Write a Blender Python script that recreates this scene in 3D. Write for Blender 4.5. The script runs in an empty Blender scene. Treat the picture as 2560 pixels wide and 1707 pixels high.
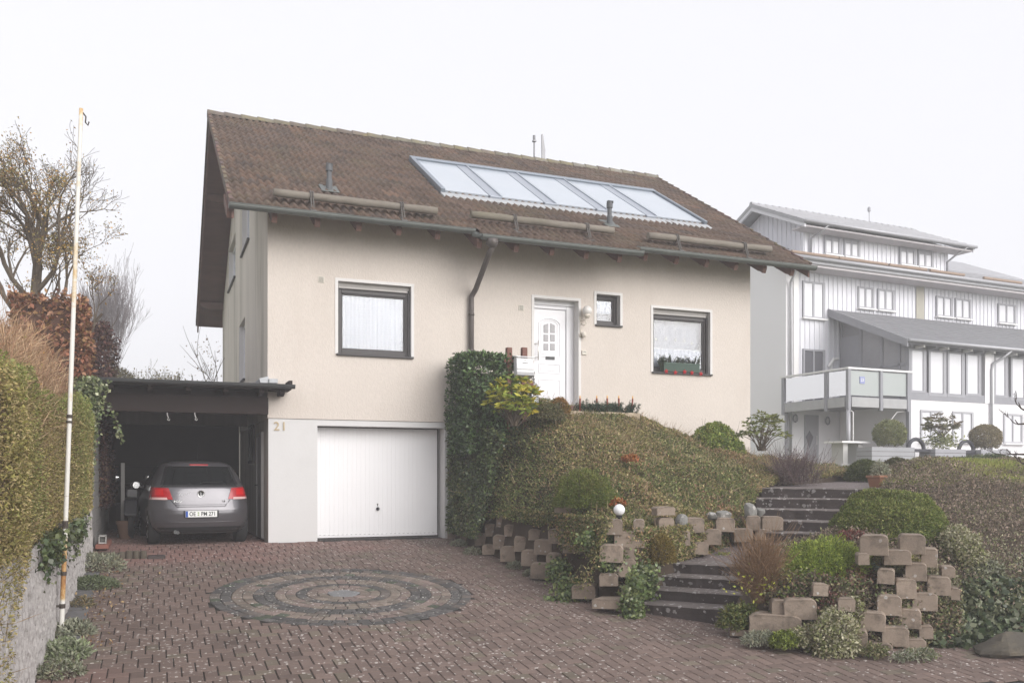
import bpy, bmesh, math, random
import numpy as np
from mathutils import Vector, Matrix
from mathutils.geometry import delaunay_2d_cdt

scene = bpy.context.scene
COL = scene.collection
PI = math.pi

# ---------------------------------------------------------------- camera
YAW = math.radians(21.84)
FPX, HORIZON = 2233.0, 1190.0            # focal length and horizon row of the 2560 x 1707 photograph
CAM = (-1.889, -16.480, 1.189)
cd = bpy.data.cameras.new("camera")
cd.sensor_width = 36.0
cd.lens = 36.0 * FPX / 2560.0
cd.shift_y = (HORIZON - 853.5) / 2560.0
cd.clip_start, cd.clip_end = 0.1, 2000.0
cam = bpy.data.objects.new("camera", cd)
COL.objects.link(cam)
cam.location = CAM
cam.rotation_euler = (PI / 2, 0, -YAW)
scene.camera = cam

# ---------------------------------------------------------------- sky, sun, exposure
SUN_EL, SUN_AZ = math.radians(21), math.radians(158)     # azimuth clockwise from +Y: behind the camera
world = bpy.data.worlds.new("World")
scene.world = world
world.use_nodes = True
wn, wl = world.node_tree.nodes, world.node_tree.links
wn.clear()
sky = wn.new("ShaderNodeTexSky")
sky.sky_type = 'NISHITA'
sky.sun_disc = False
sky.sun_elevation = SUN_EL
sky.sun_rotation = SUN_AZ
sky.air_density, sky.dust_density, sky.ozone_density = 1.0, 6.0, 1.0
hs = wn.new("ShaderNodeHueSaturation")
hs.inputs["Saturation"].default_value = 0.12
mx = wn.new("ShaderNodeMix"); mx.data_type = 'RGBA'
mx.inputs[0].default_value = 0.75                        # a closed cloud layer evens the sky out
mx.inputs[7].default_value = (8.9, 8.9, 9.4, 1)
bg = wn.new("ShaderNodeBackground")
bg.inputs["Strength"].default_value = 0.088
wo = wn.new("ShaderNodeOutputWorld")
wl.new(sky.outputs[0], hs.inputs["Color"])
wl.new(hs.outputs[0], mx.inputs[6])
wl.new(mx.outputs[2], bg.inputs["Color"])
wl.new(bg.outputs[0], wo.inputs["Surface"])

sd = bpy.data.lights.new("sun", 'SUN')
sd.energy = 2.2
sd.angle = math.radians(50)
sd.color = (1.0, 0.968, 0.945)
so = bpy.data.objects.new("sun", sd)
COL.objects.link(so)
sv = Vector((math.sin(SUN_AZ) * math.cos(SUN_EL), math.cos(SUN_AZ) * math.cos(SUN_EL), math.sin(SUN_EL)))
so.rotation_euler = sv.to_track_quat('Z', 'Y').to_euler()

scene.view_settings.view_transform = 'Standard'
scene.view_settings.look = 'None'
scene.view_settings.gamma = 1.0
scene.view_settings.exposure = 0.62
cy = scene.cycles
scene.render.engine = 'CYCLES'
cy.max_bounces, cy.diffuse_bounces, cy.glossy_bounces = 6, 3, 3
cy.transmission_bounces, cy.transparent_max_bounces, cy.volume_bounces = 4, 12, 1
cy.use_denoising = True
cy.sample_clamp_indirect = 6.0
HAZE_DENSITY = 0.0039

# ---------------------------------------------------------------- where a pixel of the photograph lies in the place
CX, CY, CZ = CAM
FV = np.array([math.sin(YAW), math.cos(YAW)]); RV = np.array([math.cos(YAW), -math.sin(YAW)])
def ray(px, py):
    d = FV + (px - 1280.0) / FPX * RV
    return np.array([d[0], d[1], (HORIZON - py) / FPX])
def at(px, py, t): return np.array(CAM) + ray(px, py) * t
def onY(px, py, Y): r = ray(px, py); return np.array(CAM) + r * ((Y - CY) / r[1])
def onX(px, py, X): r = ray(px, py); return np.array(CAM) + r * ((X - CX) / r[0])
def onZ(px, py, Z): r = ray(px, py); return np.array(CAM) + r * ((Z - CZ) / r[2])
def onS(px, py, m, z0, Y0):              # slanted plane z = z0 + m (Y - Y0)
    r = ray(px, py); t = (z0 + m * (CY - Y0) - CZ) / (r[2] - m * r[1]); return np.array(CAM) + r * t
SLOPE = 0.092
def drive_z(x, y): return SLOPE * np.minimum(np.maximum(y, -10.0), 0.0)
def onD(px, py): return onS(px, py, SLOPE, 0, 0)
def sstep(a, b, x):
    t = np.clip((np.asarray(x, float) - a) / (b - a), 0, 1); return t * t * (3 - 2 * t)

# ---------------------------------------------------------------- helpers
ORG = {}
class MB:
    """collects shapes in world (or local) coordinates and links them as one mesh"""
    def __init__(s): s.v, s.f, s.c = [], [], []
    def add(s, vs, fs, col=None):
        b = len(s.v); s.v += [tuple(map(float, p)) for p in vs]
        for f in fs:
            s.f.append(tuple(b + i for i in f)); s.c.append(col)
        return s
    def box(s, x0, y0, z0, x1, y1, z1, M=None, col=None):
        vs = [(x, y, z) for x in (x0, x1) for y in (y0, y1) for z in (z0, z1)]
        if M is not None: vs = [tuple(M @ Vector(p)) for p in vs]
        return s.add(vs, [(0, 1, 3, 2), (4, 6, 7, 5), (0, 4, 5, 1), (2, 3, 7, 6), (0, 2, 6, 4), (1, 5, 7, 3)], col)
    def prism(s, pts, axis, a, b, M=None, col=None):
        n = len(pts)
        def mk(p, w):
            if axis == 'x': return (w, p[0], p[1])
            if axis == 'y': return (p[0], w, p[1])
            return (p[0], p[1], w)
        vs = [mk(p, a) for p in pts] + [mk(p, b) for p in pts]
        if M is not None: vs = [tuple(M @ Vector(p)) for p in vs]
        fs = [tuple(range(n - 1, -1, -1)), tuple(range(n, 2 * n))]
        fs += [(i, (i + 1) % n, n + (i + 1) % n, n + i) for i in range(n)]
        return s.add(vs, fs, col)
    def tube(s, pts, r, n=8, cap=True, col=None):
        pts = [Vector(p) for p in pts]; m = len(pts)
        rs = r if hasattr(r, '__len__') else [r] * m
        vs = []; prev = None
        for i, p in enumerate(pts):
            d = (pts[min(i + 1, m - 1)] - pts[max(i - 1, 0)])
            if d.length < 1e-9: d = Vector((0, 0, 1))
            d.normalize()
            if prev is None:
                u = d.orthogonal().normalized()
            else:
                u = prev - d * prev.dot(d)
                u = u.normalized() if u.length > 1e-6 else d.orthogonal().normalized()
            prev = u; w = d.cross(u)
            for k in range(n):
                a = 2 * PI * k / n
                vs.append(p + (u * math.cos(a) + w * math.sin(a)) * rs[i])
        fs = [(i * n + k, i * n + (k + 1) % n, (i + 1) * n + (k + 1) % n, (i + 1) * n + k) for i in range(m - 1) for k in range(n)]
        if cap: fs += [tuple(range(n - 1, -1, -1)), tuple(range((m - 1) * n, m * n))]
        return s.add(vs, fs, col)
    def lathe(s, prof, c, n=20, M=None, col=None):
        vs = []
        for r, z in prof:
            for k in range(n):
                a = 2 * PI * k / n
                p = Vector((r * math.cos(a), r * math.sin(a), z))
                if M is not None: p = M @ p
                vs.append((c[0] + p[0], c[1] + p[1], c[2] + p[2]))
        m = len(prof)
        fs = [(i * n + k, i * n + (k + 1) % n, (i + 1) * n + (k + 1) % n, (i + 1) * n + k) for i in range(m - 1) for k in range(n)]
        fs += [tuple(range(n - 1, -1, -1)), tuple(range((m - 1) * n, m * n))]
        return s.add(vs, fs, col)
    def ball(s, c, r, n=16, sq=(1, 1, 1), col=None):
        prof = [(max(1e-4, math.sin(PI * i / n)) * r, -math.cos(PI * i / n) * r) for i in range(n + 1)]
        M = Matrix.Diagonal((sq[0], sq[1], sq[2], 1))
        return s.lathe(prof, c, n + 4, M, col)
    def grid(s, P, col=None):
        P = np.asarray(P, float); m, n = P.shape[:2]
        return s.add(P.reshape(-1, 3), [(i * n + j, i * n + j + 1, (i + 1) * n + j + 1, (i + 1) * n + j) for i in range(m - 1) for j in range(n - 1)], col)
    def quad(s, a, b, c, d, col=None): return s.add([a, b, c, d], [(0, 1, 2, 3)], col)
    def build(s, name, mat, parent=None, smooth=False, bevel=0.0, loc=None, local=False, recalc=True, segs=1, angle=35):
        V = np.array(s.v, float)
        if local: o = np.zeros(3)
        elif parent is not None: o = np.array(ORG[parent.name])
        elif loc is not None: o = np.array(loc, float)
        else: o = np.array([(V[:, 0].min() + V[:, 0].max()) / 2, (V[:, 1].min() + V[:, 1].max()) / 2, V[:, 2].min()])
        me = bpy.data.meshes.new(name)
        me.from_pydata([tuple(p) for p in (V - o)], [], s.f)
        if any(c is not None for c in s.c):
            at_ = me.color_attributes.new("Col", 'FLOAT_COLOR', 'CORNER')
            buf = []
            for f, c in zip(s.f, s.c):
                c = c if c is not None else (1, 1, 1)
                buf += [c[0], c[1], c[2], 1.0] * len(f)
            at_.data.foreach_set("color", buf)
        if recalc or bevel:
            bm = bmesh.new(); bm.from_mesh(me)
            if recalc: bmesh.ops.recalc_face_normals(bm, faces=bm.faces)
            if bevel:
                ed = [e for e in bm.edges if len(e.link_faces) == 2 and e.calc_face_angle(0) > math.radians(angle)]
                bmesh.ops.bevel(bm, geom=ed, offset=bevel, segments=segs, profile=0.5, affect='EDGES', clamp_overlap=True)
            bm.to_mesh(me); bm.free()
        if smooth: me.polygons.foreach_set("use_smooth", [True] * len(me.polygons))
        me.materials.append(mat)
        ob = bpy.data.objects.new(name, me); COL.objects.link(ob)
        if parent is not None: ob.parent = parent; ORG[ob.name] = ORG[parent.name]
        else: ob.location = o; ORG[ob.name] = tuple(o)
        if local and parent is None: ORG[ob.name] = (0, 0, 0)
        return ob

def tag(o, label=None, cat=None, group=None, kind=None):
    if label: o["label"] = label
    if cat: o["category"] = cat
    if group: o["group"] = group
    if kind: o["kind"] = kind
    return o
def thing(name, label, cat, loc, group=None, rz=0.0):
    o = bpy.data.objects.new(name, None); COL.objects.link(o)
    o.location = tuple(map(float, loc)); o.rotation_euler = (0, 0, rz)
    o.empty_display_size = 0.2
    ORG[o.name] = tuple(map(float, loc))
    return tag(o, label, cat, group)
def copy_tree(o, parent=None):
    c = o.copy(); COL.objects.link(c)
    if parent is not None: c.parent = parent
    for ch in list(o.children): copy_tree(ch, c)
    return c
def boolean_cut(ob, cutter):
    md = ob.modifiers.new("cut", 'BOOLEAN'); md.operation = 'DIFFERENCE'; md.object = cutter; md.solver = 'EXACT'
    dg = bpy.context.evaluated_depsgraph_get(); dg.update()
    me = bpy.data.meshes.new_from_object(ob.evaluated_get(dg))
    ob.modifiers.clear(); old = ob.data; ob.data = me
    bpy.data.meshes.remove(old)
    cm = cutter.data; bpy.data.objects.remove(cutter); bpy.data.meshes.remove(cm)
def glyphs(text, size, depth=0.0, M=None, spacing=1.0, bold=0.0):
    cu = bpy.data.curves.new("glyph", 'FONT'); cu.body = text; cu.size = size; cu.extrude = depth
    cu.align_x = 'CENTER'; cu.align_y = 'CENTER'; cu.space_character = spacing; cu.offset = bold
    o = bpy.data.objects.new("glyph", cu); COL.objects.link(o)
    dg = bpy.context.evaluated_depsgraph_get(); dg.update()
    me = bpy.data.meshes.new_from_object(o.evaluated_get(dg))
    b = MB()
    vs = [v.co.copy() for v in me.vertices]
    if M is not None: vs = [M @ v for v in vs]
    b.add(vs, [tuple(p.vertices) for p in me.polygons])
    bpy.data.objects.remove(o); bpy.data.curves.remove(cu); bpy.data.meshes.remove(me)
    return b
FACING = Matrix.Rotation(PI / 2, 4, 'X')         # text lying in XY turned to face -Y

# ---------------------------------------------------------------- materials
MATS = {}
def M(name, col, rough=0.8, var=0.12, scale=4.0, bump=0.0, bscale=60.0, metal=0.0, spec=0.3, attr=False, stretch=None,
      trans=0.0, dirt=None, dirt_scale=1.0, dirt_amt=0.0, fine=0.0, fscale=200.0, rand=0.0):
    """principled material: colour, broad and fine mottling, optional attribute colour, stains, bump"""
    if name in MATS: return MATS[name]
    m = bpy.data.materials.new(name); m.use_nodes = True
    n, l = m.node_tree.nodes, m.node_tree.links
    p = n["Principled BSDF"]
    p.inputs["Roughness"].default_value = rough
    p.inputs["Metallic"].default_value = metal
    p.inputs["Specular IOR Level"].default_value = spec
    tc = n.new("ShaderNodeNewGeometry")
    src = tc.outputs["Position"]
    if stretch:
        vm = n.new("ShaderNodeVectorMath"); vm.operation = 'MULTIPLY'; vm.inputs[1].default_value = stretch
        l.new(src, vm.inputs[0]); src = vm.outputs[0]
    def noise(sc, det=4.0, r=0.6):
        t = n.new("ShaderNodeTexNoise"); t.inputs["Scale"].default_value = sc; t.inputs["Detail"].default_value = det
        t.inputs["Roughness"].default_value = r; l.new(src, t.inputs["Vector"]); return t.outputs[0]
    def mth(op, a, b):
        t = n.new("ShaderNodeMath"); t.operation = op
        for i, w in enumerate((a, b)):
            if isinstance(w, (int, float)): t.inputs[i].default_value = w
            else: l.new(w, t.inputs[i])
        return t.outputs[0]
    if attr:
        a = n.new("ShaderNodeAttribute"); a.attribute_name = "Col"; colour = a.outputs["Color"]
        mm = n.new("ShaderNodeMix"); mm.data_type = 'RGBA'; mm.blend_type = 'MULTIPLY'; mm.inputs[0].default_value = 1
        l.new(colour, mm.inputs[6]); mm.inputs[7].default_value = (*col, 1); colour = mm.outputs[2]
    else:
        r = n.new("ShaderNodeRGB"); r.outputs[0].default_value = (*col, 1); colour = r.outputs[0]
    k = None
    if var: k = mth('ADD', mth('MULTIPLY', mth('SUBTRACT', noise(scale), 0.5), 2.6 * var), 1.0)
    if fine:
        k2 = mth('ADD', mth('MULTIPLY', mth('SUBTRACT', noise(fscale, 2.0), 0.5), 2.6 * fine), 1.0)
        k = mth('MULTIPLY', k, k2) if k is not None else k2
    if rand:
        oi = n.new("ShaderNodeObjectInfo")
        k3 = mth('ADD', mth('MULTIPLY', mth('SUBTRACT', oi.outputs["Random"], 0.5), 2 * rand), 1.0)
        k = mth('MULTIPLY', k, k3) if k is not None else k3
    if k is not None:
        vm = n.new("ShaderNodeVectorMath"); vm.operation = 'SCALE'; l.new(colour, vm.inputs[0]); l.new(k, vm.inputs["Scale"]); colour = vm.outputs[0]
    if dirt is not None:
        mm = n.new("ShaderNodeMix"); mm.data_type = 'RGBA'
        f = mth('MULTIPLY', mth('MULTIPLY', mth('SUBTRACT', noise(dirt_scale, 6.0, 0.7), 0.5), 5.0), 1.0)
        cl = n.new("ShaderNodeClamp"); l.new(f, cl.inputs[0])
        l.new(mth('MULTIPLY', cl.outputs[0], dirt_amt), mm.inputs[0])
        l.new(colour, mm.inputs[6]); mm.inputs[7].default_value = (*dirt, 1); colour = mm.outputs[2]
    l.new(colour, p.inputs["Base Color"])
    if bump:
        b = n.new("ShaderNodeBump"); b.inputs["Strength"].default_value = bump; b.inputs["Distance"].default_value = 0.01
        l.new(noise(bscale, 3.0), b.inputs["Height"]); l.new(b.outputs[0], p.inputs["Normal"])
    if trans:
        tr = n.new("ShaderNodeBsdfTranslucent"); l.new(colour, tr.inputs["Color"])
        ms = n.new("ShaderNodeMixShader"); ms.inputs[0].default_value = trans
        l.new(p.outputs[0], ms.inputs[1]); l.new(tr.outputs[0], ms.inputs[2])
        l.new(ms.outputs[0], n["Material Output"].inputs["Surface"])
    MATS[name] = m
    return m
def glass(name, tint=(0.9, 0.93, 0.95), refl=1.0, rough=0.03):
    if name in MATS: return MATS[name]
    m = bpy.data.materials.new(name); m.use_nodes = True
    n, l = m.node_tree.nodes, m.node_tree.links; n.remove(n["Principled BSDF"])
    t = n.new("ShaderNodeBsdfTransparent"); t.inputs[0].default_value = (*tint, 1)
    g = n.new("ShaderNodeBsdfGlossy"); g.inputs["Roughness"].default_value = rough
    fr = n.new("ShaderNodeFresnel"); fr.inputs[0].default_value = 1.55
    mm = n.new("ShaderNodeMath"); mm.operation = 'MULTIPLY_ADD'; mm.inputs[1].default_value = refl; mm.inputs[2].default_value = 0.04 * refl
    l.new(fr.outputs[0], mm.inputs[0])
    ms = n.new("ShaderNodeMixShader"); l.new(mm.outputs[0], ms.inputs[0]); l.new(t.outputs[0], ms.inputs[1]); l.new(g.outputs[0], ms.inputs[2])
    l.new(ms.outputs[0], n["Material Output"].inputs["Surface"])
    MATS[name] = m
    return m

# ---------------------------------------------------------------- foliage helpers
def rng(seed): return np.random.default_rng(seed)
def fbm(P, seed=0, f=1.0, oct=3):
    r = rng(seed + 1000); P = np.asarray(P, float); out = np.zeros(len(P)); a = 1.0; tot = 0
    for o in range(oct):
        for _ in range(3):
            d = r.normal(size=3); d /= np.linalg.norm(d)
            out += a * np.sin(P @ d * f * 2.2 * (2.0 ** o) * r.uniform(.7, 1.3) + r.uniform(0, 6.28)); tot += a * .6
        a *= .6
    return out / tot
def colours(P, palette, seed=1, clump=1.5, jit=0.25, cl=0.55):
    """palette entries picked partly by clumps in space, partly at random"""
    r = rng(seed); pal = np.array(palette, float); n = len(P)
    u = np.clip(.5 + .5 * fbm(P, seed, clump), 0, .999)
    w = np.where(r.random(n) < cl, np.clip(u + r.normal(0, .12, n), 0, .999), r.random(n))
    c = pal[(w * len(pal)).astype(int)]
    return c * np.clip(1 + r.normal(0, jit, n), .35, 1.9)[:, None]
def leaf_mesh(name, P, N, size, col, mat, parent=None, aspect=0.55, up=0.35, droop=0.0, seed=1, curl=0.15, tang=1.0, face=0.7):
    """one small folded leaf per point; returns one mesh object"""
    r = rng(seed); n = len(P)
    if n == 0: return None
    P = np.asarray(P, float); N = np.asarray(N, float)
    size = np.broadcast_to(np.asarray(size, float), (n,)) * r.uniform(.65, 1.3, n)
    ax = r.normal(size=(n, 3)) * tang + N * up * 1.7; ax[:, 2] -= droop
    ax /= np.linalg.norm(ax, axis=1)[:, None] + 1e-9
    ref = N * face * 2 + r.normal(size=(n, 3)) * .8
    sd_ = np.cross(ax, ref); sd_ /= np.linalg.norm(sd_, axis=1)[:, None] + 1e-9
    nm = np.cross(sd_, ax)
    s = size[:, None]; h = s * aspect * .5
    v = np.empty((n, 4, 3))
    v[:, 0] = P
    v[:, 1] = P + ax * s * .5 + sd_ * h + nm * s * curl
    v[:, 2] = P + ax * s
    v[:, 3] = P + ax * s * .5 - sd_ * h + nm * s * curl
    return quads(name, v.reshape(-1, 3), np.repeat(col, 4, axis=0), mat, parent)
def quads(name, V, C, mat, parent=None):
    o = np.array(ORG[parent.name]) if parent is not None else np.array([V[:, 0].mean(), V[:, 1].mean(), V[:, 2].min()])
    n = len(V) // 4
    me = bpy.data.meshes.new(name)
    me.vertices.add(4 * n); me.vertices.foreach_set("co", (V - o).astype(np.float32).ravel())
    me.loops.add(4 * n); me.loops.foreach_set("vertex_index", np.arange(4 * n, dtype=np.int32))
    me.polygons.add(n); me.polygons.foreach_set("loop_start", np.arange(0, 4 * n, 4, dtype=np.int32))
    me.update(calc_edges=True)
    ca = me.color_attributes.new("Col", 'FLOAT_COLOR', 'POINT')
    cc = np.ones((4 * n, 4), np.float32); cc[:, :3] = np.clip(C, 0, 1); ca.data.foreach_set("color", cc.ravel())
    me.materials.append(mat)
    ob = bpy.data.objects.new(name, me); COL.objects.link(ob)
    if parent is not None: ob.parent = parent; ORG[ob.name] = ORG[parent.name]
    else: ob.location = o; ORG[ob.name] = tuple(o)
    return ob
def dome_points(c, rad, n, seed, low=-0.25, depth=0.22, lump=0.12, lf=2.0):
    """points through the outer shell of a lumpy dome centred at c (base centre) with radii rad"""
    r = rng(seed); d = r.normal(size=(int(n * 2.6), 3)); d /= np.linalg.norm(d, axis=1)[:, None]
    d = d[d[:, 2] > low][:n]
    k = 1 - depth * r.random(len(d)) ** 1.6 + lump * fbm(d * 2, seed, lf)
    P = np.array(c) + d * np.array(rad) * k[:, None]
    N = d / np.array(rad); N /= np.linalg.norm(N, axis=1)[:, None]
    return P, N
class TPS:
    def __init__(s, pts, reg=1e-3):
        p = np.array(pts, float); s.x = p[:, :2]; n = len(p)
        K = s.k(s.x, s.x) + reg * np.eye(n); Q = np.c_[np.ones(n), s.x]
        A = np.block([[K, Q], [Q.T, np.zeros((3, 3))]])
        s.w = np.linalg.solve(A, np.r_[p[:, 2], 0, 0, 0])
    @staticmethod
    def k(a, b):
        d2 = ((a[:, None] - b[None]) ** 2).sum(-1); return .5 * d2 * np.log(d2 + 1e-12)
    def __call__(s, x, y):
        q = np.c_[np.ravel(x), np.ravel(y)]
        return (s.k(q, s.x) @ s.w[:-3] + np.c_[np.ones(len(q)), q] @ s.w[-3:]).reshape(np.shape(x))
    def normal(s, x, y, e=.03):
        gx = (s(x + e, y) - s(x - e, y)) / (2 * e); gy = (s(x, y + e) - s(x, y - e)) / (2 * e)
        N = np.c_[-gx, -gy, np.ones(len(gx))]; return N / np.linalg.norm(N, axis=1)[:, None]
def inside(poly, x, y):
    x, y = np.asarray(x, float), np.asarray(y, float); r = np.zeros(x.shape, bool); n = len(poly)
    for i in range(n):
        (x0, y0), (x1, y1) = poly[i], poly[(i + 1) % n]
        c = ((y0 > y) != (y1 > y)) & (x < (x1 - x0) * (y - y0) / (y1 - y0 + 1e-12) + x0); r ^= c
    return r
def sample_poly(poly, n, seed):
    r = rng(seed); p = np.array(poly); lo, hi = p.min(0), p.max(0)
    q = lo + r.random((int(n * 3), 2)) * (hi - lo); q = q[inside(poly, q[:, 0], q[:, 1])]
    return q[:n, 0], q[:n, 1]
def dense(poly, step=.12):
    out = []
    for i in range(len(poly)):
        a, b = np.array(poly[i]), np.array(poly[(i + 1) % len(poly)]); m = max(1, int(np.linalg.norm(b - a) / step))
        out += [tuple(a + (b - a) * k / m) for k in range(m)]
    return out
def sheet(name, poly, zf, mat, step=.15, skirt=None, kind='structure'):
    """a ground sheet over a polygon at height zf(x, y); skirt(x, y) gives the foot of its edge"""
    bd = dense(poly, step); p = np.array(poly); lo, hi = p.min(0), p.max(0)
    gx, gy = np.meshgrid(np.arange(lo[0], hi[0], step), np.arange(lo[1], hi[1], step))
    gx = gx.ravel(); gy = gy.ravel(); k = inside(poly, gx, gy); pts = bd + list(zip(gx[k], gy[k]))
    nb = len(bd)
    vs, es, fs, *_ = delaunay_2d_cdt([Vector(q) for q in pts], [(i, (i + 1) % nb) for i in range(nb)], [list(range(nb))], 1, 1e-5)
    xy = np.array([tuple(v) for v in vs]); z = zf(xy[:, 0], xy[:, 1])
    b = MB(); b.add(np.c_[xy, z], [tuple(f) for f in fs])
    if skirt is not None:
        c = np.array(bd); zz = zf(c[:, 0], c[:, 1]); ft = [skirt(x, y) for x, y in bd]
        b.add(list(np.c_[c, zz]) + ft, [(i, (i + 1) % nb, nb + (i + 1) % nb, nb + i) for i in range(nb)])
    ob = b.build(name, mat, smooth=True, recalc=False); ob["kind"] = kind
    return ob
LEAF = lambda: M("leaf", (1, 1, 1), rough=.55, var=0, spec=.25, attr=True, trans=.22)
LEAF_GLOSSY = lambda: M("leaf_glossy", (1, 1, 1), rough=.32, var=0, spec=.5, attr=True, trans=.12)
TWIG = lambda: M("twig", (.11, .085, .06), rough=.9, var=.25, scale=6)
# ================================================================ ground, paving, steps, banks
def lichen(m, scale=24.0, size=0.22, col=(.52, .5, .47), mask=0.9, bias=0.05, warp=.03, flat=True):
    """pale irregular spots of lichen and petals, thicker in patches"""
    n, l = m.node_tree.nodes, m.node_tree.links; p = n["Principled BSDF"]
    old = p.inputs["Base Color"].links[0].from_socket
    g = n.new("ShaderNodeNewGeometry"); vm = n.new("ShaderNodeVectorMath"); vm.operation = 'MULTIPLY'
    vm.inputs[1].default_value = (1, 1, 0 if flat else 1); l.new(g.outputs["Position"], vm.inputs[0])
    ns = n.new("ShaderNodeTexNoise"); ns.inputs["Scale"].default_value = scale * 2.2; l.new(vm.outputs[0], ns.inputs["Vector"])
    ad = n.new("ShaderNodeVectorMath"); ad.operation = 'MULTIPLY_ADD'; ad.inputs[1].default_value = (warp, warp, warp)
    l.new(ns.outputs["Color"], ad.inputs[0]); l.new(vm.outputs[0], ad.inputs[2])
    vo = n.new("ShaderNodeTexVoronoi"); vo.inputs["Scale"].default_value = scale; l.new(ad.outputs[0], vo.inputs["Vector"])
    sp = n.new("ShaderNodeSeparateColor"); l.new(vo.outputs["Color"], sp.inputs[0])
    nm = n.new("ShaderNodeTexNoise"); nm.inputs["Scale"].default_value = mask; nm.inputs["Detail"].default_value = 5; l.new(vm.outputs[0], nm.inputs["Vector"])
    def mth(op, a, b):
        t = n.new("ShaderNodeMath"); t.operation = op
        for i, w in enumerate((a, b)):
            if isinstance(w, (int, float)): t.inputs[i].default_value = w
            else: l.new(w, t.inputs[i])
        return t.outputs[0]
    dens = mth('ADD', mth('MULTIPLY', mth('SUBTRACT', nm.outputs[0], .5), 2.6), bias + .5)      # 0..1 share of cells with a spot
    on = mth('LESS_THAN', sp.outputs[0], dens)
    rad = mth('MULTIPLY', mth('ADD', mth('MULTIPLY', sp.outputs[1], .9), .25), size)
    spot = mth('MULTIPLY', on, mth('LESS_THAN', vo.outputs["Distance"], rad))
    k = mth('MULTIPLY', spot, mth('ADD', mth('MULTIPLY', sp.outputs[2], .6), .35))
    mm = n.new("ShaderNodeMix"); mm.data_type = 'RGBA'; l.new(k, mm.inputs[0]); l.new(old, mm.inputs[6]); mm.inputs[7].default_value = (*col, 1)
    l.new(mm.outputs[2], p.inputs["Base Color"])
    return m

m_soil = M("soil", (.075, .055, .04), rough=.95, var=.35, scale=6, bump=.8, bscale=25)
m_field = M("field_grass", (.16, .17, .09), rough=.95, var=.2, scale=.15, fine=.2, fscale=6)
m_joint = M("joint_sand", (.035, .03, .027), rough=.95, var=.2)
m_paver = lichen(M("paver", (1, 1, 1), rough=.82, var=.10, scale=2.2, fine=.16, fscale=90, attr=True, bump=.25, bscale=120),
                 scale=20, size=.34, mask=.55, bias=.0, col=(.62, .58, .54))
m_cobble = lichen(M("cobble", (1, 1, 1), rough=.8, var=.12, scale=9, fine=.2, fscale=70, attr=True, bump=.5, bscale=60),
                  scale=21, size=.32, mask=1.4, bias=.04, col=(.58, .56, .52))
m_asphalt = M("asphalt", (.05, .049, .05), rough=.9, var=.15, scale=3, fine=.3, fscale=150, bump=.4, bscale=150)
m_step = lichen(M("step_stone", (.065, .052, .049), rough=.85, var=.22, scale=3.5, fine=.22, fscale=60, bump=.5, bscale=45),
                scale=17, size=.5, mask=2.6, bias=-.16, col=(.34, .32, .31), flat=False, warp=.06)

m_tread = lichen(M("pale_tread", (.15, .128, .118), rough=.85, var=.2, scale=4, fine=.2, fscale=60, bump=.3, bscale=45), scale=17, size=.5, mask=2.6, bias=-.1, col=(.42, .4, .38), flat=False, warp=.06)
# ---- the land: one sheet to the horizon
def land_z(x, y):
    x, y = np.asarray(x, float), np.asarray(y, float)
    z = drive_z(x, y) - .06
    z = z + sstep(-2.98, -3.06, x) * (np.where(y < 0, .55 - drive_z(x, y), .5) - 0) * sstep(-9.5, -8.5, y)     # bank on the left
    sdd = .77 * (x - 3.94) + .64 * (y + 6.3)
    yard = -.95 + 1.9 * sstep(3.0, 5.2, sdd) + .022 * np.clip(sdd - 5.2, 0, 40)
    z = np.where((x > 3.7) & (y > -9.2), np.where(y < 0, yard, np.maximum(yard, 0)), z)
    z = z + .155 * np.clip(y - 14, 0, 75) * sstep(12, -6, x) + .02 * np.clip(y - 30, 0, 60) * sstep(-6, 12, x)
    z = np.where((y < -10), -.98, z)
    return z
def axis(fine0, fine1, step):
    a = list(np.arange(fine0, fine1, step)); k = step; v = fine1
    while v < 150: a.append(v); k *= 1.35; v += k
    k = step; v = fine0 - step
    while v > -150: a.insert(0, v); k *= 1.35; v -= k
    return np.array(a)
ax_ = axis(-6, 24, .5); ax_ = np.sort(np.r_[ax_, -3.06, -2.98, -3.02]); ay_ = axis(-12, 18, .5)
gx, gy = np.meshgrid(ax_, ay_)
b = MB().grid(np.dstack([gx, gy, land_z(gx, gy)]))
tag(b.build("ground", m_field, smooth=True, loc=(0, 0, 0), recalc=False), kind="structure")

# ---- road at the foot of the drive (bottom right corner)
b = MB().grid(np.array([[(-30, -14, -.93), (-30, -9.86, -.93)], [(40, -14, -.93), (40, -9.86, -.93)]]))
tag(b.build("road", m_asphalt, recalc=False), kind="structure")

# ---- driveway of rectangular pavers laid in a basket of long and cross courses
DRIVE = [(-2.92, 5.6), (-.02, 5.6), (-.02, -.02), (3.6, -.02), (3.75, -6.0), (5.2, -6.9), (4.75, -7.5), (5.3, -8.45), (7.3, -8.6), (9.5, -8.9), (12, -9.85), (-2.92, -9.85)]
MC, MR = (.503, -4.36), 1.735
r = rng(11)
L_, W_ = .196, .131
blocks = []
for i in range(-160, 160):
    for j in range(-90, 90):
        x = i * W_ + j * (L_ + W_); y = i * W_ + j * (W_ - L_)
        for (bx, by, lx, ly) in ((x, y, L_, W_), (x + L_, y + W_ - L_, W_, L_)):
            cxx, cyy = bx + lx / 2, by + ly / 2
            if -3 < cxx < 12.2 and -9.9 < cyy < 5.7: blocks.append((bx, by, lx, ly))
B4 = np.array(blocks); cxs, cys = B4[:, 0] + B4[:, 2] / 2, B4[:, 1] + B4[:, 3] / 2
k = inside(DRIVE, cxs, cys) & ((cxs - MC[0]) ** 2 + (cys - MC[1]) ** 2 > (MR - .02) ** 2)
B4, cxs, cys = B4[k], cxs[k], cys[k]
n = len(B4)
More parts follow.
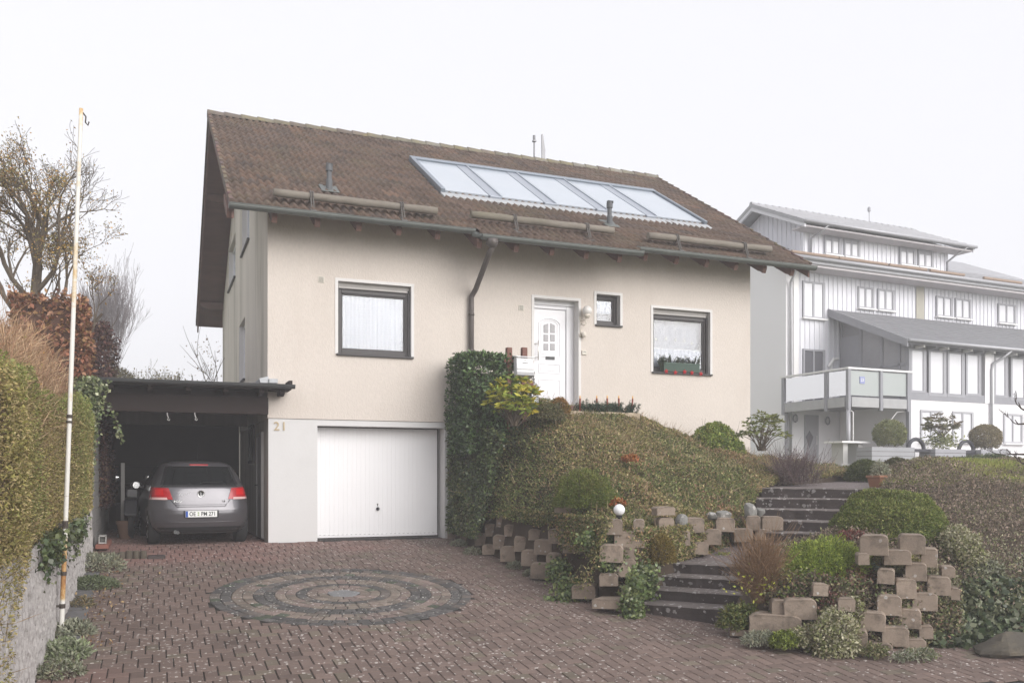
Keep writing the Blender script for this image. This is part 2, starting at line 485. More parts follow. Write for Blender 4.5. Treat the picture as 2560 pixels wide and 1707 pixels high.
col = np.array([.162, .118, .100]) * np.clip(1 + r.normal(0, .085, n), .6, 1.4)[:, None]
col = np.where((r.random(n) < .10)[:, None], np.array([.16, .13, .10]) * r.uniform(.85, 1.1, n)[:, None], col)
P3 = np.c_[cxs, cys, 0 * cxs]
salm = sstep(-2.15, -1.15, cys + .55 * fbm(P3, 3, .8) - .25 * np.maximum(cxs, 0)) * sstep(3.2, 1.2, cxs)
salm = np.maximum(salm, sstep(-6.9, -7.3, cys + .12 * fbm(P3, 5, 1.5)) * sstep(-2.0, -2.35, cxs))
salm = salm * (.55 + .45 * sstep(-.2, .3, fbm(P3, 8, 1.0)))
col = col * (1 - salm[:, None]) + np.array([.215, .13, .112]) * np.clip(1 + r.normal(0, .08, n), .7, 1.3)[:, None] * salm[:, None]
dark = sstep(.25, .8, fbm(P3, 21, .7))[:, None]
col = col * (1 - .30 * dark)
gap, ch = .0035, .006
x0, y0, x1, y1 = B4[:, 0] + gap, B4[:, 1] + gap, B4[:, 0] + B4[:, 2] - gap, B4[:, 1] + B4[:, 3] - gap
dz = r.normal(0, .0012, n); tx, ty = r.normal(0, .006, n), r.normal(0, .006, n)
def bz(x, y, d): return drive_z(x, y) + dz + (x - cxs) * tx + (y - cys) * ty + d
V = np.empty((n, 5, 4, 3))
outer = [(x0, y0), (x1, y0), (x1, y1), (x0, y1)]; inner = [(x0 + ch, y0 + ch), (x1 - ch, y0 + ch), (x1 - ch, y1 - ch), (x0 + ch, y1 - ch)]
for q in range(4):
    V[:, 0, q] = np.c_[inner[q][0], inner[q][1], bz(inner[q][0], inner[q][1], 0)]
for e in range(4):
    a, c = e, (e + 1) % 4
    V[:, e + 1, 0] = np.c_[outer[a][0], outer[a][1], bz(*outer[a], -.012)]; V[:, e + 1, 1] = np.c_[outer[c][0], outer[c][1], bz(*outer[c], -.012)]
    V[:, e + 1, 2] = V[:, 0, c]; V[:, e + 1, 3] = V[:, 0, a]
CC = np.repeat(col, 20, axis=0)
drv = tag(quads("driveway", V.reshape(-1, 3), CC, m_paver), kind="structure")
gxs, gys = np.meshgrid(np.linspace(-2.95, 12, 60), np.r_[np.linspace(-9.86, 0, 40), 5.7])
b = MB().grid(np.dstack([gxs, gys, drive_z(gxs, gys) - .010]))
jb = b.build("paving_bed", m_joint, recalc=False); tag(jb, kind="structure")

# ---- round mosaic of cobbles
b = MB()
rings = ["d", "d", "l", "l", "d", "d", "l", "l", "d", "l", "l"]
RW = MR / 12.6
dark_c, light_c = [(.088, .082, .079), (.10, .094, .09), (.078, .074, .07), (.12, .103, .092)], [(.20, .163, .135), (.185, .148, .125), (.17, .143, .118), (.195, .15, .132)]
rr = random.Random(5)
def cob(poly, c):
    cx_, cy_ = sum(p[0] for p in poly) / len(poly), sum(p[1] for p in poly) / len(poly)
    lift = rr.uniform(.004, .009)
    out = [(p[0], p[1], float(drive_z(p[0], p[1])) - .003) for p in poly]
    inn = [(cx_ + (p[0] - cx_) * .78, cy_ + (p[1] - cy_) * .78) for p in poly]
    inn = [(p[0], p[1], float(drive_z(p[0], p[1])) + lift) for p in inn]
    m_ = len(poly)
    b.add(out + inn, [tuple(range(m_, 2 * m_))] + [(i, (i + 1) % m_, m_ + (i + 1) % m_, m_ + i) for i in range(m_)], c)
for ri, kind_ in enumerate(rings):
    ro, rin = MR - ri * RW, MR - (ri + 1) * RW
    cnt = max(8, int(2 * PI * (ro + rin) / 2 / (RW * 1.08))); ph = rr.random() * 6
    for k in range(cnt):
        a0, a1 = ph + 2 * PI * (k + .035) / cnt, ph + 2 * PI * (k + .965) / cnt
        g = .004; j = lambda: rr.uniform(-.004, .004)
        am = (a0 + a1) / 2
        poly = [(MC[0] + (q + j()) * math.cos(a), MC[1] + (q + j()) * math.sin(a)) for q, a in ((ro - g, a0), (ro - g + .002, am), (ro - g, a1), (rin + g, a1), (rin + g, a0))]
        c = rr.choice(dark_c if kind_ == "d" else light_c); s = rr.uniform(.8, 1.2)
        if rr.random() < .035: c = (.08, .09, .065)
        cob(poly, tuple(q * s for q in c))
for k in range(5):
    a = 2 * PI * k / 5; cob([(MC[0] + .13 * math.cos(a + q) + .11 * math.cos(a), MC[1] + .13 * math.sin(a + q) + .11 * math.sin(a)) for q in (.0, .9, 2.2, 3.4, 5.0)], (.2, .2, .2))
mos = tag(b.build("paving_mosaic", m_cobble, smooth=False, recalc=True), kind="structure")
b = MB()
pts = [(MC[0] + MR * math.cos(2 * PI * k / 72), MC[1] + MR * math.sin(2 * PI * k / 72)) for k in range(72)]
b.add([(x, y, float(drive_z(x, y)) - .0035) for x, y in pts], [tuple(range(72))])
tag(b.build("mosaic_bed", m_joint, recalc=False), kind="structure")

# ---- garden steps: dark stone blocks in two flights
SD, SE = np.array([.77, .64]), np.array([.64, -.77])       # climbing direction, along the nosing to the right
S0 = np.array([3.94, -6.30])
def sxy(s, e): return S0 + SD * s + SE * e
def step_block(s, e0, e1, ztop, rise, depth, label, grp, seed):
    rr = random.Random(seed); b = MB(); N = 14; rows = []
    for i in range(N + 1):
        e = e0 + (e1 - e0) * i / N; j = rr.uniform(-.010, .010); k = rr.uniform(-.006, .006)
        prof = [(s + depth, ztop - rise - .1), (s + depth, ztop), (s + .02 + j, ztop + k * .4), (s - .004 + j, ztop - .018 + k), (s + j * 1.3 + .006, ztop - rise * .5), (s + j + .014, ztop - rise - .1)]
        rows.append([(*sxy(p[0], e), p[1]) for p in prof])
    b.grid(rows)
    nn = 6
    b.f += [tuple(range(nn)), tuple(N * nn + q for q in reversed(range(nn)))]; b.c += [None, None]
    ob = b.build("stone_step", m_step, recalc=True)
    ob.data.materials.append(m_tread)
    for p in ob.data.polygons:
        if p.normal.z > .6: p.material_index = 1  # upward faces take the paler tread stone
    tag(ob, label, "step", grp)
for k, (s, z, rs, nm) in enumerate(((0, -.452, .20, "lowest"), (.365, -.308, .15, "second"), (.73, -.162, .15, "third"), (1.09, -.018, .15, "top"))):
    step_block(s, -.06 + .03 * k, 1.30, z, rs, .55, f"{nm} dark lichened stone step of the lower garden flight", "garden steps of dark stone", 40 + k)
for k, (s, z, nm) in enumerate(((3.0, .33, "lowest"), (3.4, .495, "second"), (3.8, .66, "third"), (4.2, .825, "fourth"), (4.6, .99, "top"))):
    step_block(s, .55, 2.55, z, .165, .6, f"{nm} dark stone step of the upper garden flight", "garden steps of dark stone", 60 + k)
# landing between the flights and the path above them
m_path = lichen(M("path_paver", (.17, .14, .135), rough=.85, var=.15, scale=5, fine=.25, fscale=60, bump=.4, bscale=70), scale=22, size=.34, mask=.9, bias=.06)
b = MB()
def flat_strip(b, pts, w):  # pts: list of (s, e0, e1, z)
    rows = [[(*sxy(s, e0 + (e1 - e0) * q / 6), z) for q in range(7)] for s, e0, e1, z in pts]; b.grid(rows)
flat_strip(b, [(1.5, -.1, 1.6, -.024), (2.0, -.05, 2.2, .03), (2.6, .1, 2.7, .12), (3.05, .2, 2.8, .165)], 0)
tag(b.build("landing", m_path, recalc=False), kind="structure")
b = MB(); flat_strip(b, [(4.95, .1, 2.9, .984), (6.5, -.3, 3.2, 1.03), (8.5, -1.0, 3.5, 1.08), (11, -3, 4.0, 1.16)], 0)
tag(b.build("path", m_path, recalc=False), kind="structure")

# ---- planted bank between the drive, the house and the steps
BANK_A = [(3.6, -.02), (3.70, -2), (3.76, -4), (3.88, -5.75), (4.15, -5.98), (4.6, -5.78), (5.3, -5.38), (6.1, -4.98), (6.9, -4.55), (7.7, -3.85), (8.7, -3.05), (9.9, -2.5), (11.8, -1.6), (11.8, -.02)]
zA = TPS([(3.5, -.1, .62), (3.6, -1.5, .56), (3.68, -3, .5), (3.74, -4.2, .45), (3.8, -5.5, .42), (4.2, -5.75, .40), (4.9, -5.2, .42), (6, -4.72, .46), (6.9, -4.35, .55),
          (7.7, -3.75, .85), (8.7, -3.05, 1.02), (9.9, -2.5, 1.1), (11.7, -1.7, 1.2), (11.7, -.1, 1.40), (10.4, -.1, 1.5), (9, -.1, 1.76), (8.3, -.1, 2.02), (7.5, -.1, 2.24), (6, -.1, 2.40), (4.6, -.1, 2.42),
          (3.85, -.3, 1.75), (3.95, -1.3, 1.5), (4.15, -1.0, 2.1), (4.0, -2.6, 1.12), (4.35, -2.0, 1.72), (4.4, -3.2, 1.25), (4.1, -4.3, .74), (4.6, -4.4, .86), (5.2, -3.3, 1.42),
          (5.6, -2.2, 1.88), (5.4, -1.1, 2.3), (6.5, -1.2, 2.24), (7.4, -.9, 2.14), (7.0, -2.2, 1.66), (6.6, -3.3, 1.18), (8.2, -1.3, 1.72), (8.4, -2.2, 1.40), (9.6, -1.2, 1.44), (5.4, -4.4, .8), (10.8, -1.0, 1.36)], reg=.02)
def skA(x, y):
    c = np.array([6.5, -2.2]); d = np.array([x, y]) - c; d /= np.linalg.norm(d)
    return (x - (.16 if x < 3.95 else 0) , y - (.12 if y < -4 and x > 3.9 else 0), float(drive_z(x, y)) - .1 if x < 4.3 else -.3)
sheet("garden_bank", BANK_A, zA, m_soil, .14, skA)
# ---- planted mound on the right of the steps
BANK_B = [(4.86, -7.15), (5.6, -6.55), (6.4, -6.0), (7.2, -5.9), (7.9, -6.2), (9.0, -5.25), (10.3, -4.2), (11.2, -3.1), (13.5, -2.2), (18, -3), (18, -9), (9.6, -9.0), (8.4, -8.85), (7.3, -8.5), (6.2, -8.36), (5.35, -8.2), (4.85, -7.85)]
zB = TPS([(4.9, -7.2, -.42), (4.9, -7.8, -.48), (5.35, -8.15, -.5), (6.2, -8.3, -.52), (7.3, -8.45, -.55), (5.6, -6.6, -.02), (6.4, -6.05, .05), (7.2, -5.95, .15), (7.9, -6.15, .45), (9, -5.25, .98), (10.3, -4.2, 1.08),
          (11.2, -3.1, 1.18), (13.5, -2.3, 1.3), (17.5, -3, 1.3), (17.5, -8.5, .4), (9.6, -8.9, -.45), (8.4, -8.75, -.58),
          (5.4, -7.5, -.12), (6.0, -7.6, .05), (6.6, -7.55, .3), (6.5, -7.0, .38), (7.3, -7.1, .48), (7.6, -7.9, .1), (8.4, -7.7, .33), (8.6, -6.6, .75), (9.7, -6.6, .86), (9.8, -5.6, 1.1), (11, -5.5, 1.18), (10.9, -4.3, 1.35),
          (11.9, -4.25, 1.4), (12.1, -5.4, 1.12), (11.6, -3.5, 1.45), (13.5, -4.2, 1.42), (13.5, -6.5, .9), (11, -7.5, .45)], reg=.02)
def skB(x, y):
    c = np.array([9.5, -5.5]); d = np.array([x, y]) - c; d /= np.linalg.norm(d)
    return (x + d[0] * .3 * (y < -6.9), y + d[1] * .3 * (y < -6.9), -1.1)
sheet("garden_mound", BANK_B, zB, m_soil, .16, skB)
# ================================================================ the house
m_plaster = M("cream_plaster", (.63, .568, .51), rough=.9, var=.045, scale=.9, fine=.075, fscale=26, bump=.8, bscale=48, dirt=(.54, .47, .41), dirt_scale=.6, dirt_amt=.45, stretch=(1, 1, .45))
m_gable = M("weathered_plaster", (.60, .555, .49), rough=.92, var=.14, scale=1.1, stretch=(1, 1, .12), fine=.08, fscale=30, bump=.5, bscale=50, dirt=(.24, .22, .17), dirt_scale=.9, dirt_amt=.75)
m_plinth = M("plinth_paint", (.64, .63, .62), rough=.75, var=.03, scale=.8, bump=.12, bscale=30, dirt=(.47, .45, .43), dirt_scale=.45, dirt_amt=.3)
m_white = M("white_paint", (.82, .81, .815), rough=.5, var=.02, scale=2)
m_trim = M("trim_paint", (.70, .68, .66), rough=.7, var=.04, scale=2)
m_door = M("white_door", (.78, .775, .795), rough=.35, var=.015, spec=.4)
m_frame = M("brown_frame", (.055, .049, .048), rough=.45, var=.08, spec=.4)
m_sillm = M("dark_sill", (.06, .056, .056), rough=.5, var=.1)
m_shut = M("shutter_grey", (.42, .40, .38), rough=.6, var=.05)
m_wood = M("brown_boards", (.145, .082, .065), rough=.8, var=.28, scale=2.2, stretch=(.5, 1, 4), bump=.3, bscale=20)
m_woodl = M("purlin_wood", (.15, .095, .078), rough=.8, var=.2, scale=4, bump=.3, bscale=20)
m_zinc = M("zinc", (.135, .145, .135), rough=.5, var=.2, scale=2.5, metal=.35, spec=.5)
m_pipe = M("brown_pipe", (.11, .095, .088), rough=.45, var=.15, scale=3, metal=.2)
m_glass = glass("window_glass", refl=1.3)
m_lace = M("lace", (.60, .61, .67), rough=.9, var=.05, scale=3, fine=.05, fscale=60, trans=.06)
m_dark = M("room_shade", (.05, .047, .045), rough=.95, var=.1)
m_backing = M("backing_grey", (.40, .40, .44), rough=.95, var=.05)

house = thing("detached_house", "cream rendered house with brown tiled roof, white front door and garage, number 21", "house", (5.2, 5.65, 0))
HX, HYD = 10.43, 11.3
PITCH = .604
def roof_z(y): return 5.79 + PITCH * (np.minimum(y, 11.32 - y) + .81)
RY, RZ = 5.66, float(roof_z(5.66))
W1 = (1.26, 2.65, 3.445, 4.788); W2 = (6.593, 7.147, 4.318, 4.955); W3 = (7.939, 9.37, 3.40, 4.76)
DR = (5.192, 6.18, 2.55, 4.772); GA = (.887, 3.325, 0.0, 2.118)
# upper walls (one body), openings cut as recesses
bd = .26
prof = [(0, 2.231), (0, float(roof_z(0)) - bd), (RY, RZ - bd), (HYD, float(roof_z(HYD)) - bd), (HYD, 2.231)]
wall = MB().prism(prof, 'x', 0, HX).build("wall", m_plaster, house)
cut = MB()
for (x0, x1, z0, z1), d in ((W1, .75), (W2, .6), (W3, .75), (DR, .32)):
    cut.box(x0, -.5, z0, x1, d, z1)
GW = [(4.3, 5.75, 3.37, 4.76), (3.3, 5.0, 6.26, 7.75), (6.8, 8.9, 6.18, 7.28)]
for y0, y1, z0, z1 in GW: cut.box(-.5, y0, z0, .16, y1, z1)
co = cut.build("cutter", m_plaster, recalc=True, loc=(0, 0, 0)); wall_o = wall
co.location = (0, 0, 0)
bpy.context.view_layer.update(); boolean_cut(wall, co)
wall.data.materials.append(m_gable); wall.data.materials.append(m_trim)
for p in wall.data.polygons:
    c = p.center + Vector(ORG[house.name])
    if p.normal.x < -.9 and abs(c.x) < .01: p.material_index = 1
    elif abs(p.normal.y) < .3 and .01 < c.y < .75 and .2 < c.x < 10.3 and 2.5 < c.z < 5.2: p.material_index = 2
    elif p.normal.y < -.9 and .3 < c.y < .8: p.material_index = 2
    elif c.x < .2 and c.x > .001 and abs(p.normal.z) < .3: p.material_index = 2
# plinth storey with the garage recess
pl = MB().prism([(.02, -.12), (.02, 2.225), (HYD - .02, 2.225), (HYD - .02, -.12)], 'x', .015, HX - .02).build("plinth", m_plinth, house)
co = MB().box(GA[0], -.5, -.5, GA[1], .38, GA[3]).build("cutter", m_plinth, loc=(0, 0, 0))
bpy.context.view_layer.update(); boolean_cut(pl, co)
pl.data.materials.append(m_gable)
for p in pl.data.polygons:
    if p.normal.x < -.9 and p.center.x + ORG[house.name][0] < .1: p.material_index = 1

MB().box(3.46, 0.0, .9, HX, .0195, 2.2305).build("wall", m_plaster, house, recalc=True)
# garage door: up-and-over, vertical ribs
gd = MB(); g0, g1, gz0, gz1 = GA[0] + .015, GA[1] - .06, .035, GA[3] - .02
nb = 28; rows = []
pts = [(g0, .33)]
for i in range(nb):
    xa = g0 + (g1 - g0) * i / nb; w = (g1 - g0) / nb
    pts += [(xa + w * .02, .33), (xa + w * .05, .3345), (xa + w * .10, .3345), (xa + w * .13, .33), (xa + w * .93, .33)]
pts.append((g1, .33))
gd.grid([[(x, y, gz0 + .055) for x, y in pts], [(x, y, gz1) for x, y in pts]])
gd.box(g0, .318, gz0 + .005, g1, .36, gz0 + .05)
for i in range(nb):
    xa = g0 + (g1 - g0) * (i + .2) / nb; gd.box(xa, .312, gz0 + .052, xa + (g1 - g0) * .55 / nb, .33, gz0 + .060)
gdo = gd.build("garage_door", m_white, house, recalc=False)
MB().box(g0 - .012, .335, gz0 - .03, g1 + .03, .37, gz1 + .02).build("door_frame", m_frame, gdo)
hx, hz = float(onY(944, 1271, .33)[0]), float(onY(944, 1271, .33)[2])
b = MB(); b.lathe([(.001, 0), (.03, 0), (.034, .02), (.028, .045), (.001, .05)], (hx, .325, hz), 14, Matrix.Rotation(PI / 2, 4, 'X'))
b.build("handle", M("black_plastic", (.02, .02, .022), rough=.4, var=0), gdo, smooth=True)
MB().box(hx - .008, .322, hz + .05, hx + .006, .332, hz + .095).box(hx - .016, .32, hz + .085, hx + .012, .332, hz + .098).build("lock", m_frame, gdo)
# house number
nx = onY(701, 1066, -.004)
M21 = Matrix.Translation((nx[0], .012, nx[2])) @ FACING
glyphs("21", .22, .012, M21, 1.15, .001).build("house_number", M("brass", (.36, .29, .19), rough=.4, var=.1, metal=.5), house, recalc=False)
# vents
for px, py in ((803, 699), (1303, 769.5)):
    c = onY(px, py, 0); b = MB(); w = .055
    b.box(c[0] - w, -.012, c[2] - w, c[0] + w, .002, c[2] + w)
    ob = b.build("wall_vent", M("cream_plastic", (.66, .62, .54), rough=.5, var=.03), house, bevel=.003)
    b = MB()
    for q in range(5): b.box(c[0] - w * .75, -.017, c[2] - w * .75 + q * w * .35, c[0] + w * .75, -.0125, c[2] - w * .75 + q * w * .35 + w * .14)
    b.build("slot_shade", M("vent_shadow", (.2, .19, .17), rough=.8, var=0), ob)  # dark bars paint the shade in the vent's slots

def ring(b, x0, x1, z0, z1, w, y0, y1, wb=None, wt=None):
    wb = w if wb is None else wb; wt = w if wt is None else wt
    b.box(x0, y0, z0, x0 + w, y1, z1); b.box(x1 - w, y0, z0, x1, y1, z1)
    b.box(x0 + w, y0, z0, x1 - w, y1, z0 + wb); b.box(x0 + w, y0, z1 - wt, x1 - w, y1, z1)
    return b
def curtain(x0, x1, z0, z1, y, folds, amp, scallop=0.0, seed=1):
    rr = random.Random(seed); n = folds * 8; P = []
    ph = [rr.uniform(-.4, .4) for _ in range(4)]
    zs = [z1 - (z1 - z0) * k / 10 for k in range(11)]
    for z in zs:
        row = []
        for i in range(n + 1):
            u = i / n; a = u * folds * 2 * PI
            yy = y + amp * (math.sin(a + ph[0]) + .4 * math.sin(a * 1.7 + ph[1] * 6)) * (.5 + .5 * (z1 - z) / (z1 - z0))
            zz = z - (scallop * abs(math.sin(a * .5)) if z == zs[-1] else 0)
            row.append((x0 + (x1 - x0) * u, yy, zz))
        P.append(row)
    return MB().grid(P)
def front_window(box, fw, shutter, sill=True, fd=.12):
    x0, x1, z0, z1 = box
    t = .055
    zt = z1 - shutter
    f = MB(); ring(f, x0, x1, z0, zt, fw, fd, fd + .07, fw * 1.25, fw); ring(f, x0 + fw - .004, x1 - fw + .004, z0 + fw * 1.25 - .004, zt - fw + .004, .03, fd + .025, fd + .06)
    wo = f.build("window", m_frame, house, bevel=.006)
    MB().quad((x0 + fw, fd + .045, z0 + fw), (x1 - fw, fd + .045, z0 + fw), (x1 - fw, fd + .045, zt - fw), (x0 + fw, fd + .045, zt - fw)).build("pane", m_glass, wo, recalc=False)
    tr = MB(); tr.box(x0 - t, -.012, z0, x0, .004, z1 + t); tr.box(x1, -.012, z0, x1 + t, .004, z1 + t); tr.box(x0, -.0125, z1, x1, .004, z1 + t)
    tr.build("trim", m_trim, wo)
    s = MB().box(x0 - .03, -.055, z0 - .03, x1 + .04, fd + .02, z0 + .006); s.build("sill", m_sillm, wo, bevel=.005)
    if shutter:
        sh = MB(); sh.box(x0 + .01, fd - .03, zt + .04, x1 - .01, fd + .06, z1); sh.box(x0 + .02, fd - .05, zt - .005, x1 - .05, fd + .03, zt + .035)
        sh.build("shutter", m_shut, wo, bevel=.006)
        MB().box(x1 - .045, fd - .04, z0 + .01, x1 - .008, fd + .01, zt).build("shutter_rail", m_frame, wo)
    return wo
w1 = front_window(W1, .085, .11)
curtain(W1[0] + .06, W1[1] - .06, W1[2] + .06, W1[3] - .16, .20, 15, .008, seed=3).build("curtain", m_lace, w1, smooth=True, recalc=False)
# lace motif of small dots in columns, on the curtain
b = MB(); rr = random.Random(4)
for cxx in range(16):
    x = W1[0] + .15 + cxx * (W1[1] - W1[0] - .3) / 15
    if cxx % 2 == 0 or rr.random() < .4:
        for q in range(20):
            z = W1[2] + .16 + q * .048; b.box(x - .012, .184, z, x + .012 + .01 * (q % 2), .1855, z + .022)
b.build("lace_motif", M("lace_dots", (.74, .74, .78), rough=.9, var=0), w1)
MB().box(1.83, .214, 3.72, 2.13, .218, 4.34).build("paper", M("paper_white", (.82, .82, .84), rough=.8, var=.03), w1)
w2 = front_window(W2, .075, 0.0, fd=.14)
curtain(W2[0] + .05, W2[1] - .05, W2[2] + .30, W2[3] - .05, .21, 6, .010, scallop=.035, seed=5).build("curtain", m_lace, w2, smooth=True, recalc=False)
w3 = front_window(W3, .085, .11)
curtain(W3[0] + .07, W3[1] - .07, W3[2] + .05, W3[2] + .53, .20, 13, .009, seed=6).build("curtain", m_lace, w3, smooth=True, recalc=False)
b = MB(); b.tube([(W3[0] + .05, .20, W3[2] + .535), (W3[1] - .05, .20, W3[2] + .535)], .008, 6); b.build("curtain_rod", m_white, w3)
for px, py in ((1640, 848), (1664.5, 847), (1688.5, 850), (1710.5, 852), (1729.5, 858)):
    c = onY(px, py, .225); b = MB(); s = .034; pts = []
    for q in range(10): a = PI / 2 + q * PI / 5; rad = s if q % 2 == 0 else s * .42; pts.append((c[0] + rad * math.cos(a), c[2] + rad * math.sin(a)))
    b.prism(pts, 'y', .22, .228); b.tube([(c[0], .224, c[2] + s), (c[0], .224, W3[3] - .2)], .0015, 4)
    b.build("star_pendant", M("pale_star", (.85, .8, .66), rough=.5, var=0), w3)
# pale planes added close behind the panes to lighten the glass
b = MB()
for x0, x1, z0, z1, yb in ((*W1, .30), (*W2, .32), (*W3, .29)): b.quad((x0 + .01, yb, z0), (x1 - .01, yb, z0), (x1 - .01, yb, z1), (x0 + .01, yb, z1))
b.build("pale_backing", m_backing, house, recalc=False)

# front door
x0, x1, z0, z1 = DR; fd = .22
f = MB(); ring(f, x0, x1 - .0, z0, z1 - .09, .07, fd, fd + .06, .02, .07); f.box(x1 - .17, fd - .012, z0 + .003, x1 - .072, fd + .05, z1 - .095); f.box(x0, fd - .03, z1 - .088, x1, fd + .07, z1)
dof = f.build("front_door", m_door, house, bevel=.004)
lx0, lx1, lz0, lz1 = x0 + .06, x1 - .175, z0 + .02, z1 - .17
lf = MB().box(lx0, fd + .02, lz0, lx1, fd + .06, lz1); leafp = lf.build("door_leaf", m_door, dof, bevel=.004)
dw = lx1 - lx0
def dpx(px, py): return onY(px, py, fd)
b = MB()
def moulding(xa, xb, za, zb, w=.016, arch=False):
    if not arch:
        ring(b, xa, xb, za, zb, w, fd + .008, fd + .021)
        g = .05; ring(b, xa + g, xb - g, za + g, zb - g, .012, fd + .012, fd + .021)
        b.box(xa + g + .012, fd + .014, za + g + .012, xb - g - .012, fd + .021, zb - g - .012)
    else:
        for dd, ww in ((0, w), (.055, .012)):
            ym = fd + .008 + dd * .05
            b.box(xa + dd, ym, za + dd, xa + dd + ww, fd + .021, zb - .14); b.box(xb - dd - ww, ym, za + dd, xb - dd, fd + .021, zb - .14); b.box(xa + dd + ww, ym, za + dd, xb - dd - ww, fd + .021, za + dd + ww)
            n = 14; R = (xb - xa) / 2 - dd; cx_ = (xa + xb) / 2; hh = .14 - dd * .6
            arc = [(cx_ - R * math.cos(PI * q / n), ym + .006, zb - .14 + hh * math.sin(PI * q / n)) for q in range(n + 1)]
            b.tube(arc, ww * .55, 6)
xa, xb = float(dpx(1347, 900)[0]), float(dpx(1401, 900)[0])
za_ = lambda py: float(dpx(1375, py)[2])
moulding(xa, xb, za_(892), za_(796), arch=True); moulding(xa, xb, za_(933), za_(909)); moulding(xa, xb, za_(990), za_(948))
b.build("moulding", m_door, leafp)
pm = M("door_glass", (.30, .29, .30), rough=.25, var=.15, scale=25, spec=.5)
for ci, (pa, pb) in enumerate(((1360.2, 1371), (1377, 1387.5))):
    for ri, (ya, yb) in enumerate(((831, 810), (852.5, 836.5), (875, 859))):
        A, B_ = dpx(pa, ya), dpx(pb, yb); bb = MB()
        pts = [(A[0], A[2]), (B_[0], A[2]), (B_[0], B_[2]), (A[0], B_[2])]
        if ri == 0:
            pts = [(A[0], A[2]), (B_[0], A[2])] + ([(B_[0], B_[2] + .012), (A[0], B_[2] - .025)] if ci == 0 else [(B_[0], B_[2] - .025), (A[0], B_[2] + .012)])
        bb.prism(pts, 'y', fd + .006, fd + .022); bb.build("pane", pm, leafp)
b = MB(); A = dpx(1343, 852); B_ = dpx(1343, 901)
b.tube([(A[0], fd - .05, A[2]), (A[0], fd - .05, B_[2])], .011, 10)
for z in (A[2] - .06, B_[2] + .06): b.tube([(A[0], fd - .05, z), (A[0] - .06, fd + .03, z)], .008, 8)
b.build("handle", M("steel", (.6, .57, .52), rough=.3, var=.05, metal=.8), leafp, smooth=True)
A, B_ = dpx(1365, 898), dpx(1387, 891.5)
np_ = MB().box(A[0], fd + .004, A[2], B_[0], fd + .022, B_[2]).build("name_plate", M("dark_plate", (.06, .06, .06), rough=.4, var=0), leafp)
tr = MB(); t = .055
tr.box(x0 - t, -.012, z0 - .0, x0, .004, z1 + t); tr.box(x1, -.012, z0, x1 + t, .004, z1 + t); tr.box(x0, -.0125, z1, x1, .004, z1 + t)
tr.build("trim", m_trim, dof)
# doorstep of red sandstone
m_sand = M("red_sandstone", (.26, .15, .13), rough=.85, var=.18, scale=6, bump=.3)
MB().box(4.85, -.95, 2.28, 6.25, .01, 2.545).build("doorstep", m_sand, house, bevel=.01)

# wall lamp and bell push
m_lampw = M("lamp_cream", (.70, .64, .56), rough=.4, var=.03)
m_opal = M("opal_glass", (.78, .75, .72), rough=.25, var=.02, spec=.5)
g = onY(1468, 776, -.16); gr = .098
b = MB(); b.lathe([(.001, -.155), (.05, -.15), (.055, -.13), (.07, -.115), (.078, -.10), (.06, -.085), (.05, -.08), (.001, -.08)], g, 16)
b.tube([(g[0] - .02, -.16, g[2] - .15), (g[0] - .05, -.12, g[2] - .19), (g[0] - .08, -.03, g[2] - .2), (g[0] - .09, -.01, g[2] - .15), (g[0] - .09, -.02, g[2] - .1)], .014, 8)
b.tube([(g[0] - .03, -.13, g[2] - .20), (g[0] + .0, -.14, g[2] - .26), (g[0] - .05, -.11, g[2] - .30), (g[0] - .07, -.03, g[2] - .24)], .012, 8)
b.tube([(g[0] - .08, -.022, g[2] - .2), (g[0] - .085, -.022, g[2] - .48)], .016, 8)
b.lathe([(.001, 0), (.045, 0), (.045, .09), (.03, .1), (.001, .1)], (g[0] - .03, -.07, g[2] - .53), 14)
b.box(g[0] - .11, -.03, g[2] - .52, g[0] - .05, .0, g[2] - .45)
wl_ = b.build("wall_lamp", m_lampw, house, smooth=True)
MB().ball(g, gr, 16).build("globe", m_opal, wl_, smooth=True)
c = onY(1460, 881.5, 0); bell = MB().box(c[0] - .055, -.03, c[2] - .045, c[0] + .055, .002, c[2] + .045).build("bell_push", M("cream_plastic", (.66, .62, .54)), house, bevel=.006)
MB().box(c[0] - .03, -.033, c[2] + .005, c[0] + .03, -.0305, c[2] + .02).build("label_strip", M("grey_strip", (.25, .24, .23), var=0), bell)

# gable windows (recesses seen edge on): frame and pane and sill
for y0, y1, z0, z1 in GW:
    f = MB(); w = .07
    f.box(.10, y0, z0, .15, y0 + w, z1); f.box(.10, y1 - w, z0, .15, y1, z1); f.box(.10, y0 + w, z0, .15, y1 - w, z0 + w); f.box(.10, y0 + w, z1 - w, .15, y1 - w, z1)
    wo = f.build("window", m_white, house)
    MB().quad((.13, y0 + w, z0 + w), (.13, y1 - w, z0 + w), (.13, y1 - w, z1 - w), (.13, y0 + w, z1 - w)).build("pane", M("pane_reflecting", (.5, .53, .6), rough=.12, var=0, spec=.6), wo, recalc=False)
    MB().box(-.05, y0 - .03, z0 - .03, .11, y1 + .03, z0 + .006).build("sill", m_sillm, wo)

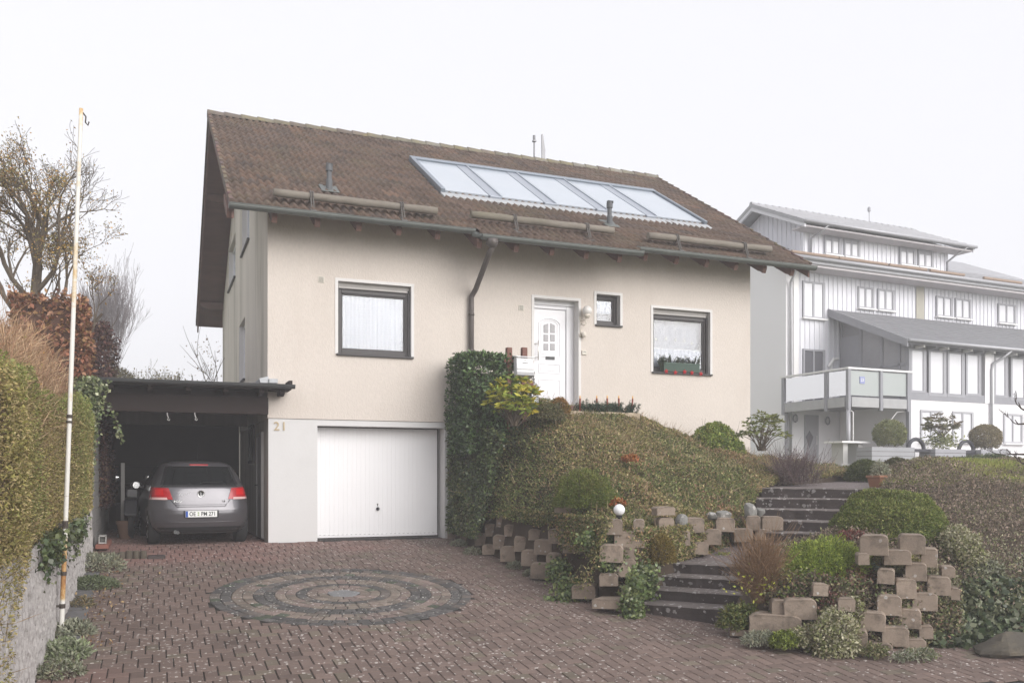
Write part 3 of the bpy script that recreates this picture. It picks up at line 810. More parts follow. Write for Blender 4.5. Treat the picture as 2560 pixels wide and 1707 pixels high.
# ---------------------------------------------------------------- roof
RX0, RX1 = -.71, 11.42
m_tile = M("roof_tile", (1, 1, 1), rough=.75, var=.16, scale=1.3, fine=.2, fscale=45, attr=True, bump=.35, bscale=70, dirt=(.125, .105, .062), dirt_scale=1.1, dirt_amt=.5)
nrm = np.array([0, -PITCH, 1.0]); nrm /= np.linalg.norm(nrm)
dwn = np.array([0, -1.0, -PITCH]); dwn /= np.linalg.norm(dwn)
SL = math.hypot(RY + .81, RZ - 5.79); NC = 22; CL = SL / NC; WV = .15
def tiles(x0, x1, courses, seed, steps=6, flip=False):
    r = rng(seed); nw = int(round((x1 - x0) / WV)); wv = (x1 - x0) / nw
    xs = np.linspace(x0, x1, nw * steps + 1); ph = (xs - x0) / wv * 2 * PI
    wave = .026 * np.sin(ph) + .007 * np.sin(2 * ph + .8)
    V, F, C = [], [], []
    for cI in courses:
        tl = np.floor((xs - x0) / (2 * wv) + (0)).astype(int)
        nt = tl.max() + 2; tint = np.clip(1 + r.normal(0, .12, nt), .65, 1.4); warm = r.random(nt)
        jz = r.normal(0, .003, nt)[tl]
        s0 = SL - cI * CL
        rows = [(s0 + .0, -.012), (s0 + .002, .042), (s0 - CL * .5, .022), (s0 - CL * 1.06, .002)]
        base = len(V)
        for k, (s, h) in enumerate(rows):
            y = RY + dwn[1] * s; z = RZ + dwn[2] * s
            hh = h + wave + (jz if k else 0)
            if k == 0: hh = h + wave
            P = np.c_[xs, y + nrm[1] * hh, z + nrm[2] * hh]
            if flip: P[:, 1] = 2 * RY - P[:, 1]
            V += list(P)
        nx_ = len(xs)
        for k in range(3):
            for i in range(nx_ - 1):
                F.append((base + k * nx_ + i, base + k * nx_ + i + 1, base + (k + 1) * nx_ + i + 1, base + (k + 1) * nx_ + i))
                t = tl[i]; c = np.array([.112, .077, .058]) * tint[t]
                if warm[t] > .86: c = np.array([.126, .081, .058]) * tint[t]
                if warm[t] < .15: c = np.array([.094, .069, .056]) * tint[t]
                if cI < 1 and k == 0: c = c * .9
                C.append(tuple(c))
    b = MB(); b.v = [tuple(p) for p in V]; b.f = F; b.c = C
    return b
roofp = tiles(RX0, RX1, range(0, NC), 5)
tb = tiles(3.65, 7.02, [-0.83], 9); off = len(roofp.v); roofp.v += tb.v; roofp.f += [tuple(i + off for i in f) for f in tb.f]; roofp.c += tb.c
tb = tiles(RX0, RX1, range(0, NC), 7, steps=3, flip=True); off = len(roofp.v); roofp.v += tb.v; roofp.f += [tuple(i + off for i in f) for f in tb.f]; roofp.c += tb.c
roof = roofp.build("roof", m_tile, house, smooth=True, recalc=False)
# boarding and rafters' deck under the tiles
def slab(x0, x1, ylo, top, bot):
    yl = ylo; p = [(yl, float(roof_z(yl)) - top), (RY, RZ - top), (2 * RY - yl, float(roof_z(yl)) - top), (2 * RY - yl, float(roof_z(yl)) - bot), (RY, RZ - bot), (yl, float(roof_z(yl)) - bot)]
    return MB().prism(p, 'x', x0, x1)
slab(RX0 + .03, RX1 - .03, -.74, .05, .13).build("boarding", m_wood, roof)
e = .25; p = [(-.80, float(roof_z(-.80)) - .05), (-.80 - e, float(roof_z(-.80 - e)) - .05), (-.80 - e, float(roof_z(-.80 - e)) - .13), (-.80, float(roof_z(-.80)) - .13)]
MB().prism(p, 'x', 3.68, 6.99).build("boarding", m_wood, roof)
# verge boards (dark) and verge tiles
for xv in (RX0, RX1):
    s = 1 if xv < 0 else -1; b = MB()
    xa, xb = sorted((xv + .03 * s, xv + .07 * s))
    p = [(-.80, float(roof_z(-.80)) - .02), (RY, RZ - .02), (RY * 2 + .80, float(roof_z(-.8)) - .02), (RY * 2 + .80, float(roof_z(-.8)) - .27), (RY, RZ - .27), (-.80, float(roof_z(-.80)) - .27)]
    b.prism(p, 'x', xa, xb); b.build("verge_board", m_wood, roof)
    b = MB(); rr = random.Random(7)
    for side in (0, 1):
        for cI in range(NC):
            s0 = SL - cI * CL; sA = s0 - CL * 1.03
            def pt(s_, h): 
                y = RY + dwn[1] * s_ + nrm[1] * h; z = RZ + dwn[2] * s_ + nrm[2] * h
                return (y if side == 0 else 2 * RY - y, z)
            q = [pt(s0, .045), pt(sA, .02), pt(sA, -.10), pt(s0, -.085)]
            xa, xb = sorted((xv - .012 * s, xv + .028 * s)); cc = (.13 * rr.uniform(.8, 1.2), .092 * rr.uniform(.8, 1.1), .075)
            b.prism(q, 'x', xa, xb, col=cc)
            xa, xb = sorted((xv - .012 * s, xv + .05 * s)); q = [pt(s0, .062), pt(sA, .037), pt(sA, .022), pt(s0, .047)]
            b.prism(q, 'x', xa, xb, col=cc)
    b.build("verge_tiles", M("verge_tile", (1, 1, 1), rough=.85, var=.2, scale=5, attr=True, fine=.2, fscale=50, dirt=(.26, .22, .09), dirt_scale=3.5, dirt_amt=.65), roof)
# ridge tiles, overlapping, lichen-yellow
b = MB(); rr = random.Random(3); NR = 32
for i in range(NR):
    xa = RX0 - .02 + (RX1 - RX0) * i / NR; xb = xa + (RX1 - RX0) / NR + .03; n = 8; R0, R1 = .118, .135
    cc = tuple(np.array(rr.choice([(.18, .165, .125), (.15, .125, .105), (.21, .195, .165), (.17, .15, .11)])) * rr.uniform(.85, 1.15))
    rows = []
    for x, R, dz in ((xa, R1, 0), (xa, R1 - .02, 0), (xa, R1, .0), (xb, R0, -.008)):
        rows.append([(x, RY + R * 1.05 * math.cos(PI * k / n), RZ - .04 + dz + R * math.sin(PI * k / n)) for k in range(n + 1)])
    b.grid(rows[1:], cc)
for xe in (RX0 - .02, RX1 + .01): b.add([(xe, RY + .13 * math.cos(PI * k / 8), RZ - .04 + .13 * math.sin(PI * k / 8)) for k in range(9)], [tuple(range(9))], (.16, .12, .1))
b.build("ridge_tiles", M("verge_tile", (1, 1, 1)), roof, smooth=False, recalc=False)
# rafter tails under the eaves
for i in range(-1, 17):
    x = .03 + .73 * i
    if x > RX1 - .1: break
    ext = .25 if 3.6 < x < 7.05 else 0
    yo = -.76 - ext; zt = lambda y: float(roof_z(y)) - .135
    dz = .19
    p = [(.05, zt(.05)), (yo, zt(yo)), (yo, zt(yo) - .05), (yo + .05, zt(yo) - .15), (yo + .12, zt(yo + .12) - dz + .02), (yo + .2, zt(yo + .2) - dz), (.05, zt(.05) - dz)]
    MB().prism(p, 'x', x - .05, x + .05).build("rafter_tail", m_wood, roof, bevel=.008)
# purlins carrying the gable overhang
def purl(px, py, y, hz=.2, w=.14):
    z = float(roof_z(y)) - .14
    b = MB(); p = [(RX0 + .06, z - hz * .55), (RX0 + .06, z), (.02, z), (.02, z - hz), (RX0 + .3, z - hz), (RX0 + .16, z - hz * .8)]
    b.prism(p, 'y', y - w / 2, y + w / 2); b.build("purlin", m_woodl, roof, bevel=.006)
for y in (.1, RY, 7.6, 11.1, 3.2): purl(0, 0, y)
# gutters
def gutter(x0, x1, yc, zc, seed):
    b = MB(); R, n = .078, 10
    outer = [(yc + R * math.cos(PI + PI * k / n), zc + R * math.sin(PI + PI * k / n)) for k in range(n + 1)]
    innr = [(yc + (R - .006) * math.cos(2 * PI - PI * k / n), zc + (R - .006) * math.sin(2 * PI - PI * k / n)) for k in range(n + 1)]
    b.prism(outer + innr, 'x', x0, x1)
    b.tube([(x0, yc - R, zc + .004), (x1, yc - R, zc + .004)], .009, 6)
    for xe in (x0, x1 - .006): b.prism(outer, 'x', xe, xe + .006)
    x = x0 + .5
    while x < x1 - .1:
        o2 = [(yc + (R + .004) * math.cos(PI + PI * k / n), zc + (R + .004) * math.sin(PI + PI * k / n)) for k in range(n + 1)]
        b.prism(o2 + innr, 'x', x, x + .018); x += .78
    return b
gy = -.885; gz = 5.735
gut = gutter(RX0 - .02, 3.62, gy, gz, 1); g2 = gutter(3.66, 7.03, gy - .25, gz - .15, 2); g3 = gutter(7.0, RX1 + .05, gy, gz, 3)
for g in (g2, g3):
    off = len(gut.v); gut.v += g.v; gut.f += [tuple(i + off for i in f) for f in g.f]; gut.c += g.c
gut.tube([(3.58, gy, gz - .07), (3.7, gy - .1, gz - .12), (3.8, gy - .25, gz - .2)], [.05, .06, .055], 10)
gut.build("gutter", m_zinc, house)
# downpipe
A = onY(1229, 612, gy - .22); px_ = [(float(A[0]), gy - .25, gz - .2), (float(A[0]), gy - .25, gz - .36)]
bx, bz_ = onY(1178, 735, -.07)[0], onY(1178, 735, -.07)[2]
path = [px_[0], px_[1], (float(A[0]) - .04, gy - .2, gz - .46), (float(bx) + .06, -.16, float(bz_) + .08), (float(bx), -.08, float(bz_) - .06), (float(bx), -.08, float(bz_) - .2), (float(bx), -.08, 2.3)]
b = MB(); b.tube(path, .052, 12)
b.lathe([(.06, 0), (.11, .08), (.12, .16), (.10, .17), (.05, .05)], (px_[0][0], gy - .25, gz - .37), 12)
b.lathe([(.06, 0), (.06, .05)], (float(bx), -.08, float(bz_) - .42), 12)
b.lathe([(.06, 0), (.06, .05)], (float(bx), -.08, 3.6), 12)
dp = b.build("downpipe", m_pipe, house, smooth=True)

# solar collectors let into the roof
def rp(x, y, h): # point h above the roof plane
    return np.array([x, y, float(roof_z(y))]) + nrm * h
def rquad(b, x0, x1, y0, y1, h0, h1, col=None):
    vs = [tuple(rp(x, y, h)) for h in (h0, h1) for x, y in ((x0, y0), (x1, y0), (x1, y1), (x0, y1))]
    b.add(vs, [(3, 2, 1, 0), (4, 5, 6, 7), (0, 1, 5, 4), (1, 2, 6, 5), (2, 3, 7, 6), (3, 0, 4, 7)], col)
SX0, SX1, SY0, SY1 = 3.60, 10.10, 1.22, 3.52
m_alu = M("collector_frame", (.22, .25, .29), rough=.4, var=.06, metal=.4, spec=.5)
m_lead = M("lead_flashing", (.42, .43, .44), rough=.55, var=.15, scale=7, metal=.2, bump=.3, bscale=18)
b = MB(); rquad(b, SX0, SX1, SY1, SY1 + .16, -.02, .135); rquad(b, SX0, SX0 + .10, SY0, SY1, -.02, .13); rquad(b, SX1 - .08, SX1, SY0, SY1, -.02, .13)
solar = b.build("solar_collector", m_alu, house, bevel=.01)
pw = (SX1 - SX0 - .18) / 5
for i in range(5):
    xa = SX0 + .10 + i * pw
    b = MB(); rquad(b, xa + .02, xa + pw - (.28 if i < 4 else .04), SY0 + .06, SY1 - .01, .0, .085)
    b.build("collector_pane", M("collector_glass", (.42, .46, .51), rough=.18, var=.05, scale=1.2, spec=.45, dirt=(.46, .49, .52), dirt_scale=1.0, dirt_amt=.5), solar, bevel=.004)
    if i < 4:
        b = MB(); rquad(b, xa + pw - .27, xa + pw - .01, SY0 + .0, SY1 - .005, .0, .095); rquad(b, xa + pw - .03, xa + pw + .018, SY0 + .04, SY1 - .006, .0, .12)
        b.build("cover_strip", M("cover_strip", (.34, .37, .42), rough=.35, var=.06, metal=.3, spec=.5), solar, bevel=.008)
b = MB(); rquad(b, SX0 - .0, SX1 + .02, SY0 - .24, SY0 + .0, -.02, .052)
b.build("flashing", m_lead, solar, bevel=.01)
# log snow guards on iron brackets
m_log = M("weathered_log", (.21, .185, .155), rough=.9, var=.28, scale=5, stretch=(.25, 1, 1), fine=.15, fscale=60, bump=.7, bscale=25, dirt=(.13, .12, .07), dirt_scale=1.6, dirt_amt=.5)
m_iron = M("bracket_iron", (.13, .12, .11), rough=.6, var=.2, metal=.3)
for (pa, pb, brs) in (((684, 483), (1090.7, 526), (.22, .77)), ((1179, 538), (1531, 575), (.29, .80)), ((1620, 589), (1926, 624), (.22, .77))):
    A, B_ = onS(*pa, PITCH, 5.79 + .19, -.81), onS(*pb, PITCH, 5.79 + .19, -.81)
    y = (A[1] + B_[1]) / 2 - .0; A[1] = B_[1] = y; z = float(roof_z(y)) + .19; A[2] = B_[2] = z
    n = 14; rr = random.Random(int(pa[0])); pts = [A + (B_ - A) * k / n + np.array([0, rr.uniform(-.006, .006), rr.uniform(-.006, .006)]) for k in range(n + 1)]
    b = MB(); b.tube(pts, [.070 + rr.uniform(-.003, .003) for _ in pts], 14); sg = b.build("snow_guard_log", m_log, house, smooth=False, bevel=0)
    for f in sg.data.polygons: f.use_smooth = len(f.vertices) == 4
    for u in brs:
        c = A + (B_ - A) * u; b = MB()
        arc = [(c[0], c[1] + .084 * math.cos(a), c[2] + .084 * math.sin(a)) for a in np.linspace(-.9, 3.6, 14)]
        lo = rp(c[0], y - .17, .02)
        for dx in (-.02, .02): b.tube([(p[0] + dx, p[1], p[2]) for p in arc] + [(c[0] + dx, lo[1], lo[2])], .013, 6)
        rquad(b, c[0] - .05, c[0] + .05, y - .26, y - .05, .015, .03)
        b.build("bracket", m_iron, sg)
# vent pipes
for px, py, hh in ((823, 474, .42), (1524, 561, .42)):
    c = onS(px, py, PITCH, 5.79 + .03, -.81); b = MB()
    b.lathe([(.062, -.1), (.062, .16), (.048, .20), (.045, hh), (.001, hh)], c, 14); b.lathe([(.056, hh - .08), (.066, hh - .07), (.066, hh + .03), (.05, hh + .06), (.001, hh + .06)], c, 14)
    for k in range(7): b.box(c[0] - .06 + k * .019, c[1] - .06, c[2] + hh + .02, c[0] - .055 + k * .019, c[1] + .02, c[2] + hh + .072)
    vp = b.build("vent_pipe", M("vent_grey", (.10, .105, .11), rough=.5, var=.1), house, smooth=False)
    b = MB(); rquad(b, c[0] - .17, c[0] + .17, c[1] - .16, c[1] + .22, .03, .05); b.build("flashing", m_zinc, vp, bevel=.01)
# mast and flue plate showing over the ridge
c = at(1319, 396, 25.0); k = .0112; b = MB(); bz0 = c[2] - .3
b.tube([(c[0], 6.1, bz0), (c[0], 6.1, c[2] + .42)], .022, 8); b.box(c[0] - .04, 6.05, c[2] + .3, c[0] + .05, 6.15, c[2] + .34); b.tube([(c[0], 6.1, c[2] + .36), (c[0], 6.1, c[2] + .47)], .04, 8)
b.build("aerial_mast", M("mast_grey", (.25, .25, .26), rough=.5, var=.1, metal=.4), house)
c2 = at(1338, 398, 25.3); b = MB(); b.prism([(c2[0] - .07, c2[2] - .3), (c2[0] + .03, c2[2] - .3), (c2[0] + .03, c2[2] + .05), (c2[0] - .045, c2[2] + .48), (c2[0] - .08, c2[2] + .46)], 'y', 6.12, 6.16)
b.build("dish_edge", M("mast_grey", (.25, .25, .26)), house)
# side door and meter box on the gable wall under the car port
b = MB(); b.box(-.03, .75, .03, .02, .82, 2.02); b.box(-.03, 1.62, .03, .02, 1.69, 2.02); b.box(-.03, .82, 1.95, .02, 1.62, 2.02)
sdr = b.build("side_door", M("frame_grey", (.5, .49, .47), rough=.6, var=.05), house)
MB().box(-.012, .825, .03, .018, 1.615, 1.945).build("door_leaf", M("door_grey", (.33, .32, .31), rough=.6, var=.08), sdr)
b = MB(); b.tube([(-.012, 1.55, 1.02), (-.06, 1.55, 1.02), (-.06, 1.43, 1.02)], .01, 6); b.build("handle", m_frame, sdr)
b = MB(); b.box(-.03, 2.35, 1.45, .02, 3.3, 2.25); wo = b.build("window", m_frame, house)
MB().box(-.034, 2.42, 1.52, -.0305, 3.23, 2.18).build("pane", M("dim_pane", (.22, .22, .22), rough=.2, var=0), wo)
# ================================================================ car port
m_block = M("concrete_block", (.27, .26, .25), rough=.9, var=.15, scale=2, fine=.12, fscale=50, bump=.4, bscale=45)
m_felt = M("roof_felt", (.10, .095, .095), rough=.95, var=.2, scale=5, fine=.3, fscale=80, bump=.3, bscale=90)
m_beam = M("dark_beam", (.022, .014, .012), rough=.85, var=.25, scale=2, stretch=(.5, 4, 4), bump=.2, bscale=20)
m_zincd = M("dark_gutter", (.07, .072, .072), rough=.5, var=.15, metal=.3)
port = thing("carport", "dark timber car port with flat roof leaning on the house over the grey car", "carport", (-1.4, 2.5, 0))
PX0 = -2.86
def pz(y): return 2.80 + .075 * (y + .5)
b = MB()
p = [(-.5, pz(-.5)), (5.7, pz(5.7)), (5.7, pz(5.7) - .10), (-.5, pz(-.5) - .10)]
b.prism(p, 'x', PX0 - .02, .0)
b.prism([(-.5, pz(-.5)), (-.06, pz(-.06)), (-.06, pz(-.06) - .10), (-.5, pz(-.5) - .10)], 'x', .0, .34)
ro = b.build("roof", m_felt, port)
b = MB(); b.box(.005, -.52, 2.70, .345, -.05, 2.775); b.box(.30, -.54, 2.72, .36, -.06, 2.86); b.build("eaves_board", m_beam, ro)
b = MB(); b.prism([(-.14, pz(0) + .005), (-.16, pz(0) + .085), (.004, pz(0) + .13), (.004, pz(0) + .005)], 'y', -.12, 3.4); b.box(.005, -.16, pz(0) + .005, .16, -.005, pz(0) + .085)
b.build("flashing", M("lead_flashing", (.42, .43, .44)), ro, bevel=.006)
b = MB(); R = .062; n = 10; yc, zc = -.56, 2.775
o_ = [(yc + R * math.cos(PI + PI * k / n), zc + R * math.sin(PI + PI * k / n)) for k in range(n + 1)]; i_ = [(yc + (R - .006) * math.cos(2 * PI - PI * k / n), zc + (R - .006) * math.sin(2 * PI - PI * k / n)) for k in range(n + 1)]
b.prism(o_ + i_, 'x', PX0 + .0, .40); b.tube([(PX0, yc - R, zc + .003), (.40, yc - R, zc + .003)], .008, 6)
for xe in (PX0, .395): b.prism(o_, 'x', xe, xe + .005)
for xe in (-2.2, -1.35, -.5): b.prism([(yc + (R + .004) * math.cos(PI + PI * k / n), zc + (R + .004) * math.sin(PI + PI * k / n)) for k in range(n + 1)] + i_, 'x', xe, xe + .02)
b.build("gutter", m_zincd, port)
for x in (-2.55, -1.95, -1.35, -.75, -.15, .2):
    b = MB(); p = [(-.46, pz(-.46) - .105), (5.6, pz(5.6) - .105), (5.6, pz(5.6) - .22), (-.30, pz(-.30) - .22), (-.46, pz(-.46) - .17)]
    if x > 0: p = [(-.46, pz(-.46) - .105), (-.05, pz(-.05) - .105), (-.05, pz(-.05) - .22), (-.30, pz(-.30) - .22), (-.46, pz(-.46) - .17)]
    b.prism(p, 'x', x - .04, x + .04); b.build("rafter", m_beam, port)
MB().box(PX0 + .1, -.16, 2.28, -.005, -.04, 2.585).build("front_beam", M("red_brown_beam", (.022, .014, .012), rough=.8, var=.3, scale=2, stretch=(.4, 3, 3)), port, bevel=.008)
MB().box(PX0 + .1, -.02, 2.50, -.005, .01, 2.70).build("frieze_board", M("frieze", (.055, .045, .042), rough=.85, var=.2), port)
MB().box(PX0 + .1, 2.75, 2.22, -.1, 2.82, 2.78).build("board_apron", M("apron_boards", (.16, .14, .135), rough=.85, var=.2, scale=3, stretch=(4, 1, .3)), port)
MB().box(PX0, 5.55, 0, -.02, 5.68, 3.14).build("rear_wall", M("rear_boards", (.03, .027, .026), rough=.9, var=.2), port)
# side wall of pale concrete blocks
b = MB(); rr = random.Random(8)
for c in range(12):
    y = -.82 + (-.25 if c % 2 else 0)
    while y < 5.5:
        ya, yb = max(y, -.82), min(y + .5, 5.5)
        if yb - ya > .03:
            d = rr.uniform(-.003, .003); b.box(PX0 - .18, ya + .004, -.05 + c * .225 + .004, PX0 + .03 + d, yb - .004, -.05 + (c + 1) * .225 - .004)
        y += .5
sw = b.build("side_wall", m_block, port, bevel=.006)
MB().box(PX0 - .17, -.81, -.05, PX0 + .022, 5.49, 2.64).build("mortar", M("mortar", (.2, .19, .18), rough=.95, var=.1), sw)
MB().box(PX0 - .16, -.96, -.1, PX0 - .04, -.84, 2.66).build("post", M("dark_post", (.05, .04, .038), rough=.85, var=.2), port, bevel=.006)
MB().box(PX0 - .04, -.90, -.1, PX0 + .03, -.83, 2.6).build("post", m_block, port, bevel=.006)
# rain chain
b = MB(); z = 2.55; k = 0
ch = thing("rain_chain", "rusty link rain chain hanging down the left front corner of the car port", "chain", (PX0 + .03, -.97, .05))
while z > .12:
    ring_ = []
    for q in range(9):
        a = 2 * PI * q / 8; u, w = .026 * math.cos(a), .042 * math.sin(a)
        ring_.append((PX0 + .03 + (u if k % 2 == 0 else u * .3), -.97 + (0 if k % 2 == 0 else u * .95), z + w))
    b.tube(ring_, .0065, 5, cap=False); z -= .068; k += 1
b.build("links", M("rusty_chain", (.12, .10, .09), rough=.7, var=.3, scale=20, metal=.3), ch)
# two hooks on the front beam
for px, what in ((418, "left of the two"), (487, "right of the two")):
    c = onY(px, 1040, -.17); b = MB(); rr = random.Random(px)
    b.tube([(c[0], -.17, c[2] + .06), (c[0], -.19, c[2] + .02), (c[0] + .02, -.2, c[2] - .03), (c[0] + .0, -.2, c[2] - .06), (c[0] + .03, -.2, c[2] - .075), (c[0] + .045, -.2, c[2] - .05)], .007, 6)
    tag(b.build("wire_hook", M("pale_hook", (.5, .48, .46), rough=.5, var=0)), f"{what} pale wire hooks hanging from the car port beam", "hook", "wire hooks on the car port beam")
# things standing at the left wall of the car port
m_terra = M("terracotta", (.30, .15, .09), rough=.85, var=.15, scale=8)
c = at(313, 1332, 17.0); c[2] = 0
b = MB(); b.lathe([(.001, 0), (.10, 0), (.15, .28), (.165, .28), (.165, .34), (.14, .34), (.12, .25), (.001, .25)], c, 18); tag(b.build("flower_pot", M("dimmed_clay", (.14, .085, .06), rough=.9, var=.15), smooth=False), "dim clay flower pot on the floor inside the car port", "flower pot")  # clay darkened, the car port's dimness put into its colour
c = at(307, 1240, 17.5); b = MB(); b.box(c[0] - .035, c[1] - .035, 0, c[0] + .035, c[1] + .035, 1.45); b.box(c[0] - .1, c[1] - .1, 0, c[0] + .1, c[1] + .1, .06); tag(b.build("post_stand", M("pale_post", (.35, .34, .33), var=.1), bevel=.008), "pale square post standing in the dark left of the car", "post")
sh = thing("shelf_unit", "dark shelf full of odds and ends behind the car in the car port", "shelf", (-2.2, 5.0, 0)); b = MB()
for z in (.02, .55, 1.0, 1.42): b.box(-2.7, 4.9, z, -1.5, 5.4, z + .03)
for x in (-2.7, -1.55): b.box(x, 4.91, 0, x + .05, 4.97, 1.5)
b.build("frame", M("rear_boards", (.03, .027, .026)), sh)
# motor scooter, mostly in the dark
sc_ = thing("scooter", "dark motor scooter parked in the shade left of the car", "scooter", (-2.3, 2.6, 0)); b = MB()
for y in (2.1, 3.35):
    rows = []
    b.lathe([(.12, -.05), (.24, -.045), (.25, 0), (.24, .045), (.12, .05)], (-2.3, y, .25), 20, Matrix.Rotation(PI / 2, 4, 'Y'))
b.build("wheels", M("tyre", (.018, .018, .018), rough=.85, var=.1), sc_)
b = MB(); b.prism([(1.9, .45), (2.05, .75), (2.7, .78), (2.85, .4), (3.1, .35), (3.2, .95), (3.3, .95), (3.42, .5), (3.3, .25), (2.7, .2), (2.3, .3)], 'x', -2.42, -2.18); b.build("body", M("dark_paint", (.03, .03, .035), rough=.3, var=0, spec=.5), sc_, bevel=.03, segs=2)
b = MB(); b.tube([(-2.62, 3.22, 1.02), (-2.3, 3.25, .98), (-1.98, 3.22, 1.02)], .016, 8); b.tube([(-2.3, 3.25, .95), (-2.3, 3.28, 1.0)], .03, 8); b.build("handlebar", M("chrome", (.7, .7, .7), rough=.15, metal=1.0, var=0), sc_)
b = MB()
for x in (-2.6, -2.0): b.ball((x, 3.2, 1.16), .06, 8, (1.2, .35, 1)); b.tube([(x, 3.22, 1.02), (x, 3.2, 1.14)], .008, 6)
b.build("mirror", M("chrome", (.7, .7, .7)), sc_, smooth=True)
# row of red bricks along the wall, palisade edging and slab at its foot
c0 = onZ(262, 1352, .0); m_brick = M("red_brick", (.24, .105, .08), rough=.85, var=.2, scale=8, bump=.3)
for k in range(4):
    y = -.45 + k * .32; b = MB(); b.box(-2.78, y, .0, -2.58, y + .3, .075); tag(b.build("brick", m_brick, bevel=.008), f"{['nearest','second','third','farthest'][k]} red brick of the row along the car port wall", "brick", "red bricks along the car port wall")
c = at(270, 1345, 16.0); b = MB(); b.box(-2.74, -.28, .076, -2.62, -.06, .10); b.box(-2.74, -.28, .10, -2.72, -.06, .21); b.box(-2.64, -.28, .10, -2.62, -.06, .21); b.box(-2.74, -.28, .19, -2.62, -.06, .215); b.box(-2.72, -.07, .10, -2.64, -.06, .19)
tag(b.build("metal_box", M("grey_metal", (.4, .39, .37), rough=.45, metal=.4, var=.1), bevel=.004), "small open grey metal box on the bricks by the car port wall", "box")
rr = random.Random(3)
for k in range(8):
    x = -2.78 + k * .105; h = .11 + rr.uniform(-.01, .015); y = -1.16 + rr.uniform(-.01, .01); b = MB()
    z = float(drive_z(0, y)); b.lathe([(.052, -.1), (.052, h - .012), (.045, h), (.001, h)], (x, y, z), 12)
    tag(b.build("palisade_post", M("palisade", (.10, .085, .065), rough=.9, var=.3, scale=12, fine=.2)), f"{['first','second','third','fourth','fifth','sixth','seventh','last'][k]} short palisade post from the left in the edging before the car port", "edging post", "palisade edging by the car port")
b = MB(); b.box(-1.98, -1.28, float(drive_z(0, -1.28)) - .02, -1.72, -1.02, float(drive_z(0, -1.1)) + .03); tag(b.build("paving_slab", m_step, bevel=.008), "single dark square slab beside the palisade edging", "slab")

# ================================================================ the car (local frame: x right, y forward, origin under the rear bumper)
car = thing("parked_car", "grey hatchback parked nose-in under the car port, plate OE PM 271", "car", (-1.13, -.16, 0.0), rz=math.radians(3.6))
m_paint = M("grey_car_paint", (.105, .10, .108), rough=.28, var=.02, metal=.55, spec=.6)
m_paint.node_tree.nodes["Principled BSDF"].inputs["Coat Weight"].default_value = .7
m_paint.node_tree.nodes["Principled BSDF"].inputs["Coat Roughness"].default_value = .05
m_blk = M("black_trim", (.02, .02, .021), rough=.5, var=.1)
m_cglass = M("car_glass", (.012, .013, .014), rough=.06, var=0, spec=.7)
Zs = [.20, .26, .34, .44, .54, .62, .70, .78, .86, .93, .98, 1.02, 1.08, 1.16, 1.25, 1.33, 1.39, 1.43, 1.455, 1.468]
HW = [.70, .775, .815, .835, .841, .840, .836, .828, .815, .80, .785, .772, .755, .722, .68, .635, .59, .53, .42, .22]
YR = [.13, .06, .025, .01, .00, .005, .03, .055, .075, .09, .105, .13, .18, .26, .345, .415, .46, .50, .60, .85]
YF = [3.75, 3.86, 3.92, 3.95, 3.955, 3.94, 3.90, 3.80, 3.55, 3.05, 2.92, 2.86, 2.76, 2.62, 2.47, 2.32, 2.2, 2.08, 1.92, 1.6]
def itp(z, A): return float(np.interp(z, Zs, A))
def rear_y(x, z):
    hw, yr = itp(z, HW), itp(z, YR); u = min(abs(x) / hw, .999)
    n = 3.2; return yr + .50 * (1 - (1 - u ** n) ** (1 / n))
def slice_(z):
    hw, yr, yf = itp(z, HW), itp(z, YR), itp(z, YF); pts = []
    us = [math.sin(PI / 2 * k / 14) for k in range(15)]
    right = [(hw * u * .9995, 0) for u in us]
    n = 3.2
    for x, _ in right: pts.append((x, yr + .50 * (1 - (1 - (x / hw) ** n) ** (1 / n)), z))
    yl = pts[-1][1]; fr = []
    for u in us: 
        x = hw * u * .9995; fr.append((x, yf - .75 * (1 - (1 - (x / hw) ** 2.6) ** (1 / 2.6)), z))
    ye = fr[-1][1]
    for k in range(1, 8): pts.append((hw, yl + (ye - yl) * k / 8, z))
    pts += fr[::-1]
    left = [(-x, y, z) for x, y, z in pts[::-1][1:-1]]
    return pts + left
rows = [slice_(z) for z in np.interp(np.linspace(0, len(Zs) - 1, 58), range(len(Zs)), Zs)]
b = MB(); m_ = len(rows[0])
for rw in rows: b.v += [tuple(p) for p in rw]
for i in range(len(rows) - 1):
    for k in range(m_): b.f.append((i * m_ + k, i * m_ + (k + 1) % m_, (i + 1) * m_ + (k + 1) % m_, (i + 1) * m_ + k)); b.c.append(None)
b.f += [tuple(reversed(range(m_))), tuple((len(rows) - 1) * m_ + k for k in range(m_))]; b.c += [None, None]
body = b.build("body", m_paint, car, smooth=True, local=True)
cb = MB()
for y in (.62, 3.08):
    for s in (-1, 1):
        cb.lathe([(.001, -.2), (.345, -.2), (.345, .22), (.001, .22)], (s * .80, y, .32), 28, Matrix.Rotation(PI / 2, 4, 'Y'))
co = cb.build("cutter", m_blk, local=True, loc=(0, 0, 0))
body.parent = None; bpy.context.view_layer.update(); boolean_cut(body, co); body.parent = car
body.data.polygons.foreach_set("use_smooth", [True] * len(body.data.polygons))
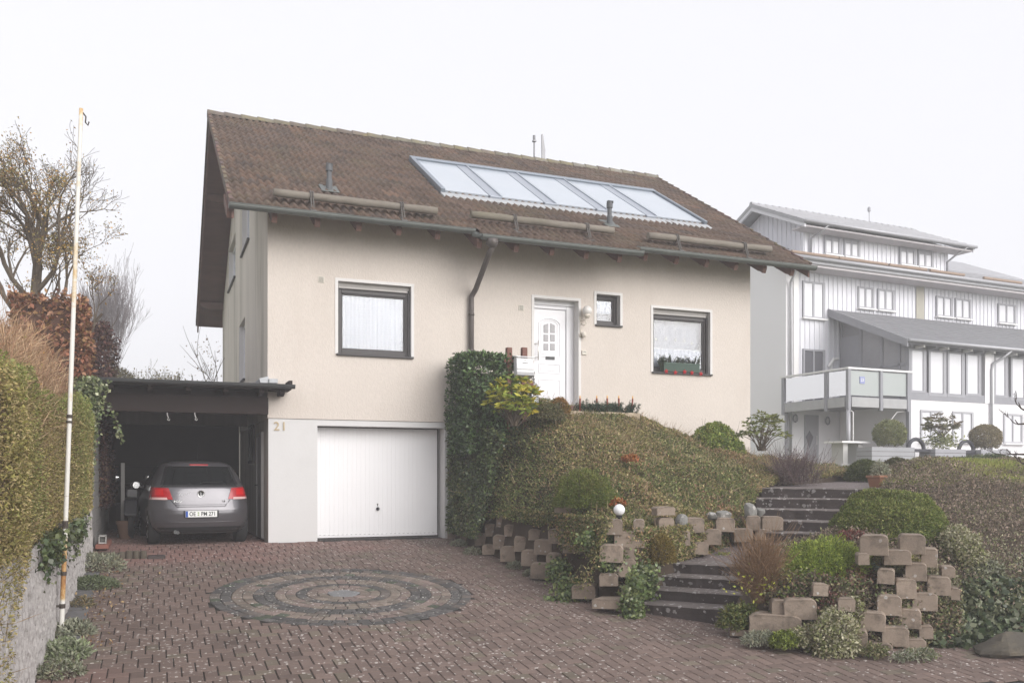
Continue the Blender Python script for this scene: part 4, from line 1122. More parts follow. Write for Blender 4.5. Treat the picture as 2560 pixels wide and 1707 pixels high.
def patch(name, corners, mat, parent, off=.006, nu=10, nv=8, fn=None):
    """a piece of the rear surface between four (x, z) corners: lower left, lower right, upper right, upper left"""
    P = []
    for j in range(nv + 1):
        v = j / nv; row = []
        for i in range(nu + 1):
            u = i / nu
            x = (1 - u) * ((1 - v) * corners[0][0] + v * corners[3][0]) + u * ((1 - v) * corners[1][0] + v * corners[2][0])
            z = (1 - u) * ((1 - v) * corners[0][1] + v * corners[3][1]) + u * ((1 - v) * corners[1][1] + v * corners[2][1])
            if fn: x, z = fn(x, z, u, v)
            row.append((x, rear_y(x, z) - off, z))
        P.append(row)
    back = [[(x, y + .03, z) for x, y, z in row] for row in P]
    b = MB(); b.grid(P)
    edge = lambda A: A[0] + [r_[-1] for r_ in A[1:]] + A[-1][::-1][1:] + [r_[0] for r_ in A[::-1][1:-1]]
    e0, e1 = edge(P), edge(back); n_ = len(e0); b.add(e0 + e1, [(i, (i + 1) % n_, n_ + (i + 1) % n_, n_ + i) for i in range(n_)])
    return b.build(name, mat, parent, smooth=False, local=True)
hatch = patch("rear_window", [(-.60, 1.045), (.60, 1.045), (.50, 1.36), (-.50, 1.36)], m_cglass, car, .006, 16, 8)
patch("window_surround", [(-.645, 1.005), (.645, 1.005), (.60, 1.045), (-.60, 1.045)], m_blk, car, .003, 16, 2)
for s in (-1, 1): patch("side_trim", [(s * .60, 1.045), (s * .645, 1.045), (s * .545, 1.36), (s * .50, 1.36)], m_blk, car, .004, 2, 8)
# spoiler over the window with the third brake light
patch("spoiler", [(-.56, 1.36), (.56, 1.36), (.50, 1.43), (-.50, 1.43)], m_paint, car, .05, 16, 4)
b = MB(); b.box(-.155, rear_y(0, 1.39) - .066, 1.375, .155, rear_y(0, 1.39) - .04, 1.402); b.build("brake_light", M("red_lens", (.36, .006, .010), rough=.2, var=.05, scale=30, spec=.6), car, local=True, bevel=.004)
b = MB(); y = rear_y(0, 1.12); b.tube([(.0, rear_y(0, 1.06) - .02, 1.07), (.05, rear_y(.05, 1.07) - .025, 1.085), (.38, rear_y(.38, 1.1) - .02, 1.10)], .009, 6); b.build("wiper", m_blk, car, local=True)
# tail lights
for s in (-1, 1):
    cs = [(s * .82, .805), (s * .455, .79), (s * .52, .985), (s * .775, 1.0)]
    tl = patch("tail_light", cs, M("red_lens", (.45, .012, .018)), car, .012, 10, 8)
    patch("reversing_lamp", [(s * .815, .79), (s * .54, .785), (s * .55, .825), (s * .805, .828)], M("pale_lens", (.62, .42, .40), rough=.15, var=.05, spec=.6), tl, .0145, 8, 2)
    patch("light_cluster", [(s * .74, .865), (s * .60, .865), (s * .61, .965), (s * .73, .965)], M("bright_red_lens", (.50, .015, .015), rough=.25, var=.05, scale=40), tl, .0145, 6, 6)
# hatch shut lines, lower edge chrome-grey lip, number plate recess
b = MB(); zz = [(-.50, .79), (-.42, .70), (-.40, .665), (.40, .665), (.42, .70), (.50, .79)]
b.tube([(x, rear_y(x, z) - .002, z) for i in range(5) for x, z in [(zz[i][0] + (zz[i + 1][0] - zz[i][0]) * k / 8, zz[i][1] + (zz[i + 1][1] - zz[i][1]) * k / 8) for k in range(8)]], .0055, 5); b.build("hatch_gap", m_blk, car, local=True)
patch("hatch_lip", [(-.41, .70), (.41, .70), (.46, .735), (-.46, .735)], m_paint, car, .014, 14, 3)
patch("plate_recess", [(-.285, .475), (.285, .475), (.295, .60), (-.295, .60)], m_blk, car, .004, 8, 3)
yp = rear_y(0, .54) - .016
plate = MB().box(-.26, yp, .484, .26, yp + .012, .594).build("number_plate", M("plate_white", (.78, .78, .76), rough=.4, var=0), car, local=True, bevel=.003)
MB().box(-.256, yp - .0015, .488, -.218, yp + .002, .590).build("country_band", M("plate_blue", (.02, .08, .36), rough=.4, var=0), plate, local=True)
T = lambda x, z: Matrix.Translation((x, yp - .002, z)) @ FACING @ Matrix.Diagonal((.80, 1, 1, 1))
for tx_, px in (("OE", -.146), ("PM", .045), ("271", .178)): glyphs(tx_, .098, .0008, T(px, .538), 1.02, .0016).build("plate_letters", m_blk, plate, local=True, recalc=False)
b = MB()
for z, cc in ((.56, None), (.522, None)): b.lathe([(.001, -.001), (.014, -.001), (.014, .001), (.001, .001)], (-.05, yp - .0015, z), 12, Matrix.Rotation(PI / 2, 4, 'X'))
b.build("plate_seal", M("seal", (.30, .38, .2), var=.1), plate, local=True)
b = MB(); b.box(-.265, yp - .003, .474, .265, yp + .012, .484); b.build("plate_holder", m_blk, plate, local=True)
# round badge and lettering
ye = rear_y(0, .88) - .012; b = MB(); ringp = [(.052 * math.cos(2 * PI * k / 28), ye, .885 + .052 * math.sin(2 * PI * k / 28)) for k in range(29)]
b.tube(ringp, .008, 6, cap=False)
for seg in (((-.022, .046), (0, .006), (.022, .046)), ((-.046, .02), (-.024, -.045), (0, -.004), (.024, -.045), (.046, .02))):
    b.tube([(x, ye, .885 + z) for x, z in seg], .0082, 5)
m_chr = M("chrome", (.7, .7, .7), rough=.15, metal=1.0, var=0)
bdg = b.build("badge", m_chr, car, local=True)
MB().lathe([(.001, 0), (.05, 0), (.05, .006), (.001, .006)], (0, ye + .012, .885), 24, Matrix.Rotation(PI / 2, 4, 'X')).build("badge_disc", m_blk, bdg, local=True)
T2 = lambda x, z: Matrix.Translation((x, rear_y(x, z) - .010, z)) @ Matrix.Rotation(-.25 * (x > .3) + .18 * (x < -.2), 4, 'Z') @ FACING
glyphs("POLO", .05, .003, T2(-.36, .755) @ Matrix.Diagonal((1.25, 1, 1, 1)), 1.1, .001).build("lettering", m_chr, car, local=True, recalc=False)
glyphs("1.4", .045, .003, T2(.375, .755), 1.0, .001).build("lettering", m_chr, car, local=True, recalc=False)
b = MB(); pts = []
for k in range(40):
    u = k / 39; x = -.35 + u * .17; z = .862 + .03 * math.sin(u * 22) * (.5 + .5 * math.cos(u * 6)) + .03 * u; pts.append((x, rear_y(x, z) - .006, z))
b.tube(pts, .0028, 4); b.build("script_sticker", M("sticker_white", (.75, .75, .75), var=0), car, local=True)
# lower bumper, exhaust, reflectors
patch("bumper_valance", [(-.70, .215), (.70, .215), (.765, .315), (-.765, .315)], m_blk, car, .006, 18, 3)
patch("bumper_crease", [(-.80, .385), (.80, .385), (.80, .402), (-.80, .402)], m_paint, car, .016, 22, 2)
b = MB(); b.tube([(-.42, .0, .235), (-.42, .2, .24)], .032, 12); b.tube([(-.38, .01, .222), (-.38, .2, .23)], .028, 12); b.build("exhaust", M("exhaust", (.1, .1, .1), rough=.4, metal=.7, var=.1), car, local=True)
# wheels
for y in (.62, 3.08):
    for s in (-1, 1):
        R_ = Matrix.Rotation(PI / 2, 4, 'Y')
        w = MB().lathe([(.20, -.095), (.28, -.098), (.303, -.08), (.308, -.03), (.308, .03), (.303, .08), (.28, .098), (.20, .095)], (s * .735, y, .308), 32, R_).build("wheel", M("tyre", (.018, .018, .018)), car, smooth=True, local=True)
        b = MB(); b.lathe([(.001, -.05), (.06, -.05), (.06, .07), (.001, .075)], (s * .735, y, .308), 16, R_); 
        rimr = [(s * .735 + s * .085, y + .195 * math.cos(2 * PI * k / 28), .308 + .195 * math.sin(2 * PI * k / 28)) for k in range(29)]; b.tube(rimr, .012, 6, cap=False)
        for k in range(7):
            a = 2 * PI * k / 7; b.tube([(s * .735 + s * .07, y + .05 * math.cos(a), .308 + .05 * math.sin(a)), (s * .735 + s * .08, y + .195 * math.cos(a), .308 + .195 * math.sin(a))], [.02, .026], 6)
        b.lathe([(.02, -.08), (.205, -.08), (.205, -.075), (.02, -.075)], (s * .735, y, .308), 24, R_); b.build("rim", M("alloy", (.5, .5, .52), rough=.35, metal=.8, var=.05), w, local=True)
# side windows, mirrors, aerial
for s in (-1, 1):
    P = []
    for z in np.linspace(1.03, 1.36, 7):
        row = []
        for y in np.linspace(.95, 2.5, 12):
            yy = y + (z - 1.03) * (.5 if y < 1.1 else (-1.1 if y > 2.3 else 0)); row.append((s * (itp(z, HW) + .004), yy, z))
        P.append(row)
    MB().grid(P).build("side_window", m_cglass, car, local=True, recalc=False)
    b = MB(); b.ball((s * .93, 2.42, 1.02), .10, 12, (1, .55, .72)); b.tube([(s * .78, 2.44, .97), (s * .9, 2.43, .99)], .025, 8); mi = b.build("wing_mirror", m_paint, car, smooth=True, local=True)
    MB().lathe([(.001, 0), (.062, 0), (.062, .004), (.001, .004)], (s * .93, 2.362, 1.02), 16, Matrix.Rotation(PI / 2, 4, 'X')).build("mirror_glass", m_chr, mi, local=True)
b = MB(); b.tube([(0, .62, 1.455), (0, .60, 1.50), (0, .45, 1.78)], [.012, .006, .003], 6); b.build("aerial", m_blk, car, local=True)
# ================================================================ the grey clad house behind (local frame: x along its front, y back, z up)
NA = math.radians(3.2)
NU, NN = np.array([math.cos(NA), math.sin(NA)]), np.array([math.sin(NA), -math.cos(NA)])
NC0 = at(1965, 1190, 34.0)[:2]
def nb_px(px, py, off):
    r = ray(px, py); t = ((NC0 - np.array(CAM[:2])) @ NN + off) / (r[:2] @ NN); P = np.array(CAM) + r * t
    return float((P[:2] - NC0) @ NU), float(P[2])
def nb_world(u, off): return NC0 + NU * u + NN * off
m_clad = M("fog_paled_cladding", (.74, .74, .78), rough=.8, var=.05, scale=1.5, stretch=(1, 1, .2))  # this house's tones are paled, fog fade put into the colours
m_nwhite = M("fog_paled_white", (.86, .85, .86), rough=.85, var=.03, scale=.6)
m_ngrey = M("fog_paled_anthracite", (.30, .30, .325), rough=.6, var=.08)
m_nframe = M("fog_paled_frame", (.36, .36, .385), rough=.5, var=.06)
m_ntile = M("fog_paled_tile", (.36, .36, .375), rough=.8, var=.18, scale=2, fine=.15, fscale=20)
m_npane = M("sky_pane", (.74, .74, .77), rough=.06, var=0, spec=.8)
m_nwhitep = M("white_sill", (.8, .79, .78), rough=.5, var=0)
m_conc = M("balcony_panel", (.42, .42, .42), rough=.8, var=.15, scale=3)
m_soff = M("fog_paled_soffit", (.50, .47, .48), rough=.85, var=.15)
nb = thing("clad_house", "grey board-clad house in the fog with balcony, long dormer and glazed veranda", "house", (NC0[0], NC0[1], 0), rz=NA)
UE, OE_, NR_ = 2.70, 3.30, 16.2
L = dict(parent=nb, local=True)
def boards(b, x0, x1, z0, z1, y, pitch=.24, w=.055, th=.03):
    x = x0 + .04
    while x < x1 - .02: b.box(x, y - th, z0, x + w, y, z1); x += pitch
# main body: left gable rendered white, front board clad above the balcony floor
b = MB(); mrz = lambda o: 9.34 + .45 * (.9 - o)
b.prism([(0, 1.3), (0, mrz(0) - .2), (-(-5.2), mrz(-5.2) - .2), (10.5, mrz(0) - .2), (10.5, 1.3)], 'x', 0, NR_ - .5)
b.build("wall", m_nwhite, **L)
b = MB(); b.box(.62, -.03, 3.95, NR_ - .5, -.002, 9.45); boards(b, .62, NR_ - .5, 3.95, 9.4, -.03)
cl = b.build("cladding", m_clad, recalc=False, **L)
MB().box(6.86, -.075, 3.95, 7.32, -.062, 9.4).build("beige_strip", M("beige_board", (.42, .40, .34), rough=.8, var=.05), cl, local=True)
# main roof
b = MB(); ov = .9
for fl in (1, -1):
    pass
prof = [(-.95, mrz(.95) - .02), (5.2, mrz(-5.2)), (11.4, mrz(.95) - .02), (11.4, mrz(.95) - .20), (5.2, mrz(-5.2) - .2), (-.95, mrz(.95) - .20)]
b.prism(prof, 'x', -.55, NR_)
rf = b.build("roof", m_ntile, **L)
for k in range(14):
    o = .9 - k * .42
    MB().box(-.55, -o, 0, NR_, -o + .05, .03, Matrix.Translation((0, 0, mrz(o) - .005))).build("tile_course", m_ntile, rf, local=True) if k < 6 else None
b = MB(); b.box(-.5, -.88, mrz(.9) - .32, NR_, -.02, mrz(.9) - .21); b.build("soffit", m_soff, rf, local=True)
b = MB(); b.tube([(-.55, -1.0, 9.30), (NR_ + .05, -1.0, 9.30)], .075, 10); b.build("gutter", M("zinc_pale", (.42, .42, .44), rough=.5, metal=.3, var=.1), nb, smooth=True, local=True)
m_nlog = M("snow_log", (.33, .24, .18), rough=.85, var=.15)
for ua, ub in ((-.3, 2.0), (2.05, 4.6), (4.7, 6.8), (7.0, 9.0), (10.2, 12.6)):
    MB().tube([(ua, -.62, mrz(.62) + .10), (ub, -.62, mrz(.62) + .10)], .06, 8).build("snow_guard_log", m_nlog, nb, local=True)
# downpipe at the left corner
b = MB(); b.tube([(-.2, -.95, 9.22), (-.15, -.8, 9.0), (.12, -.12, 8.55), (.14, -.10, 8.3), (.14, -.10, 1.6)], .05, 8); b.build("downpipe", M("zinc_pale", (.42, .42, .44)), nb, smooth=True, local=True)
MB().box(.34, -.06, 3.6, .58, -.005, 9.3).build("corner_strip", m_nwhitep, nb, local=True)

def nwin(u0, u1, z0, z1, y, leaves=2, sill=True, dark=False, fw=.07, mat=None, par=None, blind=False):
    f = MB(); d = .05
    f.box(u0, y - d, z0, u0 + fw, y + .02, z1); f.box(u1 - fw * 1.6, y - d, z0, u1, y + .02, z1); f.box(u0 + fw, y - d, z0, u1 - fw * 1.6, y + .02, z0 + fw); f.box(u0 + fw, y - d, z1 - fw, u1 - fw * 1.6, y + .02, z1)
    for k in range(1, leaves):
        um = u0 + fw + (u1 - u0 - fw * 2.6) * k / leaves; f.box(um - fw * .55, y - d * .9, z0 + fw, um + fw * .55, y + .02, z1 - fw)
    wo = f.build("window", mat or m_nframe, par or nb, local=True)
    for k in range(leaves):
        a = u0 + fw + (u1 - u0 - fw * 2.6) * k / leaves; c = u0 + fw + (u1 - u0 - fw * 2.6) * (k + 1) / leaves
        zt = z1 - fw
        MB().quad((a, y - .012, z0 + fw), (c, y - .012, z0 + fw), (c, y - .012, zt), (a, y - .012, zt)).build("pane", M("dark_pane", (.14, .14, .155), rough=.08, var=0, spec=.7) if dark else m_npane, wo, recalc=False, local=True)
    if blind: MB().box(u0 + fw, y - .03, z1 - fw - .16, u1 - fw * 1.6, y - .013, z1 - fw).build("blind", m_nframe, wo, local=True)
    if sill: MB().box(u0 - .04, y - .15, z0 - .05, u1 + .06, y + .01, z0).build("sill", m_nwhitep, wo, local=True)
    return wo
yc = -.035 - .02
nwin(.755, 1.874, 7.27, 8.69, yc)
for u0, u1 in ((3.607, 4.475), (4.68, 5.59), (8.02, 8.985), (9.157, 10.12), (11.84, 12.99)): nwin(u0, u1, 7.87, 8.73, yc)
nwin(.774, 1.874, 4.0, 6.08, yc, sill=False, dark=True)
# ground floor under the balcony
dn = MB(); dn.box(.90, -.05, 1.58, 1.585, -.003, 3.55); do_ = dn.build("door", m_nframe, **L)
MB().prism([(.93, 2.7), (1.12, 2.95), (1.31, 2.7), (1.12, 2.25)], 'y', -.057, -.0505).build("door_pane", M("dark_pane", (.14, .14, .155)), do_, local=True)
b = MB(); b.tube([(1.46, -.09, 2.4), (1.46, -.09, 2.75)], .016, 6); b.build("handle", m_nwhitep, do_, local=True)
b = MB(); b.prism([(3.05, 2.85), (3.5, 3.3), (3.95, 2.85), (3.5, 2.4)], 'y', -.06, -.003); dw_ = b.build("diamond_window", m_nframe, **L)
b = MB(); b.prism([(3.18, 2.85), (3.5, 3.17), (3.82, 2.85), (3.5, 2.53)], 'y', -.065, -.0605); b.build("pane", M("dark_pane", (.14, .14, .155)), dw_, local=True)
for u, z in ((.42, 3.4), (2.05, 3.35)):
    b = MB(); pts = [(u + .10 * math.cos(2 * PI * k / 16), -.05, z + .14 * math.sin(2 * PI * k / 16)) for k in range(17)]; b.tube(pts, .03, 6, cap=False); b.build("round_lamp", m_ngrey, **L)
b = MB(); b.lathe([(.06, -.03), (.12, -.03), (.12, .0), (.06, .0)], (-.02, 3.2, 2.75), 14, Matrix.Rotation(PI / 2, 4, 'Y')); b.build("wall_vent", m_nframe, **L)
# dormer: clad box with its own gabled roof
DZ0, DZE, DRZ, DU0, DU1 = 9.0, 10.85, 12.2, .87, 8.82
b = MB(); b.prism([(0, DZ0), (0, DZE), (2.25, DRZ - .25), (4.5, DZE), (4.5, DZ0)], 'x', DU0, DU1); dm = b.build("dormer", m_clad, **L)
b = MB(); boards(b, DU0, DU1, 9.6, 10.9, -.0); 
x = .15
while x < 4.4:
    zt = DZE + (DRZ - .3 - DZE) * (1 - abs(x - 2.25) / 2.25); b.box(DU0 - .03, x, DZ0, DU0, x + .05, zt); x += .26
b.build("battens", m_clad, dm, local=True, recalc=False)
b = MB(); sl = (DRZ - 10.80) / 2.95
prof = [(-.75, 10.80), (2.25, DRZ), (5.2, 10.80), (5.2, 10.66), (2.25, DRZ - .15), (-.75, 10.66)]
b.prism(prof, 'x', .2, 9.5); dr = b.build("dormer_roof", m_ntile, **L)
b = MB(); prof = [(-.74, 10.655), (2.25, DRZ - .155), (5.2, 10.655), (5.2, 10.52), (2.25, DRZ - .30), (-.74, 10.52)]; b.prism(prof, 'x', .22, .30); b.build("verge_board", M("pale_verge", (.62, .62, .65), rough=.7, var=.05), dr, local=True); MB().prism(prof, 'x', 9.4, 9.48).build("verge_board", M("pale_verge", (.62, .62, .65)), dr, local=True)
b = MB(); b.box(.3, -.7, 10.56, 9.4, .0, 10.62); b.build("soffit", m_soff, dr, local=True)
for k in range(1, 8):
    o = -.75 + k * .4; MB().box(.2, o, 0, 9.5, o + .04, .03, Matrix.Translation((0, 0, 10.80 + (DRZ - 10.80) * (o + .75) / 3.0 - .004))).build("tile_course", m_ntile, dr, local=True)
b = MB(); k = 0; u = .2
while u < 9.5: b.tube([(u, 2.25, DRZ - .02), (min(u + .38, 9.5), 2.25, DRZ - .035)], [.10, .085], 8); u += .36
b.build("ridge_tiles", m_ntile, dr, local=True)
b = MB(); b.tube([(.2, -.82, 10.74), (9.52, -.82, 10.74)], .065, 10); b.tube([(1.35, -.80, 10.7), (1.2, -.5, 10.45), (1.15, -.12, 10.35), (1.15, -.1, 9.8)], .045, 8); b.tube([(9.0, -.80, 10.7), (8.75, -.4, 10.4), (8.7, -.06, 10.2), (8.7, -.06, 9.8)], .045, 8); b.build("gutter", M("zinc_pale", (.42, .42, .44)), dr, smooth=True, local=True)
for u0, u1 in ((1.874, 2.707), (2.885, 3.728), (5.923, 6.807), (6.971, 7.855)): nwin(u0, u1, 9.83, 10.60, -.045, blind=True, par=dm)
b = MB(); b.tube([(6.75, 2.3, 12.1), (6.75, 2.3, 12.75)], .018, 6); b.lathe([(.04, 0), (.07, .05), (.07, .17), (.03, .22)], (6.75, 2.3, 12.7), 10); b.build("aerial", m_nframe, **L)
b = MB(); b.box(8.82, .3, 10.0, 9.15, .5, 10.17); b.build("beam_end", m_clad, dm, local=True)
# lean-to veranda: white base, glazed front, dark timber, sloping tiled roof
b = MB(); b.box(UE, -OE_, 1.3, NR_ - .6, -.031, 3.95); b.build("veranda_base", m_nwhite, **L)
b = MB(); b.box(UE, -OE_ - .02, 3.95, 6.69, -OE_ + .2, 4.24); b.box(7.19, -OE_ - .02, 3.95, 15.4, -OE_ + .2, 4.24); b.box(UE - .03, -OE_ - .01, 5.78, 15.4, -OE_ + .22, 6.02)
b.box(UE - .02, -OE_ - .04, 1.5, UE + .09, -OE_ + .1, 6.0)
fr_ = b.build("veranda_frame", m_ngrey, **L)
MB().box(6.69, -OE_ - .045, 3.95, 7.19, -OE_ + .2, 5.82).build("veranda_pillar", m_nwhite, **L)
for a, c, zb in ((2.76, 3.58, 4.26), (3.70, 4.62, 4.17), (4.68, 5.60, 4.17), (5.66, 6.50, 4.26), (7.22, 8.0, 4.26), (8.17, 9.1, 4.17), (9.15, 10.0, 4.17), (10.1, 10.9, 4.26), (11.5, 12.3, 4.26), (12.4, 13.3, 4.2)):
    f = MB(); z1 = 5.79; fw = .10; y = -OE_
    f.box(a, y - .03, zb - .05, a + fw, y + .05, z1); f.box(c - fw * 1.6, y - .03, zb - .05, c, y + .05, z1); f.box(a + fw, y - .03, zb - .05, c - fw * 1.6, y + .05, zb + .03); f.box(a + fw, y - .03, z1 - .06, c - fw * 1.6, y + .05, z1)
    wo = f.build("veranda_window", m_nframe, **L)
    MB().quad((a + fw, y + .0, zb + .03), (c - fw * 1.6, y + .0, zb + .03), (c - fw * 1.6, y + .0, z1 - .06), (a + fw, y + .0, z1 - .06)).build("pane", m_npane, wo, recalc=False, local=True)
for a, c in ((3.278, 4.4), (4.946, 6.06), (7.75, 8.87), (9.4, 10.5)): nwin(a, c, 2.45, 3.6, -OE_ + .0, mat=M("pale_window_frame", (.45, .45, .47), rough=.5, var=.04))
zl = lambda o: 6.03 + (7.72 - 6.03) * (3.75 - o) / 3.75
b = MB(); b.prism([(-3.78, zl(3.78)), (-.07, zl(.07)), (-.07, zl(.07) - .16), (-3.78, zl(3.78) - .16)], 'x', 2.12, NR_ - .4); lr = b.build("veranda_roof", M("veranda_tile", (.20, .20, .21), rough=.8, var=.15, scale=2, fine=.12, fscale=20), **L)
for k in range(1, 12): o = 3.7 - k * .31; MB().box(2.12, -o, 0, NR_ - .4, -o + .04, .03, Matrix.Translation((0, 0, zl(o) - .006))).build("tile_course", M("veranda_tile", (.20, .20, .21)), lr, local=True)
b = MB(); b.prism([(-3.8, zl(3.8) + .02), (-.06, zl(.06) + .02), (-.06, zl(.06) - .30), (-3.8, zl(3.8) - .25)], 'x', 2.06, 2.115); b.build("verge_board", m_ngrey, lr, local=True)
b = MB(); b.tube([(2.1, -3.86, 5.97), (NR_ - .4, -3.86, 5.97)], .065, 10); b.tube([(7.5, -3.84, 5.93), (7.3, -3.6, 5.65), (7.05, -3.40, 5.45), (7.0, -3.38, 5.2), (7.0, -3.38, 1.6)], .05, 8); b.build("gutter", M("zinc_pale", (.42, .42, .44)), lr, smooth=True, local=True)
for k in range(22): MB().box(2.4 + k * .62, -3.68, 5.80, 2.48 + k * .62, -3.3, 5.9).build("rafter_end", m_nwhitep if k % 2 else m_ngrey, lr, local=True)
# veranda side wall towards the balcony: dark glazing
b = MB()
for y in (-.12, -1.1, -2.1, -2.9): b.box(UE - .03, y - .06, 3.95, UE + .03, y + .06, zl(-y) - .16)
b.box(UE - .03, -3.2, 5.2, UE + .03, -.1, 5.3); b.box(UE - .035, -1.04, 3.95, UE + .02, -.18, 6.6); b.build("side_frame", m_ngrey, **L)
b = MB(); b.quad((UE, -3.2, 3.95), (UE, -.1, 3.95), (UE, -.1, 7.4), (UE, -3.2, 6.1)); b.build("side_glazing", M("dim_glazing", (.30, .295, .31), rough=.15, var=.1, spec=.5), recalc=False, **L)
b = MB(); b.tube([(2.05, -.08, 5.45), (2.25, -.16, 5.75), (2.5, -.14, 5.78)], .06, 8); b.tube([(2.2, -.09, 5.6), (2.2, -.09, 4.1)], .05, 8); b.build("white_pipe", m_nwhitep, **L)
# balcony
BU = -.2
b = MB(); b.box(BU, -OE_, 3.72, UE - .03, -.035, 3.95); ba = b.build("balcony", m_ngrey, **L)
b = MB()
for u0, u1 in ((BU + .14, 1.22), (1.42, UE - .1)): b.box(u0, -OE_ - .03, 3.60, u1, -OE_ - .005, 3.93)
for y0, y1 in ((-OE_ + .14, -2.35), (-2.2, -.1)): b.box(BU - .03, y0, 3.6, BU - .005, y1, 3.93)
b.build("edge_panel", m_conc, ba, local=True)
def bpost(u, y): MB().box(u - .06, y - .06, 3.5, u + .06, y + .06, 4.9).build("post", m_ngrey, ba, local=True)
for u, y in ((BU, -OE_), (1.32, -OE_), (UE - .05, -OE_), (BU, -2.28), (BU, -.1)): bpost(u, y)
b = MB(); b.box(BU - .07, -OE_ - .07, 4.90, UE + .2, -OE_ + .07, 4.965); b.box(BU - .07, -OE_ + .07, 4.90, BU + .07, .03, 4.965); b.build("handrail", m_nwhitep, ba, local=True)
gl_ = M("milky_glass", (.40, .43, .42), rough=.3, var=.05, scale=2, spec=.6)
for q in (((BU + .1, -OE_, 4.0), (1.24, -OE_, 4.86)), ((1.40, -OE_, 4.05), (UE - .12, -OE_, 4.86))):
    (a, y, z0), (c, _, z1) = q; MB().quad((a, y, z0), (c, y, z0), (c, y, z1), (a, y, z1)).build("glass_panel", gl_, ba, recalc=False, local=True)
for y0, y1 in ((-OE_ + .08, -2.36), (-2.2, -.16)): MB().quad((BU, y0, 4.0), (BU, y1, 4.0), (BU, y1, 4.86), (BU, y0, 4.86)).build("glass_panel", glass("balcony_glass", refl=1.0), ba, recalc=False, local=True)
b = MB(); b.box(BU + .52, -OE_ - .02, 4.42, BU + .75, -OE_ - .005, 4.66); nbp = b.build("number_sign", M("sign_blue", (.28, .31, .55), rough=.4, var=0), ba, local=True)
glyphs("23", .15, .002, Matrix.Translation((BU + .635, -OE_ - .023, 4.54)) @ FACING, 1.0, .003).build("numerals", m_nwhitep, nbp, local=True, recalc=False)
MB().tube([(BU + .02, -OE_ + .02, 1.45), (BU + .02, -OE_ + .02, 3.72)], .075, 14).build("balcony_post", M("zinc_pale", (.42, .42, .44)), nb, smooth=True, local=True)
MB().tube([(BU + .1, -.12, 1.45), (BU + .1, -.12, 3.72)], .06, 10).build("balcony_post", m_ngrey, nb, local=True)
b = MB(); b.tube([(BU + .02, -OE_ - .1, 3.45), (BU + .1, -OE_ - .12, 3.4), (BU + .12, -OE_ - .1, 2.2)], .022, 6); b.tube([(1.75, -OE_ + .5, 2.6), (2.35, -OE_ + .2, 3.5), (2.7, -OE_ + .1, 3.52)], .025, 6); b.build("white_rail", m_nwhitep, nb, local=True)
# terrace, table and plant boxes in front
def nbthing(name, label, cat, u, off, z, group=None): 
    w = nb_world(u, off); return thing(name, label, cat, (w[0], w[1], z), group, rz=NA)
b = MB(); b.box(.2, -8.2, .6, 15.5, -.0, 1.54); tr_ = b.build("terrace", M("terrace_stone", (.22, .20, .20), rough=.9, var=.15, scale=2), nb, local=True)
u, z = nb_px(2118, 1166, 4.6); tb = nbthing("garden_table", "weathered pale table under the balcony of the clad house", "table", u, 4.6, 1.54)
b = MB(); b.box(-.62, -.4, .72, .62, .4, .78); b.build("table_top", m_nwhitep, tb, local=True)
for x in (-.33, .33): MB().box(x - .1, -.25, .04, x + .1, .25, .72).build("leg", M("table_grey", (.5, .49, .48), var=.06), tb, local=True)
MB().box(-.55, -.3, 0, .55, .3, .04).build("base", M("table_grey", (.5, .49, .48)), tb, local=True)
m_box = M("plant_box_boards", (.36, .36, .38), rough=.8, var=.08, scale=2)
m_ballg, = (LEAF(),)
OB = 5.4
def plant_box(px0, px1, py0, what, n, w2=.0):
    (u0, z1), (u1, _) = nb_px(px0, py0, OB), nb_px(px1, py0, OB); w = u1 - u0
    t = nbthing("plant_box", what, "plant box", (u0 + u1) / 2, OB, 1.54, "board plant boxes before the clad house"); h = max(z1 - 1.54, .45)
    b = MB(); 
    for k in range(4): b.box(-w / 2, -.32, k * h / 4 + .008, w / 2, .32, (k + 1) * h / 4 - .004)
    b.build("box", m_box, t, local=True); MB().box(-w / 2 + .01, -.31, .0, w / 2 - .01, .31, h - .03).build("earth", m_soil, t, local=True)
    return (u0 + u1) / 2, 1.54 + h
def bench(px0, px1, py, what):
    (u0, z), (u1, _) = nb_px(px0, py, OB - .1), nb_px(px1, py, OB - .1)
    t = nbthing("garden_bench", what, "bench", (u0 + u1) / 2, OB - .1, 1.54, "dark benches between the plant boxes"); w = (u1 - u0) / 2; hz = z - 1.54
    MB().box(-w, -.22, hz - .09, w, .22, hz).build("seat", M("bench_dark", (.06, .06, .07), rough=.6, var=.1), t, local=True)
    for x in (-w + .08, w - .08): MB().box(x - .05, -.2, 0, x + .05, .2, hz - .09).build("leg", M("bench_dark", (.06, .06, .07)), t, local=True)
    c = -w + w * .62; pts = [(c + .36 * math.cos(PI * k / 10), 0, hz + .33 * math.sin(PI * k / 10)) for k in range(11)]
    b = MB(); b.tube(pts, .065, 8); b.build("arm", M("bench_dark", (.06, .06, .07)), t, local=True)
pb1 = plant_box(2160, 2266, 1117, "board plant box with a clipped ball shrub beside the balcony post", 1)
pb2 = plant_box(2318, 2394, 1122, "board plant box with a loose leafy shrub, between the two dark benches", 2)
pb3 = plant_box(2432, 2506, 1124, "board plant box with a brown ball shrub right of the farther bench", 3)
bench(2268, 2338, 1122, "dark bench with curved arm beside the balcony end plant box"); bench(2394, 2462, 1126, "dark bench with curved arm under the brown ball shrub")
MB_ = MB(); (u0, z1), (u1, _) = nb_px(2508, 1122, OB), nb_px(2620, 1122, OB); w = nb_world((u0 + u1) / 2, OB)
